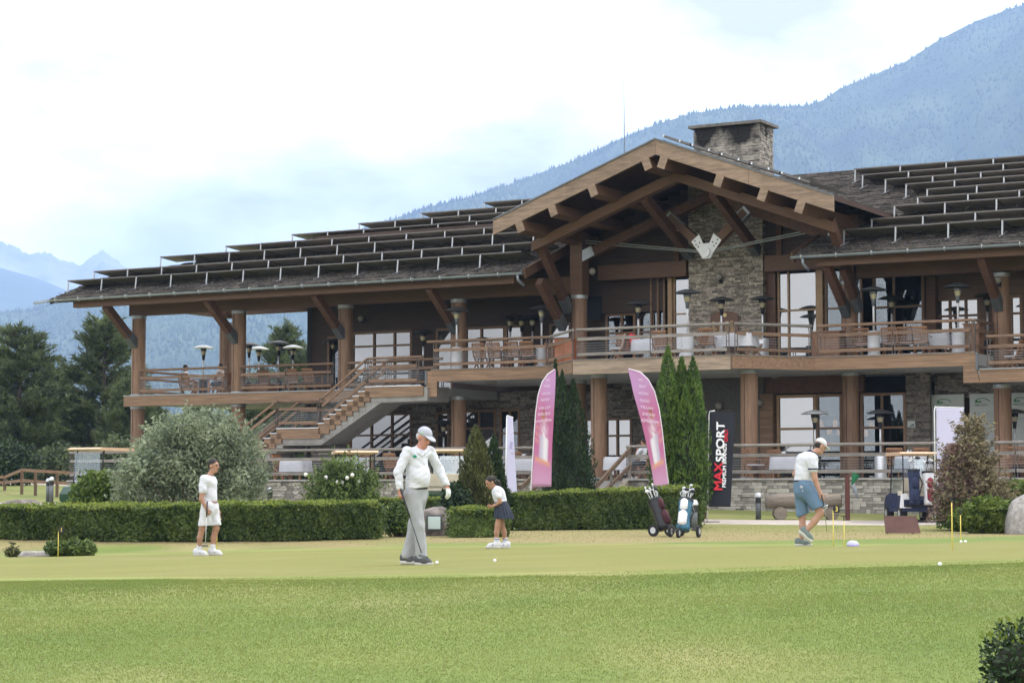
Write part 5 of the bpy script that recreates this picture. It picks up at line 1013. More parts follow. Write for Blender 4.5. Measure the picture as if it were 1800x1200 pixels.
# timber cabinets on the decks
def cabinet(label, u, v, zf, w, h, d=.5, mat=None):
    t = thing('cabinet', label, 'cabinet', Wd(u, v, zf), BROT); mt = mat or M('cabinet_wood', (.21, .115, .07), .65, .25, 5, (3, 3, .5)); MB().box(-w / 2, w / 2, -d / 2, d / 2, 0, h).build('body', mt, t)
    for k in range(2): MB().box(-w / 2 + .03 + k * w / 2, -.02 + k * w / 2, -d / 2 - .02, -d / 2, .05, h - .08).build('door', mt, t)
    MB().box(-w / 2 - .03, w / 2 + .03, -d / 2 - .04, d / 2, h, h + .04).build('top', mt, t)
cabinet('wooden cabinet at the left end of the right deck railing', Uv(1456, .9, 600), .9, ZD, .95, .88); cabinet('wooden cabinet behind the diagonal railing by the gable post', Uv(992, 2.4, 620), 2.2, ZD, .7, .85, .5, M('red_wood', (.36, .13, .06), .6, .2, 5, (3, 3, .5))); cabinet('narrow cabinet at the deck corner beside the gable post', Uv(972, .9, 620), .9, ZD, .35, .85)
cabinet('dark menu stand below the last column of the right deck', Uv(1712, .8, 600), .8, ZD, .5, .95); cabinet('wooden planter box on the left deck behind the railing', Uv(455, -.4, 680), -.5, ZL, 1.1, .35)
# honours board, screens, lamps, boards
ub = Uv(1275, TV, 560); hb = thing('honours_board', 'arched brown honours board with gold lines on the stone tower', 'board', Wd(ub, TV + .05, 5.75), BROT)
pr = [(-.52, 0), (.52, 0), (.52, 1.18)] + [(.52 * math.cos(a), 1.18 + .2 * math.sin(a)) for a in np.linspace(.1, math.pi - .1, 10)] + [(-.52, 1.18)]
MB().prism([(x, 0, z) for x, z in pr], (0, -.05, 0)).build('panel', M('board_brown', (.13, .065, .04), .5, .2, 5), hb)
mb = MB(); rr = random.Random(3)
for k in range(15):
    z = 1.0 - k * .062; mb.box(-.46, -.46 + rr.uniform(.1, .2), -.056, -.05, z, z + .02); mb.box(-.2, -.1, -.056, -.05, z, z + .02); mb.box(.04, .04 + rr.uniform(.1, .15), -.056, -.05, z, z + .02); mb.box(.22, .22 + rr.uniform(.08, .2), -.056, -.05, z, z + .02)
mb.build('gold_lines', M('gold_paint', (.62, .48, .22), .4, .1, 5), hb, kind='stuff'); MB().lathe([(.0, 0), (.07, 0), (.07, .01), (0, .01)], n=16).build('emblem', MATS['gold_paint'], hb).matrix_local = Matrix.Translation((.03, -.055, 1.24)) @ Matrix.Rotation(PI / 2, 4, 'X')
def onwall(name, label, cat, px, py, v, mb_, mat): u, z = onv(px, py, v); return mb_.build(name, mat, None, False, label=label, cat=cat), Wd(u, v, z)
def putwall(name, label, cat, px, py, v, parts_):
    u, z = onv(px, py, v); t = thing(name, label, cat, Wd(u, v, z), BROT)
    for nm, mb_, mat, s in parts_: mb_.build(nm, mat, t, s)
    return t
m_scr = M('dark_screen', (.012, .016, .026), .5, .1, 3, spec=.15); m_lampg = M('lamp_glass', (.26, .235, .20), .2, .08, 5, spec=.6)
putwall('television', 'dark flat screen on the wall right of the gable post', 'television', 1043, 542, -1.85, [('screen', MB().box(-.33, .33, -.05, 0, -.42, .42), m_scr, False), ('bracket', MB().box(-.1, .1, 0, .1, -.1, .1), m_dsteel, False)])
def lamp_parts(): return [('globe', MB().ball((0, -.22, 0), .13, 14, 10), m_lampg, True), ('arm', MB().tube([(0, 0, -.1), (0, -.12, -.2), (0, -.22, -.14)], .02, 6), m_blk, True), ('backplate', MB().box(-.06, .06, -.03, 0, -.2, .02), m_blk, False)]
for px, py, v, lab in ((1046, 478, -.35, 'glass globe lamp beside the gable post'), (1268, 487, TV + .0, 'wrought iron sconce on the stone tower'), (1340, 708, B3 + .05, 'round globe wall lamp left of the big lower window'), (1268, 713, B3 + .05, 'round globe wall lamp behind the black banner'), (1488, 487, .28, 'lamp on the top of the round column right of the tower'), (1757, 493, .28, 'lamp on the top of the last column of the right deck'), (640, 560, -2.95, 'dark lamp on the siding left of the windows')):
    putwall('wall_lamp', lab, 'lamp', px, py, v, lamp_parts())
for px, py, zc, lab in ((864, 671, 4.80, 'flat ceiling lamp under the main deck by the stair end'), (780, 708, 4.3, 'flat ceiling lamp deep under the main deck above the terrace heater'), (1365, 664, 4.80, 'round ceiling lamp above the big lower window'), (1542, 654, 4.80, 'flat ceiling lamp right of the lower column under the right deck'), (1638, 667, 4.80, 'round ceiling lamp under the right deck near the score boards')):
    u, v = onz(px, py, zc); v = max(min(v, 1.6), -2.2); u = Uv(px, v, py); t = thing('ceiling_lamp', lab, 'lamp', Wd(u, v, 4.838), BROT); MB().lathe([(.0, -.1), (.12, -.09), (.2, -.05), (.22, -.012), (.0, -.012)], n=18).build('shade', m_lampg, t, True); MB().cyl((0, 0, -.012), (0, 0, 0), .1, .1, 14).build('mount', m_blk, t)
m_lan = M('lantern_paper', (.85, .42, .18), .8, .1, 5, emit=.55)
for k, (px, py, lab) in enumerate(((1443, 744, 'pale paper lantern behind the glass, first from the big window'), (1458, 757, 'paper lantern behind the glass, hanging lowest on the left'), (1468, 744, 'paper lantern behind the glass, third from the big window'), (1475, 758, 'bright paper lantern behind the glass beside the lower column'), (1522, 761, 'orange paper lantern right of the lower column, hanging lower'), (1532, 748, 'orange paper lantern right of the lower column, hanging higher'))):
    u, z = onv(px, py, -2.3); t = thing('paper_lantern', lab, 'lantern', Wd(u, -2.3, z), 0, 'paper lanterns behind the lower windows'); MB().lathe([(.03, -.12), (.075, -.11), (.085, 0), (.06, .1), (.03, .12)], n=14).build('shade', m_lan, t, True); MB().cyl((0, 0, .12), (0, 0, 4.2 - z), .006, .006, 5).build('cord', m_blk, t)
# score boards
m_brd = M('board_white', (.46, .49, .47), .6, .05, 2); m_grn = M('print_green', (.05, .20, .07), .7, .1, 4); m_ink = M('print_dark', (.06, .10, .09), .7, .1, 4)
M4w = lambda x, z, y=-.008: Matrix.Translation((x, y, z)) @ Matrix.Rotation(PI / 2, 4, 'X')
for pa, pb, lab in ((1638, 1695, 'white score board left of the dark post'), (1705, 1750, 'white score board behind the withered thuja'), (1773, 1840, 'white score board right of the last lower column')):
    v = -1.86; ua, ub = Uv(pa, v, 740), Uv(pb, v, 740); w = ub - ua; t = thing('score_board', lab, 'board', Wd(ua, v, ZT + .75), BROT, 'score boards at the lower right'); MB().box(0, w, 0, .04, 0, 2.05).build('panel', m_brd, t)
    if w > .6:
        arc = MB(); arc.tube([(.18 + .24 * (1 - math.cos(a)), -.006, 1.78 + .12 * math.sin(a)) for a in np.linspace(.2, PI - .1, 12)], .014, 5); arc.prism([(.16, -.006, 1.76), (.24, -.006, 1.86), (.30, -.006, 1.78), (.34, -.006, 1.84), (.40, -.006, 1.76)], (0, .004, 0)); arc.build('logo', m_grn, t, kind='stuff'); letter('PIRIN GOLF', .085, m_ink, t, M4w(.38, 1.68))
        gr = MB()
        for k in range(24): gr.box(.08, w - .06, -.003, -.001, .1 + k * .058, .106 + k * .058)
        gr.build('print_grid', m_ink, t, kind='stuff')
putwall('notice', 'small white notice on the stone pier by the score boards', 'sign', 1602, 745, B3 + .04, [('panel', MB().box(-.13, .13, -.02, 0, -.1, .1), m_brd, False), ('print', MB().prism([(-.1, -.022, -.07), (.1, -.022, -.07), (.1, -.022, .02)], (0, .001, 0)), m_dsteel, False)])
# ------------------------------------------------------------------ banners
m_pole = M('banner_pole', (.78, .78, .80), .35, .05, 5)
def printmat(name):
    m = bpy.data.materials.new(name); m.use_nodes = True; t = m.node_tree; b = t.nodes['Principled BSDF']; a = t.nodes.new('ShaderNodeAttribute'); a.attribute_name = 'print'; t.links.new(a.outputs['Color'], b.inputs['Base Color']); b.inputs['Roughness'].default_value = .75; b.inputs['Specular IOR Level'].default_value = .2
    tr = t.nodes.new('ShaderNodeBsdfTranslucent'); t.links.new(a.outputs['Color'], tr.inputs[0]); ms = t.nodes.new('ShaderNodeMixShader'); ms.inputs[0].default_value = .3; t.links.new(b.outputs[0], ms.inputs[1]); t.links.new(tr.outputs[0], ms.inputs[2]); t.links.new(ms.outputs[0], t.nodes['Material Output'].inputs['Surface']); return m
m_print = printmat('printed_cloth')
def cloth(name, parent, left, right, color, s, c0, nr=46, nc=16, th=.004, wave=.03, wf=3.0, seed=0):
    """cloth between two edges given as (x, z) lists top to bottom; color(f, g) with f across, g down"""
    g = np.linspace(0, 1, nr); le = np.array(left, float); ri = np.array(right, float)
    def ev(e): t = np.linspace(0, 1, len(e)); return np.stack([np.interp(g, t, e[:, 0]), np.interp(g, t, e[:, 1])], 1)
    A, Bq = ev(le), ev(ri); V = []; C = []
    for side in (0, 1):
        for j in range(nr):
            for i in range(nc):
                f = i / (nc - 1); p = A[j] * (1 - f) + Bq[j] * f; V.append((p[0], wave * math.sin(f * wf + g[j] * 2.5 + seed) * (.3 + g[j] * .7) + wave * .5 * math.sin(g[j] * 9 + f * 2) + (th if side else 0), p[1])); C.append((*color(f, g[j]), 1))
    q = np.arange(nr * nc).reshape(nr, nc); F = np.stack([q[:-1, :-1], q[1:, :-1], q[1:, 1:], q[:-1, 1:]], -1).reshape(-1, 4); F = np.concatenate([F, F[:, ::-1] + nr * nc])
    bd = list(q[0]) + list(q[1:, -1]) + list(q[-1, -2::-1]) + list(q[-2:0:-1, 0]); F = np.concatenate([F, [(bd[k - 1], bd[k], bd[k] + nr * nc, bd[k - 1] + nr * nc) for k in range(len(bd))]])
    me = npmesh(name, V, F, m_print, True); at = me.color_attributes.new('print', 'FLOAT_COLOR', 'POINT'); at.data.foreach_set('color', np.array(C, np.float32).ravel()); return obj(name, me, parent)
def mixc(a, b, t): t = min(max(t, 0), 1); return tuple(x * (1 - t) + y * t for x, y in zip(a, b))
PK, PL, PW_, PO, PB = (.62, .22, .40), (.62, .36, .60), (.88, .84, .86), (.80, .42, .28), (.42, .16, .10)
def art(f, g):
    c = mixc(PL, PK, (g - .3) * 4) if g < .6 else mixc(PK, (.70, .40, .58), (g - .8) * 6)
    c = mixc(c, (.60, .34, .62), (.5 - abs(f - .8)) * .5 * (g < .45))
    x, y = f - .5, g - .70
    ray_ = max(0, 1 - abs(math.hypot(x * .6, y) - .02) / .16) * (.65 + .35 * math.sin(math.atan2(y, x * .6) * 9)); c = mixc(c, PW_, ray_ * (y < .12))
    if .50 < g < .60 and abs(f - .42) < .10 * (g - .48) / .1: c = mixc(PB, PO, (g - .52) * 8)
    if abs(f - .12) < .1 and .66 < g < .78: c = mixc(c, PO, .6 * (math.sin(g * 160) > -.2))
    if .70 < g < .86 and abs(f - .52) < .24: c = mixc((.62, .55, .66), PW_, 1.2 - abs(f - .62) * 5)
    if .855 < g < .885 and abs(f - .5) < .38: c = mixc(PO, PB, abs(f - .5) * 3 * (g > .868))
    return c
def feather(label, px0, Y, outL, outR, mirror, words, wc):
    x0, y0, z0 = gp(px0, Y); s = FPX / Y
    cv = lambda P: [((px - px0) / s, (860 - py) / s + CZ - z0) for px, py in P]
    t = thing('feather_flag', label, 'flag', (x0, y0, z0)); Lf, Rf = cv(outL), cv(outR)
    cloth('cloth', t, Lf, Rf, (lambda f, g: art(1 - f if mirror else f, g)), s, x0, wave=.025)
    e = Rf if mirror else Lf
    pts = [(e[-1][0], 0, 0)] + [(x, 0, z) for x, z in e[::-1]] if not mirror else [(e[-1][0] - .0, .0, 0)] + [(x, .0, z) for x, z in e[::-1]]
    MB().tube([(x + (.012 if mirror else -.012), .02, z) for x, _, z in pts], .014, 6).build('pole', m_pole, t, True)
    for (px, py, w), txt in zip(wc, words):
        M4 = Matrix.Translation(((px - px0) / s, -.055, (860 - py) / s + CZ - z0)) @ Matrix.Rotation(R(-6 if not mirror else 8) , 4, 'Y') @ Matrix.Rotation(PI / 2, 4, 'X') @ (Matrix.Scale(-1, 4, (1, 0, 0)) if mirror else Matrix.Identity(4)); letter(txt, w * .88 / s, M('flag_lettering', (.80, .68, .80), .7, .03, 3), t, M4)
    return t
WORDS = ['IN', 'THE', 'HIGH', 'GOLF', 'VALLEY', 'SMOKE', 'WHISPER']
feather('pink feather flag with white lettering left of the dark cypress', 938, 56.5, [(976.5, 649), (964, 657), (954, 671), (947, 693), (942.5, 725), (940, 760), (937.5, 800), (934, 856)], [(977, 649.5), (977, 665), (976, 690), (974.5, 715), (973, 745), (971, 780), (970, 815), (969, 855)], False, WORDS, [(963, 668, 7), (961.5, 679, 7), (960, 692, 7.5), (958.5, 703, 7.5), (957.5, 717, 7.5), (956.5, 728, 8), (955.5, 740, 8)])
feather('pink feather flag with mirrored lettering left of the bright cypress trio', 1165, 56, [(1105, 648.5), (1109, 665), (1114, 690), (1121, 715), (1129, 745), (1138, 785), (1145, 820), (1151, 858)], [(1105.5, 648), (1126, 654), (1140, 667), (1151, 688), (1159, 720), (1164, 755), (1169, 805), (1175.5, 857)], True, WORDS, [(1127, 668, 8), (1130, 680, 8), (1132, 692, 8), (1134, 705, 8), (1138, 717, 8), (1141, 729, 8), (1143, 741, 9)])
# black banner
x0, y0, z0 = gp(1243, 57.5); s = FPX / 57.5; q = lambda px, py: ((px - 1243) / s, (860 - py) / s + CZ - z0)
t = thing('banner', 'tall dark grey banner reading MAXSPORT on a white pole by the path', 'banner', (x0, y0, z0))
cloth('cloth', t, [q(1249, 724), q(1246.5, 890)], [q(1293.5, 725), q(1290, 790), (q(1284, 890))], lambda f, g: (.043, .045, .058), s, x0, wave=.035)
MB().tube([q(1243, 918)[:1] + (.02, 0), (q(1247.5, 730)[0], .02, q(1247.5, 730)[1]), (q(1249, 723)[0], .02, q(1249, 723)[1]), (q(1258, 722)[0], .02, q(1258, 722)[1])], .016, 7).build('pole', m_pole, t, True)
MB().bar((q(1250, 722.6)[0], .02, q(1250, 722.6)[1]), (q(1293, 723.6)[0], .02, q(1293, 723.6)[1]), .02, .02).build('top_bar', m_blk, t); MB().bar((-.28, 0, .012), (.33, 0, .012), .25, .024).build('foot', m_blk, t)
m_red = M('print_red', (.72, .03, .05), .6, .05, 3); m_wht = M('print_white', (.86, .86, .9), .6, .03, 3)
def vtext(txt, px, py, size, mat, length):
    x, z = q(px, py); me = text_mesh(txt, size / s, .002); me.materials.clear(); me.materials.append(mat)
    V = np.array([v.co for v in me.vertices]); V[:, 0] -= (V[:, 0].max() + V[:, 0].min()) / 2; wscale = length / s / np.ptp(V[:, 0]); V[:, 1] = (V[:, 1] - (V[:, 1].max() + V[:, 1].min()) / 2) * (size / s / np.ptp(V[:, 1])); me.vertices.foreach_set('co', V.astype(np.float32).ravel())
    M4 = Matrix.Translation((x, -.075, z)) @ Matrix.Rotation(R(1.5), 4, 'Y') @ Matrix.Rotation(PI / 2, 4, 'X') @ Matrix.Rotation(PI / 2, 4, 'Z') @ Matrix.Scale(wscale, 4, (1, 0, 0)); me.transform(M4); o = obj('lettering', me, t)
    me2 = me.copy(); me2.transform(Matrix.Translation((.018 * size / 14, -.001, 0))); obj('lettering', me2, t); me3 = me.copy(); me3.transform(Matrix.Translation((0, -.0015, .018 * size / 14))); obj('lettering', me3, t)
vtext('MAX', 1262.2, 837, 14, m_red, 48); vtext('SPORT', 1266, 777, 14, m_wht, 69); vtext('PREMIUM BRANDS', 1273.3, 818, 6.2, m_wht, 76); vtext('ONLY', 1276.5, 765.5, 6.2, m_red, 22)
# white banners
def white_banner(label, px0, Y, Lp, Rp, pole, top=None, marks=()):
    x0, y0, z0 = gp(px0, Y); s = FPX / Y; q = lambda p: ((p[0] - px0) / s, (860 - p[1]) / s + CZ - z0); t = thing('banner', label, 'banner', (x0, y0, z0))
    cloth('cloth', t, [q(p) for p in Lp], [q(p) for p in Rp], lambda f, g: (.72, .70, .86), s, x0, wave=.02)
    MB().tube([(q(p)[0], .02, max(q(p)[1], 0)) for p in pole], .017, 7).build('pole', m_pole, t, True)
    if top: a, b = q(top[0]), q(top[1]); MB().tube([(a[0], .015, a[1]), (b[0], .015, b[1])], .014, 6).build('top_bar', m_pole, t)
    for txt, px, py, sz in marks: x, z = q((px, py)); letter(txt, sz / s, M('print_violet', (.16, .13, .30), .7, .1, 3), t, Matrix.Translation((x, -.05, z)) @ Matrix.Rotation(R(8), 4, 'Y') @ Matrix.Rotation(PI / 2, 4, 'X') @ Matrix.Rotation(PI / 2, 4, 'Z'))
white_banner('narrow white banner seen almost edge on, behind the girl', 890, 55, [(892.5, 731), (891, 790), (889, 868)], [(901.5, 734), (905, 800), (909, 868)], [(888, 875), (891, 731)], ((891, 730), (902, 734)), (('VW', 899, 783, 8), ('I', 901, 797, 8)))
white_banner('blank white banner behind the withered thuja on the right', 1645, 56, [(1648.5, 716.5), (1648.5, 905)], [(1697, 717.5), (1696, 905)], [(1645, 915), (1645.5, 722), (1647, 716)], ((1646, 715), (1698, 717)))
# ------------------------------------------------------------------ golf gear
m_cream = M('cart_cream', (.70, .62, .50), .45, .08, 3); m_tan = M('cart_roof_tan', (.62, .42, .28), .5, .1, 3); m_tyre = M('tyre_rubber', (.018, .018, .02), .8, .2, 9); m_rim = M('wheel_rim', (.55, .56, .58), .35, .1, 5, metal=.5); m_navy = M('navy_fabric', (.022, .03, .07), .8, .2, 6, bump=.2); m_bagw = M('white_leather', (.72, .72, .74), .5, .06, 5); m_cgr = M('dark_green_paint', (.012, .05, .03), .25, .1, 3, spec=.6)
def golf_cart(label, loc, rot, body):
    t = thing('golf_cart', label, 'golf cart', loc, rot, 'golf carts parked around the lodge')
    MB().prism([(-1.15, -.55, .3), (-1.2, -.55, .62), (-.85, -.55, .72), (-.35, -.55, .74), (-.3, -.55, .42), (.35, -.55, .38), (.55, -.55, .8), (1.0, -.55, .72), (1.2, -.55, .5), (1.18, -.55, .28)], (0, 1.1, 0)).build('body', body, t)
    MB().prism([(-1.05, -.6, 1.83), (.75, -.6, 1.83), (.8, -.6, 1.87), (.6, -.6, 1.92), (-.95, -.6, 1.92), (-1.1, -.6, 1.87)], (0, 1.2, 0)).build('roof', m_tan, t)
    for x0, x1, y in ((-.9, -.85, -.5), (-.9, -.85, .5), (.62, .38, -.5), (.62, .38, .5)): MB().tube([(x0, y, .7), (x1 if x1 > 0 else x0, y, 1.84)], .02, 6).build('roof_post', m_blk, t)
    MB().box(-.75, -.25, -.5, .5, .72, .86).build('seat', m_cream, t); MB().bar((-.78, 0, .86), (-.86, 0, 1.2), 1.0, .08, (1, 0, 0)).build('seat_back', m_cream, t); MB().box(.55, .57, -.48, .48, .82, 1.75).build('windshield', glassmat('cart_glass', .1, (.85, .9, .9)), t)
    st = MB(); st.tube([(.5, -.25, .8), (.28, -.25, 1.02)], .018, 6); st.tube([(.27 + .05 * math.cos(a), -.25 + .17 * math.sin(a), 1.03 + .15 * math.cos(a)) for a in np.linspace(0, 2 * PI, 15)], .013, 5); st.build('steering_wheel', m_blk, t)
    MB().box(-1.22, -.95, -.5, .5, .42, .5).build('bag_rack', m_blk, t)
    for x in (-.75, .82):
        for y in (-.5, .5):
            w = MB().cyl((x, y - .09, .23), (x, y + .09, .23), .23, .23, 18).build('wheel', m_tyre, t); MB().cyl((x, y - .095, .23), (x, y + .095, .23), .12, .12, 12).build('rim', m_rim, w)
    return t
x, y, z = gp(1620, 57.2); golf_cart('golf cart with two golf bags on its rear rack, right of the brown post', (x, y + 1.1, z), PI / 2 + .05, m_navy)
for dx in (-.47, .5): MB().prism([(-.14, -.02, .42), (.12, -.02, .42), (.12, -.02, .6), (.02, -.02, .82), (-.1, -.02, .8)], (0, .25, 0)).build('fender', m_bagw, bpy.data.objects['golf_cart']).matrix_local = Matrix.Translation((-1.15, -dx, -.02)) @ Matrix.Rotation(-PI / 2, 4, 'Z')
x, y, z = gp(622, 60); golf_cart('golf cart half hidden by the rose bush', (x, y, z), PI / 2 + .15, m_cgr)
x, y, z = gp(785, 62); golf_cart('golf cart behind the thujas with only its roof showing', (x, y, z), PI / 2 - .1, m_cgr)
x, y, z = gp(172, 65); golf_cart('dark green golf cart behind the bright bush on the left', (x, y, z), -PI / 2 - .45, m_cgr)
def golf_bag(name, label, loc, rot, tilt, main, trim, heads, h=.86):
    t = thing(name, label, 'golf bag', loc, rot); t.rotation_euler = (tilt, 0, rot)
    MB().lathe([(.0, 0), (.15, 0), (.155, .08), (.14, .2), (.145, h * .6), (.16, h * .92), (.155, h), (.12, h), (.12, h - .05), (0, h - .06)], n=18).build('body', main, t, True)
    MB().tube([(0, -.11, .09), (0, -.125, .12), (0, -.13, .36), (0, -.11, .40)], [.07, .10, .10, .06], 12).build('pocket', trim, t, True); MB().tube([(0, -.11, .44), (0, -.12, .48), (0, -.125, .66), (0, -.11, .7)], [.05, .09, .085, .05], 12).build('pocket', trim, t, True); MB().tube([(.12, 0, h * .9), (.22, -.02, h * .6), (.13, 0, h * .28)], .018, 6).build('strap', m_blk, t)
    MB().lathe([(.162, h - .06), (.17, h - .05), (.17, h), (.16, h)], n=18).build('collar', m_blk, t)
    rr = random.Random(int(loc[0] * 100))
    for k in range(heads):
        a = 6.28 * k / heads; r0 = .06; p = Vector((r0 * math.cos(a), r0 * math.sin(a), h - .1)); q_ = p + Vector((.05 * math.cos(a), .05 * math.sin(a), .28 + rr.uniform(0, .12))); c = MB(); c.cyl(p, q_, .006, .006, 6); b = c.build('club', m_alu, t)
        wood = k % 3 == 0; MB().ball(q_ + Vector((.02, 0, .02)), .05 if wood else .032, 9, 6, (1.2, .9, .8) if wood else (1.2, .5, .9)).build('club_head', (m_bagw if k % 2 else m_blk) if wood else m_rim, b, True)
    return t
cx, cy, cz = gp(1608, 57.0); golf_bag('golf_bag', 'dark navy golf bag with white emblem on the cart rack, left one', (cx, cy - .05, cz + .5), 0, R(-6), m_navy, m_navy, 7, .95)
cx, cy, cz = gp(1634, 57.0); golf_bag('golf_bag', 'white golf bag with red trim on the cart rack, right one', (cx, cy - .05, cz + .5), .2, R(-6), m_bagw, M('maroon_fabric', (.22, .03, .05), .8, .2, 6), 9, .9)
def trolley(label, loc, rot):
    t = thing('golf_trolley', label, 'golf trolley', loc, rot); t.scale = (.9, .9, .9)
    MB().tube([(0, -.1, .12), (0, .05, .55), (0, .32, 1.02)], .018, 6).build('spine', m_blk, t, True); MB().tube([(-.33, .12, .14), (0, .02, .32), (.33, .12, .14)], .016, 6).build('axle', m_dsteel, t, True); MB().tube([(0, -.1, .13), (0, -.42, .12)], .016, 6).build('front_arm', m_dsteel, t)
    MB().tube([(-.12 + .0, .32, 1.0), (-.17, .36, 1.1), (-.1, .40, 1.16), (.1, .40, 1.16), (.17, .36, 1.1), (.12, .32, 1.0)], .014, 6).build('handle', m_rim, t, True); MB().box(-.11, .11, .2, .34, .86, .93).build('tray', m_bagw, t)
    for x, y, r in ((-.36, .12, .15), (.36, .12, .15), (0, -.44, .12)):
        w = MB().cyl((x - .03, y, r), (x + .03, y, r), r, r, 18).build('wheel', m_tyre, t); MB().cyl((x - .032, y, r), (x + .032, y, r), r * .55, r * .55, 10).build('rim', m_rim, w)
x, y, z = gp(1201, 47); trolley('golf trolley carrying the white and blue bag in front of the hedge end', (x, y, z), -.35); golf_bag('golf_bag', 'white and blue golf bag leaning on the right trolley', (x - .02, y - .14, z + .16), -.35, R(-24), M('blue_white_fabric', (.02, .04, .09), .6, .3, 5, col2=(.06, .20, .30)), m_bagw, 8, .74)
x, y, z = gp(1170, 47.8); trolley('golf trolley carrying the black bag, left of the blue and white one', (x, y, z), .9); golf_bag('golf_bag', 'black golf bag with red details leaning on the left trolley', (x - .02, y - .10, z + .16), .9, R(-24), m_blk, M('dark_red_fabric', (.05, .010, .014), .7, .2, 6), 7, .74)
def bollard(label, px, Y, h=.75):
    x, y, _ = gp(px, Y); z = float(hz(x, y)); t = thing('bollard', label, 'bollard', (x, y, z), 0, 'path light bollards'); MB().cyl((0, 0, -.05), (0, 0, h), .075, .075, 14).build('post', m_dsteel, t, True); MB().lathe([(.1, h), (.1, h + .03), (.085, h + .09), (.05, h + .13), (0, h + .145)], n=14).build('cap', m_rim, t, True); MB().cyl((0, 0, h - .16), (0, 0, h - .02), .078, .078, 14).build('lens', m_blk, t)
bollard('bollard beside the cart path on the far left, lower of two', 90, 74, .85); bollard('bollard behind the fence side of the far left path', 84, 84, .8); bollard('bollard in front of the stone wall right of the silvery bush', 474, 60); bollard('bollard right of the two golf trolleys', 1221, 52, .62); bollard('bollard left of the log bench', 1333, 59.5, .62)
# log bench
xa, ya, za = gp(1352, 59.6); t = thing('log_bench', 'thick grey log lying on two stumps by the stone wall', 'log', (xa, ya, za)); m_log = M('old_log', (.22, .185, .15), .9, .35, 4, (.5, 3, 3), .3)
lm_ = MB(); pts = [(-.1, 0, .5), (.5, 0, .52), (1.2, .02, .5), (2.02, 0, .52)]; lm_.tube(pts, [.19, .21, .2, .2], 14); lm_.build('log', m_log, t, True); MB().cyl((2.02, 0, .52), (2.035, 0, .52), .185, .185, 14).build('log_end', M('log_end_dark', (.05, .04, .035), .9, .3, 9), t)
for x in (.3, 1.75): MB().cyl((x, -.25, .17), (x, .25, .17), .19, .19, 12).build('stump', m_log, t)
xs_, ys_, zs_ = gp(1585, 49.5); t = thing('sign_board', 'low slanted brown sign board at the back of the green', 'sign', (xs_, ys_, zs_)); MB().hexa([(-.40, -.14, .02), (.42, -.14, .02), (.42, -.11, .02), (-.40, -.11, .02), (-.40, .06, .42), (.36, .06, .42), (.36, .09, .42), (-.40, .09, .42)]).build('panel', M('red_brown_paint', (.10, .045, .035), .5, .2, 4), t)
for sx in (-.3, .3): MB().bar((sx, .2, 0), (sx, .09, .38), .04, .04).build('support', m_blk, t)
xp, yp, zp = gp(1490, 58.6); t = thing('post', 'dark red post with a green ball scoop hanging on it', 'post', (xp, yp, zp)); MB().box(-.06, .06, -.06, .06, -.05, 1.25).build('shaft', M('dark_red_paint', (.10, .035, .028), .6, .2, 5), t); MB().lathe([(.02, -.2), (.05, -.1), (.1, .05), (.12, .13), (.0, .14)], n=12).build('scoop', M('green_plastic', (.02, .16, .07), .4, .1, 4), t).matrix_local = Matrix.Translation((.2, -.05, 1.18)) @ Matrix.Rotation(.4, 4, 'Y'); MB().tube([(.15, -.06, 1.0), (.22, -.07, .8), (.28, -.06, .62)], [.05, .06, .02], 6).build('cloth_strip', M('grey_rag', (.25, .27, .30), .9, .2, 5), t, True)
xp, yp, zp = gp(1236, 60); MB().box(-.08, .08, -.08, .08, -.05, 1.3).build('wooden_post', M('dark_red_paint', (.1, .035, .028)), None, label='dark red post between the cypress and the black banner', cat='post').location = (xp, yp, zp)
# timber fence far left
x0, y0, _ = gp(-60, 98); x1, y1, _ = gp(142, 90); t = thing('timber_fence', 'orange brown timber fence with sloping end at the far left', 'fence', (0, 0, 0)); m_of = M('orange_timber', (.21, .125, .072), .7, .25, 5)
A_ = [(gp(px, Y)[0], Y) for px, Y in ((-60, 96), (8, 95), (38, 92), (62, 91), (140, 89))]; Hh = [.55, .55, 1.02, 1.02, 1.0]
for (xa, ya), (xb, yb), ha, hb in zip(A_[:-1], A_[1:], Hh[:-1], Hh[1:]):
    for f in (1, .55): MB().bar((xa, ya, float(hz(xa, ya)) + .05 + ha * f), (xb, yb, float(hz(xb, yb)) + .05 + hb * f), .06, .13).build('rail', m_of, t)
for px, Y, h in ((8, 95, .6), (38, 92, 1.05), (62, 91, 1.05), (100, 90, 1.02), (139, 89, 1.02)): x, y, _ = gp(px, Y); z = float(hz(x, y)); MB().box(x - .06, x + .06, y - .05, y + .05, z - .1, z + h).build('post', M('brown_post', (.14, .09, .06), .8, .2, 5), t)
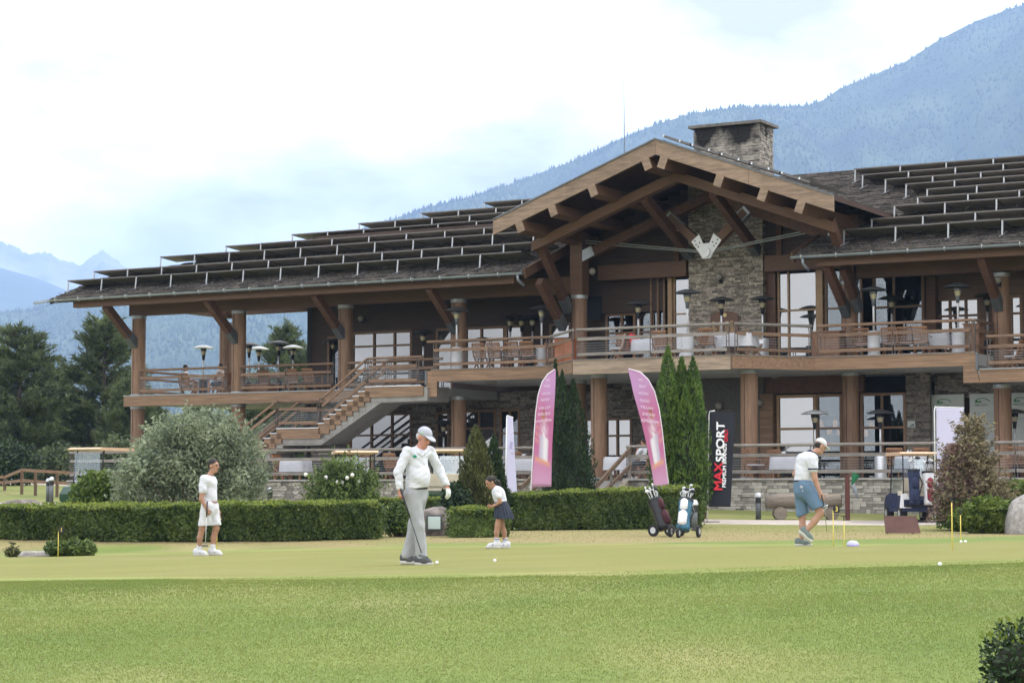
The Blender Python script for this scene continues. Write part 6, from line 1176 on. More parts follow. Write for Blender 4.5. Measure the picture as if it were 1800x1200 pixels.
# ------------------------------------------------------------------ on the green
def gpy(px, py):                                   # ground point under a pixel of the survey photo
    best = None
    for Y in np.arange(20, 60, .05):
        x, y, z = gp(px, Y); e = 860 + FPX * (CZ - z) / (Y * 1.0) - py
        if e <= 0: return x, y, z
    return gp(px, 45)
m_yel = M('yellow_pin', (.72, .58, .12), .5, .05, 4); m_ylet = M('yellow_print', (.85, .68, .15), .6, .03, 4)
def pin(label, px, Y, h, num=None, s=.09):
    x, y, z = gp(px, Y); z += .02; t = thing('practice_pin', label, 'golf pin', (x, y, z), 0, 'short yellow pins on the putting green'); MB().cyl((0, 0, -.05), (0, 0, h), .008, .007, 7).build('rod', m_yel, t, True)
    MB().box(.0, .105, -.006, .006, h - .03, h + .085).build('flag_plate', m_blk, t) if num else MB().bar((-.05, 0, h + .07), (.05, 0, h + .07), .02, .012).build('tip', m_blk, t)
    if num is None: MB().cyl((0, 0, h), (0, 0, h + .07), .009, .009, 6).build('sleeve', m_blk, t)
    if num: letter(num, .11, m_ylet, t, Matrix.Translation((.055, -.009, h + .028)) @ Matrix.Rotation(PI / 2, 4, 'X'))
pin('yellow pin with a black 1 plate at the far left', 102, 40, .48, '1'); pin('yellow pin with a black 5 plate in front of the man in white shorts', 381, 38.2, .63, '5'); pin('yellow pin with a black plate behind the old man', 720, 42, .55, '4'); pin('yellow pin with a black 3 plate right of the man in blue shorts', 1465, 34.0, .56, '3'); pin('bare yellow pin next to the number 3 pin', 1484, 34.4, .40); pin('tallest yellow pin on the right of the green', 1674, 27, .60); pin('short yellow pin by the two balls on the right', 1689, 31.2, .42)
BME = MB().ball((0, 0, .0214), .0214, 14, 10).mesh('golf_ball', M('ball_white', (.82, .83, .84), .35, .02, 4), True)
for px, Y, lab in ((768, 26.6, 'golf ball in front of the shoe of the old man'), (869.5, 27.0, 'golf ball lying alone below the girl'), (1689.5, 31.0, 'golf ball by the short pin, left of two'), (1697, 31.0, 'golf ball by the short pin, right of two'), (1652, 22.0, 'golf ball in the rough grass at the lower right')):
    x, y, z = gp(px, Y); obj('golf_ball', BME, None, (x, y, z + (.024 if Y > 23 else .004)), None, lab, 'golf ball', 'golf balls on the grass')
x, y, z = gp(1499, 33.2); t = thing('cap', 'white and violet cap lying on the green', 'cap', (x, y, z + .02)); MB().lathe([(.095, 0), (.098, .03), (.085, .06), (.05, .085), (0, .092)], n=16).build('crown', M('cap_white', (.5, .48, .6), .8, .05, 4), t, True); MB().prism([(-.08, -.05, .0), (-.02, -.16, .0), (.06, -.17, 0), (.1, -.04, 0)], (0, 0, .012)).build('brim', M('cap_violet', (.24, .17, .55), .8, .1, 4), t)
# ------------------------------------------------------------------ people: smooth bodies from blended limbs, clothes as their own skins
def surfnet(D, o, h):
    s = D < 0; nx_, ny_, nz_ = D.shape; c = np.zeros((nx_ - 1, ny_ - 1, nz_ - 1), np.int8); offs = [(i, j, k) for i in (0, 1) for j in (0, 1) for k in (0, 1)]
    for i, j, k in offs: c += s[i:nx_ - 1 + i, j:ny_ - 1 + j, k:nz_ - 1 + k]
    act = (c > 0) & (c < 8); idx = np.argwhere(act); n = len(idx); num = np.full(act.shape, -1, np.int32); num[act] = np.arange(n); P = np.zeros((n, 3)); W = np.zeros(n)
    for a in offs:
        for ax in range(3):
            if a[ax]: continue
            b = list(a); b[ax] = 1; da = D[idx[:, 0] + a[0], idx[:, 1] + a[1], idx[:, 2] + a[2]]; db = D[idx[:, 0] + b[0], idx[:, 1] + b[1], idx[:, 2] + b[2]]; m = (da < 0) != (db < 0); t = np.where(m, da / np.where(m, da - db, 1), 0); q = np.array(a, float)[None].repeat(n, 0); q[:, ax] += t; P += q * m[:, None]; W += m
    P = o + (idx + P / W[:, None]) * h; F = []
    for ax in range(3):
        u, v = (ax + 1) % 3, (ax + 2) % 3; sl0 = [slice(1, -1)] * 3; sl0[ax] = slice(0, -1); sl1 = list(sl0); sl1[ax] = slice(1, None); A, B = s[tuple(sl0)], s[tuple(sl1)]
        for flip in (0, 1):
            e = np.argwhere((A & ~B) if not flip else (~A & B)); off = np.ones(3, int); off[ax] = 0; e = e + off; q = []
            for du, dv in ((0, 0), (1, 0), (1, 1), (0, 1)): g = e.copy(); g[:, u] -= du; g[:, v] -= dv; q.append(num[g[:, 0], g[:, 1], g[:, 2]])
            q = np.stack(q, 1); q = q[(q >= 0).all(1)]; F.append(q if not flip else q[:, ::-1])
    return P, np.concatenate(F)
V3 = lambda *a: np.array(a, float)
def cap(p, q, r0, r1=None, k=.02, fl=None): return ('cap', V3(*p), V3(*q), r0, r0 if r1 is None else r1, k, fl)
def ell(c, r, k=.02, rot=None): return ('ell', V3(*c), V3(*r), k, rot)
def cut(c, n): return ('cut', V3(*c), V3(*n) / np.linalg.norm(n))
def fold(amp, w, ph=0): return ('fold', amp, V3(*w), ph)
def mesh_of(name, ops, mat, h=.012, smooth=True):
    lo, hi = V3(9, 9, 9), V3(-9, -9, -9)
    for o in ops:
        if o[0] == 'cap': r = max(o[3], o[4]); lo = np.minimum(lo, np.minimum(o[1], o[2]) - r); hi = np.maximum(hi, np.maximum(o[1], o[2]) + r)
        elif o[0] == 'ell': r = max(o[2]); lo = np.minimum(lo, o[1] - r); hi = np.maximum(hi, o[1] + r)
    lo -= .05; hi += .05; n = np.ceil((hi - lo) / h).astype(int) + 1; ax = [lo[i] + np.arange(n[i]) * h for i in range(3)]; D = np.full(n, .2, np.float32)
    for o in ops:
        if o[0] in ('cap', 'ell'):
            k = o[5] if o[0] == 'cap' else o[3]; m = k + .06
            if o[0] == 'cap': r = max(o[3], o[4]); a, b = np.minimum(o[1], o[2]) - r - m, np.maximum(o[1], o[2]) + r + m
            else: r = max(o[2]); a, b = o[1] - r - m, o[1] + r + m
            i0 = np.maximum(((a - lo) / h).astype(int), 0); i1 = np.minimum(((b - lo) / h).astype(int) + 2, n); X = np.stack(np.meshgrid(*[ax[i][i0[i]:i1[i]] for i in range(3)], indexing='ij'), -1); sl = tuple(slice(i0[i], i1[i]) for i in range(3))
            if o[0] == 'cap':
                d_ = o[2] - o[1]; t = np.clip(((X - o[1]) @ d_) / max(d_ @ d_, 1e-9), 0, 1); Q = X - o[1] - t[..., None] * d_
                if o[6] is not None:                     # flattened limb: (axis, factor)
                    nrm, f = o[6]; nrm = V3(*nrm) / np.linalg.norm(nrm); Q = Q + (Q @ nrm)[..., None] * nrm * (f - 1)
                d = np.linalg.norm(Q, axis=-1) - (o[3] + (o[4] - o[3]) * t)
            else:
                Q = X - o[1]
                if o[4] is not None: Q = Q @ o[4]
                q = np.linalg.norm(Q / o[2], axis=-1); q2 = np.linalg.norm(Q / o[2] ** 2, axis=-1); d = q * (q - 1) / np.maximum(q2, 1e-6)
            E = D[sl]; hh_ = np.clip(.5 + .5 * (E - d) / k, 0, 1); D[sl] = E * (1 - hh_) + d * hh_ - k * hh_ * (1 - hh_)
        else:
            X = np.stack(np.meshgrid(*ax, indexing='ij'), -1)
            if o[0] == 'cut': D = np.maximum(D, (X - o[1]) @ o[2])
            else: D = D + o[1] * np.sin(X @ o[2] + o[3] + 1.5 * np.sin(X @ (o[2][[1, 2, 0]] * .37))) 
    D[[0, -1]] = .2; D[:, [0, -1]] = .2; D[:, :, [0, -1]] = .2
    P, F = surfnet(D.astype(np.float32), lo, h); return npmesh(name, P, F, mat, smooth)
def basis(f, tilt=0, roll=0):
    """head frame: columns right, forward, up"""
    f = V3(*f); f /= np.linalg.norm(f); r = np.cross(f, V3(0, 0, 1)); r /= np.linalg.norm(r); u = np.cross(r, f)
    c, s = math.cos(tilt), math.sin(tilt); f, u = f * c - u * s, u * c + f * s
    c, s = math.cos(roll), math.sin(roll); r, u = r * c + u * s, u * c - r * s
    return np.stack([r, f, u], 1)
def head_ops(c, B, s=1.0):
    w = lambda x, y, z: V3(*c) + B @ (V3(x, y, z) * s); e = lambda p, r, k=.015: ell(w(*p), np.array(r) * s, k, B)
    return [e((0, -.01, .035), (.075, .093, .088)), e((0, .025, -.03), (.056, .066, .088), .04), e((0, .058, -.095), (.03, .028, .024), .03), e((0, .092, -.022), (.012, .02, .02), .015), cap(w(0, .088, .008), w(0, .108, -.03), .009 * s, .014 * s, .012),
            e((.078, -.012, -.012), (.012, .026, .034), .008), e((-.078, -.012, -.012), (.012, .026, .034), .008), e((0, .082, -.062), (.024, .014, .012), .012), e((0, .08, .03), (.05, .018, .012), .02)]
def hand_ops(w, d, n, curl=.6, s=1.0, side=1, grip=False):
    """wrist w, pointing d, palm facing n; four bent fingers and a thumb"""
    d = V3(*d) / np.linalg.norm(d); n = V3(*n); n = n - d * (n @ d); n /= np.linalg.norm(n); x = np.cross(d, n) * side; w = V3(*w); O_ = [cap(w, w + d * .075 * s, .026 * s, .034 * s, .02, (n, 1.7))]
    for i, (off, ln) in enumerate(((-.030, .072), (-.010, .082), (.011, .076), (.030, .060))):
        b = w + d * .082 * s + x * off * s; c1 = curl * 1.1; d1 = d * math.cos(c1) + n * math.sin(c1); c2 = curl * 2.4; d2 = d * math.cos(c2) + n * math.sin(c2); m = b + d1 * ln * .5 * s; O_ += [cap(b, m, .0105 * s, .0098 * s, .006), cap(m, m + d2 * ln * .5 * s, .0098 * s, .0085 * s, .005)]
    b = w + d * .03 * s - x * .028 * s; t1 = b + (d * .6 - x * .6 + n * .35) * .045 * s; O_ += [cap(b, t1, .013 * s, .0115 * s, .012), cap(t1, t1 + (d * .8 - x * .1 + n * (.4 + curl * .5)) * .036 * s, .0115 * s, .0095 * s, .006)]; return O_
def shoe_ops(heel, toe, r=.042, up=(0, 0, 1)):
    h_, t_ = V3(*heel), V3(*toe); u = V3(*up); return [cap(h_ + u * .045, h_ + (t_ - h_) * .75 + u * .038, .045, .046, .02), cap(h_ + (t_ - h_) * .55 + u * .034, t_ - (t_ - h_) * .08 + u * .022, .046, .036, .03), cap(h_ + u * .08, h_ + (t_ - h_) * .3 + u * .07, .042, .04, .03)]
def sole_ops(heel, toe): h_, t_ = V3(*heel), V3(*toe); return [cap(h_ + V3(0, 0, .012), t_ + V3(0, 0, .012), .046, .044, .01), cut(h_ + V3(0, 0, .022), (0, 0, 1))]
m_skin = M('skin', (.42, .235, .165), .55, .1, 14, spec=.35); m_skint = M('tanned_skin', (.36, .195, .13), .55, .1, 14, spec=.35); m_skinr = M('ruddy_skin', (.46, .22, .16), .55, .12, 14, spec=.35)
m_hdark = M('dark_hair', (.022, .018, .016), .6, .3, 30, (1, 1, 3), .3); m_hgrey = M('grey_hair', (.42, .41, .40), .7, .2, 30, bump=.3); m_eye = M('eye_dark', (.02, .015, .012), .2, .1, 5); m_lip = M('lip', (.30, .11, .09), .6, .1, 5)
m_wshirt = M('white_shirt', (.62, .63, .68), .85, .05, 6, (1, 1, 1.8), .9, 9); m_wshort = M('white_shorts_cloth', (.58, .585, .62), .85, .05, 6, (1, 1, .5), .8, 9); m_gpants = M('grey_trouser', (.34, .35, .365), .85, .10, 5, (1, 1, .4), .35, 9); m_blue = M('blue_shorts', (.115, .185, .275), .85, .12, 6, (1, 1, .5), .7, 9); m_skirt = M('navy_skirt', (.030, .038, .06), .8, .2, 9, bump=.2); m_belt = M('belt_leather', (.03, .03, .04), .5, .1, 5); m_beltw = M('brown_belt', (.30, .17, .14), .6, .1, 5); m_sock = M('white_sock', (.58, .58, .6), .9, .05, 9); m_dshoe = M('dark_shoe', (.075, .075, .08), .7, .2, 12); m_sole = M('pale_sole', (.55, .53, .50), .8, .1, 5); m_wshoe = M('white_shoe', (.58, .58, .61), .6, .05, 8); m_glove = M('glove_leather', (.66, .68, .66), .7, .1, 12, bump=.2); m_capw = M('cap_grey_white', (.40, .41, .47), .85, .06, 8); m_capy = M('cap_white_cloth', (.58, .57, .58), .85, .05, 8); m_gshoe = M('grey_green_shoe', (.15, .19, .185), .7, .15, 9); m_navyt = M('navy_trim', (.03, .035, .06), .8, .1, 5); m_logo = M('green_logo', (.02, .26, .15), .7, .1, 5); m_grip = M('club_grip', (.03, .03, .035), .7, .2, 20); m_shaft = M('club_shaft', (.45, .46, .48), .25, .1, 5, metal=.8); m_dshaft = M('dark_club_shaft', (.06, .065, .075), .35, .1, 5, metal=.5)
def face(t, c, B, s=1.0):
    w = lambda x, y, z: tuple(V3(*c) + B @ (V3(x, y, z) * s))
    for x in (-.03, .03): MB().ball(w(x, .081, .004), .0105 * s, 8, 6).build('eye', m_eye, t, True)
    MB().tube([w(-.02, .091, -.06), w(0, .097, -.061), w(.02, .091, -.06)], .0045 * s, 6).build('mouth', m_lip, t, True)
    for x in (-.03, .03): MB().tube([w(x - .018, .086, .024), w(x, .092, .03), w(x + .018, .086, .024)], .005 * s, 5).build('eyebrow', m_hdark, t, True)
def capparts(t, c, B, crown_mat, brim_mat, s=1.0):
    w = lambda x, y, z: V3(*c) + B @ (V3(x, y, z) * s)
    obj('cap', mesh_of('cap', [ell(w(0, -.008, .05), np.array((.088, .106, .094)) * s, .02, B), cut(w(0, 0, .038), B @ V3(0, -.10, -1))], crown_mat, .008), t)
    obj('cap_brim', mesh_of('cap_brim', [ell(w(0, .10, .040), np.array((.075, .088, .016)) * s, .01, B @ basis((0, 1, 0), .22)), cut(w(0, .06, 0), B @ V3(0, -1, 0))], brim_mat, .006), t)
def person(label, px, Y, build, s_):
    x, y, z = gp(px, Y); t = thing('person', label, 'person', (x, y, z + .022)); build(t, lambda qx, qy, dy=0: ((qx - px) / s_, dy, (PB_[0] - qy) / s_)); return t
PB_ = [0]
# -- the old man in white long sleeves and grey trousers
def old_man(t, P):
    B = basis((.78, -.62, 0), .42, .05); c = V3(*P(744.5, 772, -.03))
    sh_r, sh_l = P(716.5, 796.5, -.12), P(754, 795, .10); el_r, wr_r = P(701, 832, -.17), P(704, 863, -.19); el_l, wr_l = P(771, 829, .16), P(785, 858, .10)
    chest, belly, hip = P(733, 812, -.02), P(735, 843, -.05), P(731, 866, -.0); hipr, hipl = P(725, 872, -.06), P(738, 872, .06)
    kn_f, an_f = P(736, 926, -.10), P(741.5, 978, -.09); kn_b, an_b = P(727, 928, .10), P(716.5, 976, .14)
    hr = hand_ops(wr_r, (.05, -.1, -1), (.75, .5, 0), .75, 1, 1); hl = hand_ops(wr_l, (.22, -.15, -1), (-.6, .5, .1), .4, 1, -1)
    body = [cap(P(733, 800, 0), P(741, 786, -.02), .07, .055, .05)] + head_ops(c, B) + [cap(chest, hip, .10, .09, .05), cap(P(733, 800, 0), chest, .06, .09, .04), cap(sh_r, el_r, .045, .038), cap(el_r, wr_r, .036, .028), cap(sh_l, el_l, .045, .038), cap(el_l, wr_l, .036, .028), cap(hipr, kn_f, .075, .055, .03), cap(kn_f, an_f, .05, .04), cap(hipl, kn_b, .075, .055, .03), cap(kn_b, an_b, .05, .04)] + hr
    obj('body', mesh_of('body', body + hl, m_skinr, .010), t)
    shirt = [cap(P(725, 800, -.05), P(745, 798, .05), .082, .078, .05), cap(P(733, 812, -.02), P(734, 838, -.02), .138, .142, .06, ((-.5, .8, 0), 1.12)), cap(P(734, 838, -.02), P(732.5, 859, -.01), .142, .148, .05), ell(P(741, 842, -.07), (.10, .11, .12), .06), cap(sh_r, el_r, .070, .058, .035), cap(el_r, wr_r, .058, .043, .025), cap(sh_l, el_l, .068, .058, .035), cap(el_l, wr_l, .060, .044, .025), fold(.0035, (30, 14, 46)), fold(.0022, (-44, 30, 75), 2), cut(P(732, 860.5, 0), (.10, 0, -1)), cut(V3(*wr_r) + V3(0, 0, -.0), (0, -.1, -1))]
    obj('shirt', mesh_of('shirt', shirt, m_wshirt, .010), t)
    col = [cap(P(728, 793, -.07), P(736, 799, -.115), .030, .024, .02), cap(P(736, 799, -.115), P(741, 803.5, -.125), .024, .012, .02), cap(P(750, 793, .0), P(746, 799, -.08), .028, .022, .02), cap(P(746, 799, -.08), P(742.5, 803.5, -.12), .022, .012, .02), cap(P(728, 793, -.07), P(735, 788, .05), .03, .03, .02), cap(P(735, 788, .05), P(750, 793, .0), .03, .028, .02)]; obj('collar', mesh_of('collar', col, m_wshirt, .008), t)
    pants = [cap(P(731.5, 862, 0), P(732, 876, 0), .134, .132, .04, ((-.4, .8, 0), 1.1)), cap(hipr, kn_f, .105, .080, .04), cap(kn_f, P(742, 979, -.09), .078, .072, .03), cap(hipl, kn_b, .102, .076, .04), cap(kn_b, P(717, 977, .14), .076, .088, .03), fold(.004, (34, 18, 12), 1), fold(.002, (-30, 40, 30)), cut(P(731, 983.5, 0), (0, 0, -1)), cut(P(732, 860, 0), (-.1, 0, 1))]
    obj('trousers', mesh_of('trousers', pants, m_gpants, .010), t)
    obj('belt', mesh_of('belt', [cap(P(731, 861.5, -.0), P(732.5, 862.5, 0), .141, .141, .02, ((-.4, .8, 0), 1.1)), cut(P(732, 859.5, 0), (-.1, 0, 1)), cut(P(732, 863.5, 0), (.1, 0, -1))], m_belt, .008), t)
    for hl_, to in (((P(735, 992.3, -.08)), P(757, 992.3, -.17)), (P(708, 990.5, .16), P(730, 990.5, .06))):
        s = obj('shoe', mesh_of('shoe', shoe_ops(hl_, to), m_dshoe, .008), t); obj('sole', mesh_of('sole', sole_ops(hl_, to), m_sole, .008), s)
    obj('glove', mesh_of('glove', [(o[0], o[1], o[2], o[3] * 1.15, o[4] * 1.15, o[5], o[6]) for o in hl], m_glove, .007), t)
    obj('hair', mesh_of('hair', [ell(V3(*c) + B @ V3(0, -.035, .0), (.082, .075, .065), .02, B), cut(V3(*c) + B @ V3(0, .012, 0), B @ V3(0, 1, .1))], m_hgrey, .009), t); face(t, c, B); capparts(t, c, B, m_capw, m_capw)
    lp = V3(*P(729.5, 805, -.150)); obj('logo', mesh_of('logo', [ell(lp, (.028, .012, .022), .01)], m_logo, .007), t); lp = V3(*c) + B @ V3(.085, .01, .062); obj('cap_emblem', mesh_of('cap_emblem', [ell(lp, (.012, .022, .012), .01, B)], M('lime_print', (.30, .55, .30), .7, .1, 5), .006), t)
PB_[0] = 993; OM = person('old man in grey cap, white long sleeved shirt and grey trousers walking with a putter', 734, 26.9, old_man, 137.6)
def putter(label, loc, pts, hp, hd, shaft=None, gl=.26):
    t = thing('putter', label, 'putter', loc); a, b = V3(*pts[0]), V3(*pts[1]); d = (b - a) / np.linalg.norm(b - a); MB().cyl(a - d * .06, a + d * gl, .014, .010, 8).build('grip', m_grip, t, True); MB().cyl(a + d * gl, b, .0075, .006, 8).build('shaft', shaft or m_shaft, t, True); MB().bar(V3(*hp) - V3(*hd) * .055, V3(*hp) + V3(*hd) * .055, .05, .03).build('club_head', m_rim if shaft is None else m_dsteel, t); return t
o0 = tuple(OM.location); PP = lambda q, px, s: (lambda qx, qy, dy=0: ((qx - px) / s, dy, (q - qy) / s))
P = PP(993, 734, 137.6); putter('dark putter in the right hand of the old man', o0, (P(707.5, 868, -.22), P(742.5, 972, -.30)), P(746, 978, -.32), (.9, -.35, -.25), m_dshaft, .33)
# -- man in white polo and white shorts
def polo_man(t, P):
    B = basis((.93, -.36, 0), .02); c = V3(*P(373.5, 822, 0)); sh_n, sh_f = P(359.5, 846, -.17), P(368, 846, .17); el_n, wr_n = P(356, 880, -.22), P(366, 897, -.23); el_f, wr_f = P(370, 880, .2), P(379, 899, .12)
    hipn, hipf = P(365, 892, -.08), P(371, 892, .09); kn, an = P(356, 931, -.07), P(350.5, 966, -.03); kf, af = P(378.5, 931, .07), P(373, 967, .06); hr = hand_ops(wr_n, (.25, -.05, -1), (.1, 1, .1), .8, 1, -1); hl = hand_ops(wr_f, (.3, -.1, -1), (-.1, -1, .1), .5, 1, 1)
    body = [cap(P(366, 842, 0), P(371.5, 832, 0), .062, .052, .04)] + head_ops(c, B) + [cap(P(366, 855, 0), P(368, 888, 0), .13, .12, .05), cap(sh_n, el_n, .055, .043), cap(el_n, wr_n, .041, .029), cap(sh_f, el_f, .055, .043), cap(el_f, wr_f, .041, .029), cap(hipn, kn, .085, .057, .04), cap(kn, P(352, 948, -.06), .055, .052, .03), cap(P(352, 948, -.06), an, .052, .036), cap(hipf, kf, .085, .057, .04), cap(kf, P(374, 948, .08), .055, .052, .03), cap(P(374, 948, .08), af, .052, .036)]
    obj('body', mesh_of('body', body + hr + hl, m_skint, .010), t)
    obj('shirt', mesh_of('shirt', [cap(P(362.5, 848, -.10), P(368, 848, .10), .10, .10, .07), cap(P(366, 853, 0), P(367.5, 884, 0), .150, .140, .08, ((1, -.2, 0), 1.05)), cap(sh_n, P(357.5, 865, -.20), .080, .068, .04), cap(sh_f, P(369, 865, .19), .08, .068, .04), cap(P(367, 840, -.05), P(372, 839, .03), .055, .05, .02), fold(.004, (25, 12, 38)), cut(P(366, 885, 0), (0, 0, -1)), cut(P(366, 838.5, 0), (.25, 0, 1))], m_wshirt, .010), t)
    obj('collar', mesh_of('collar', [cap(P(366, 841.5, -.055), P(374, 844, -.04), .026, .022, .015), cap(P(366, 841.5, -.055), P(364, 839, .04), .026, .026, .015), cap(P(374, 844, -.04), P(374.5, 842.5, .03), .02, .022, .015)], m_wshirt, .008), t)
    obj('shorts', mesh_of('shorts', [cap(P(367, 888, 0), P(368, 896, 0), .142, .150, .05, ((1, 0, 0), 1.05)), cap(hipn, P(359, 930, -.07), .118, .108, .05), cap(hipf, P(378, 930, .07), .115, .105, .05), fold(.004, (28, 10, 20)), cut(P(366, 926.5, 0), (.05, 0, -1)), cut(P(366, 884, 0), (0, 0, 1))], m_wshort, .010), t)
    obj('belt', mesh_of('belt', [cap(P(367, 885, 0), P(367.4, 886, 0), .149, .149, .02, ((1, 0, 0), 1.05)), cut(P(366, 883.5, 0), (0, 0, 1)), cut(P(366, 887, 0), (0, 0, -1))], m_beltw, .008), t)
    for a, he, to in ((an, P(344, 977.5, -.02), P(364, 977.5, -.10)), (af, P(369, 977, .07), P(388, 977, -.0))):
        obj('sock', mesh_of('sock', [cap(V3(*a) + V3(0, 0, .06), V3(*a) + V3(-.0, 0, -.06), .046, .05, .02), cut(V3(*a) + V3(0, 0, .085), (0, 0, 1))], m_sock, .008), t); s = obj('shoe', mesh_of('shoe', shoe_ops(he, to), m_wshoe, .008), t); obj('sole', mesh_of('sole', sole_ops(he, to), m_sole, .008), s); m = V3(*he) * .45 + V3(*to) * .55 + V3(.0, -.046, .045); MB().tube([m + V3(-.03, 0, .0), m + V3(0, -.004, -.012), m + V3(.035, 0, .02)], .007, 5).build('stripe', m_dshoe, s)
    obj('hair', mesh_of('hair', [ell(V3(*c) + B @ V3(0, -.014, .05), (.080, .094, .086), .02, B), ell(V3(*c) + B @ V3(0, -.06, .0), (.06, .045, .06), .02, B), cut(V3(*c) + B @ V3(0, .055, .052), B @ V3(0, .75, -.65))], m_hdark, .008), t); face(t, c, B)
PB_[0] = 978; PM_ = person('dark haired man in white polo shirt, white shorts and brown belt standing in profile', 366, 38, polo_man, 97.4)
o0 = tuple(PM_.location); P = PP(978, 366, 97.4); putter('putter with a white shaft in the hand of the man in white shorts', o0, (P(367, 890, -.27), P(364.5, 958, -.26)), P(364, 961, -.26), (1, 0, 0), m_white, .22)
# -- girl with ponytail and dark skirt
def girl(t, P):
    B = basis((-.95, -.30, 0), .45); c = V3(*P(862.5, 850, 0)); k = .92; sh_n, sh_f = P(874, 866, -.13), P(872, 867, .12); el_n, wr_n = P(879.5, 884, -.16), P(868.5, 891.5, -.12); el_f, wr_f = P(874, 886, .14), P(866, 892, .06); hipn, hipf = P(880, 893, -.07), P(881, 893, .07)
    kn, an = P(875, 925, -.06), P(873, 952, -.05); kf, af = P(882, 925, .07), P(888, 953, .10); hr = hand_ops(wr_n, (-1, .1, -.35), (0, .6, .7), .7, .85, 1); hl = hand_ops(wr_f, (-1, -.3, -.3), (0, -.6, .7), .7, .85, -1)
    body = [cap(P(872, 861, 0), P(866.5, 855, 0), .048, .043, .03)] + head_ops(c, B, k) + [cap(P(876, 868, 0), P(880, 888, 0), .09, .085, .03), cap(sh_n, el_n, .045, .036), cap(el_n, wr_n, .035, .024), cap(sh_f, el_f, .045, .036), cap(el_f, wr_f, .035, .024), cap(hipn, kn, .062, .05, .03), cap(kn, P(873, 938, -.055), .05, .05, .03), cap(P(873, 938, -.055), an, .05, .033), cap(hipf, kf, .062, .05, .03), cap(kf, P(886, 938, .09), .052, .05, .03), cap(P(886, 938, .09), af, .05, .033)]
    obj('body', mesh_of('body', body + hr + hl, m_skint, .009), t)
    obj('shirt', mesh_of('shirt', [cap(P(872.5, 864, -.06), P(872.5, 864, .06), .075, .075, .05), cap(P(876, 869, 0), P(880.5, 884, 0), .120, .112, .06), cap(sh_n, P(876.5, 874, -.15), .066, .06, .03), cap(sh_f, P(873.5, 874, .14), .066, .06, .03), fold(.004, (25, 16, 34)), cut(P(881, 885.5, 0), (.15, 0, -1)), cut(P(868.5, 859, 0), (-.8, 0, .7))], m_wshirt, .009), t)
    obj('collar', mesh_of('collar', [cap(P(871, 860.5, -.05), P(866.5, 864, -.045), .022, .018, .012), cap(P(871, 860.5, -.05), P(874, 859.5, .03), .022, .024, .012), cap(P(866.5, 864, -.045), P(867, 863, .04), .018, .018, .012)], m_wshirt, .007), t)
    # pleated skirt
    m = MB(); n = 72; rows = []
    for f in np.linspace(0, 1, 9):
        cx, cz_ = np.array(P(880.5, 883.5, 0))[[0, 2]] * (1 - f) + np.array(P(886.5, 913.5, 0))[[0, 2]] * f; rx, ry = .112 + .070 * f ** .8, .116 + .075 * f; rows.append([(cx + (rx + .011 * f * (1 if i % 4 < 2 else -1)) * math.cos(2 * PI * i / n), (ry + .011 * f * (1 if i % 4 < 2 else -1)) * math.sin(2 * PI * i / n), cz_ + .02 * math.cos(2 * PI * i / n) * (1 - f) * .5) for i in range(n)])
    V = [p for r in rows for p in r]; F = [(a * n + i, a * n + (i + 1) % n, (a + 1) * n + (i + 1) % n, (a + 1) * n + i) for a in range(8) for i in range(n)]; V2 = [(x * .97 + .03 * rows[0][0][0] * 0, y * .96, z) for x, y, z in V]; m.add(V, F); m.add(V2, [f[::-1] for f in F]); m.add([P(880.5, 883.2, 0)], []); m.f += [(len(V) * 2, i, (i + 1) % n) for i in range(n)]; m.mi += [0] * n; m.build('skirt', m_skirt, t)
    for a, he, to in ((an, P(876.5, 963.5, -.05), P(857.5, 963.5, -.10)), (af, P(893, 964, .11), P(877, 964, .03))):
        obj('sock', mesh_of('sock', [cap(V3(*a) + V3(0, 0, .05), V3(*a) + V3(.0, 0, -.06), .043, .046, .02), cut(V3(*a) + V3(0, 0, .07), (0, 0, 1))], m_sock, .008), t); s = obj('shoe', mesh_of('shoe', shoe_ops(he, to), m_wshoe, .008), t); obj('sole', mesh_of('sole', sole_ops(he, to), m_sole, .008), s); q = V3(*he) * .4 + V3(*to) * .6 + V3(0, -.045, .045); MB().tube([q + V3(-.05, 0, -.01), q + V3(0, -.004, .0), q + V3(.03, 0, .015)], .009, 5).build('stripe', M('violet_trim', (.10, .09, .28), .6, .1, 5), s)
        MB().lathe([(.0455, -.008), (.047, 0), (.0455, .008)], tuple(V3(*a) + V3(0, 0, .03)), 14).build('sock_stripe', M('blue_trim', (.12, .16, .30), .8, .1, 5), t)
    w = lambda x, y, z: V3(*c) + B @ (V3(x, y, z) * k); obj('hair', mesh_of('hair', [ell(w(0, -.02, .045), np.array((.084, .100, .086)) * k, .02, B), ell(w(0, -.075, .055), (.05, .04, .045), .03, B), cap(P(869.5, 847, 0), P(875, 850, 0), .030, .045, .03), cap(P(875, 850, 0), P(880.5, 857, .01), .045, .018, .03), cut(w(0, .06, .02), B @ V3(0, .8, -.55)), fold(.004, (60, 40, 50))], m_hdark, .008), t); face(t, c, B, k)
    MB().lathe([(.034, -.01), (.036, 0), (.034, .01)], (0, 0, 0), 12).build('hair_band', m_sock, t).matrix_local = Matrix.Translation(P(870, 847.5, 0)) @ Vector((0, 0, 1)).rotation_difference(Vector(B @ V3(0, -1, -.3))).to_matrix().to_4x4(); MB().cyl(V3(*wr_n) + V3(.025, 0, .01), V3(*wr_n) + V3(.0, 0, .0), .029, .028, 12).build('wristband', m_blk, t)
PB_[0] = 965; person('girl with dark ponytail, white shirt and dark pleated skirt bending over her hands', 876, 39, girl, 94.9)
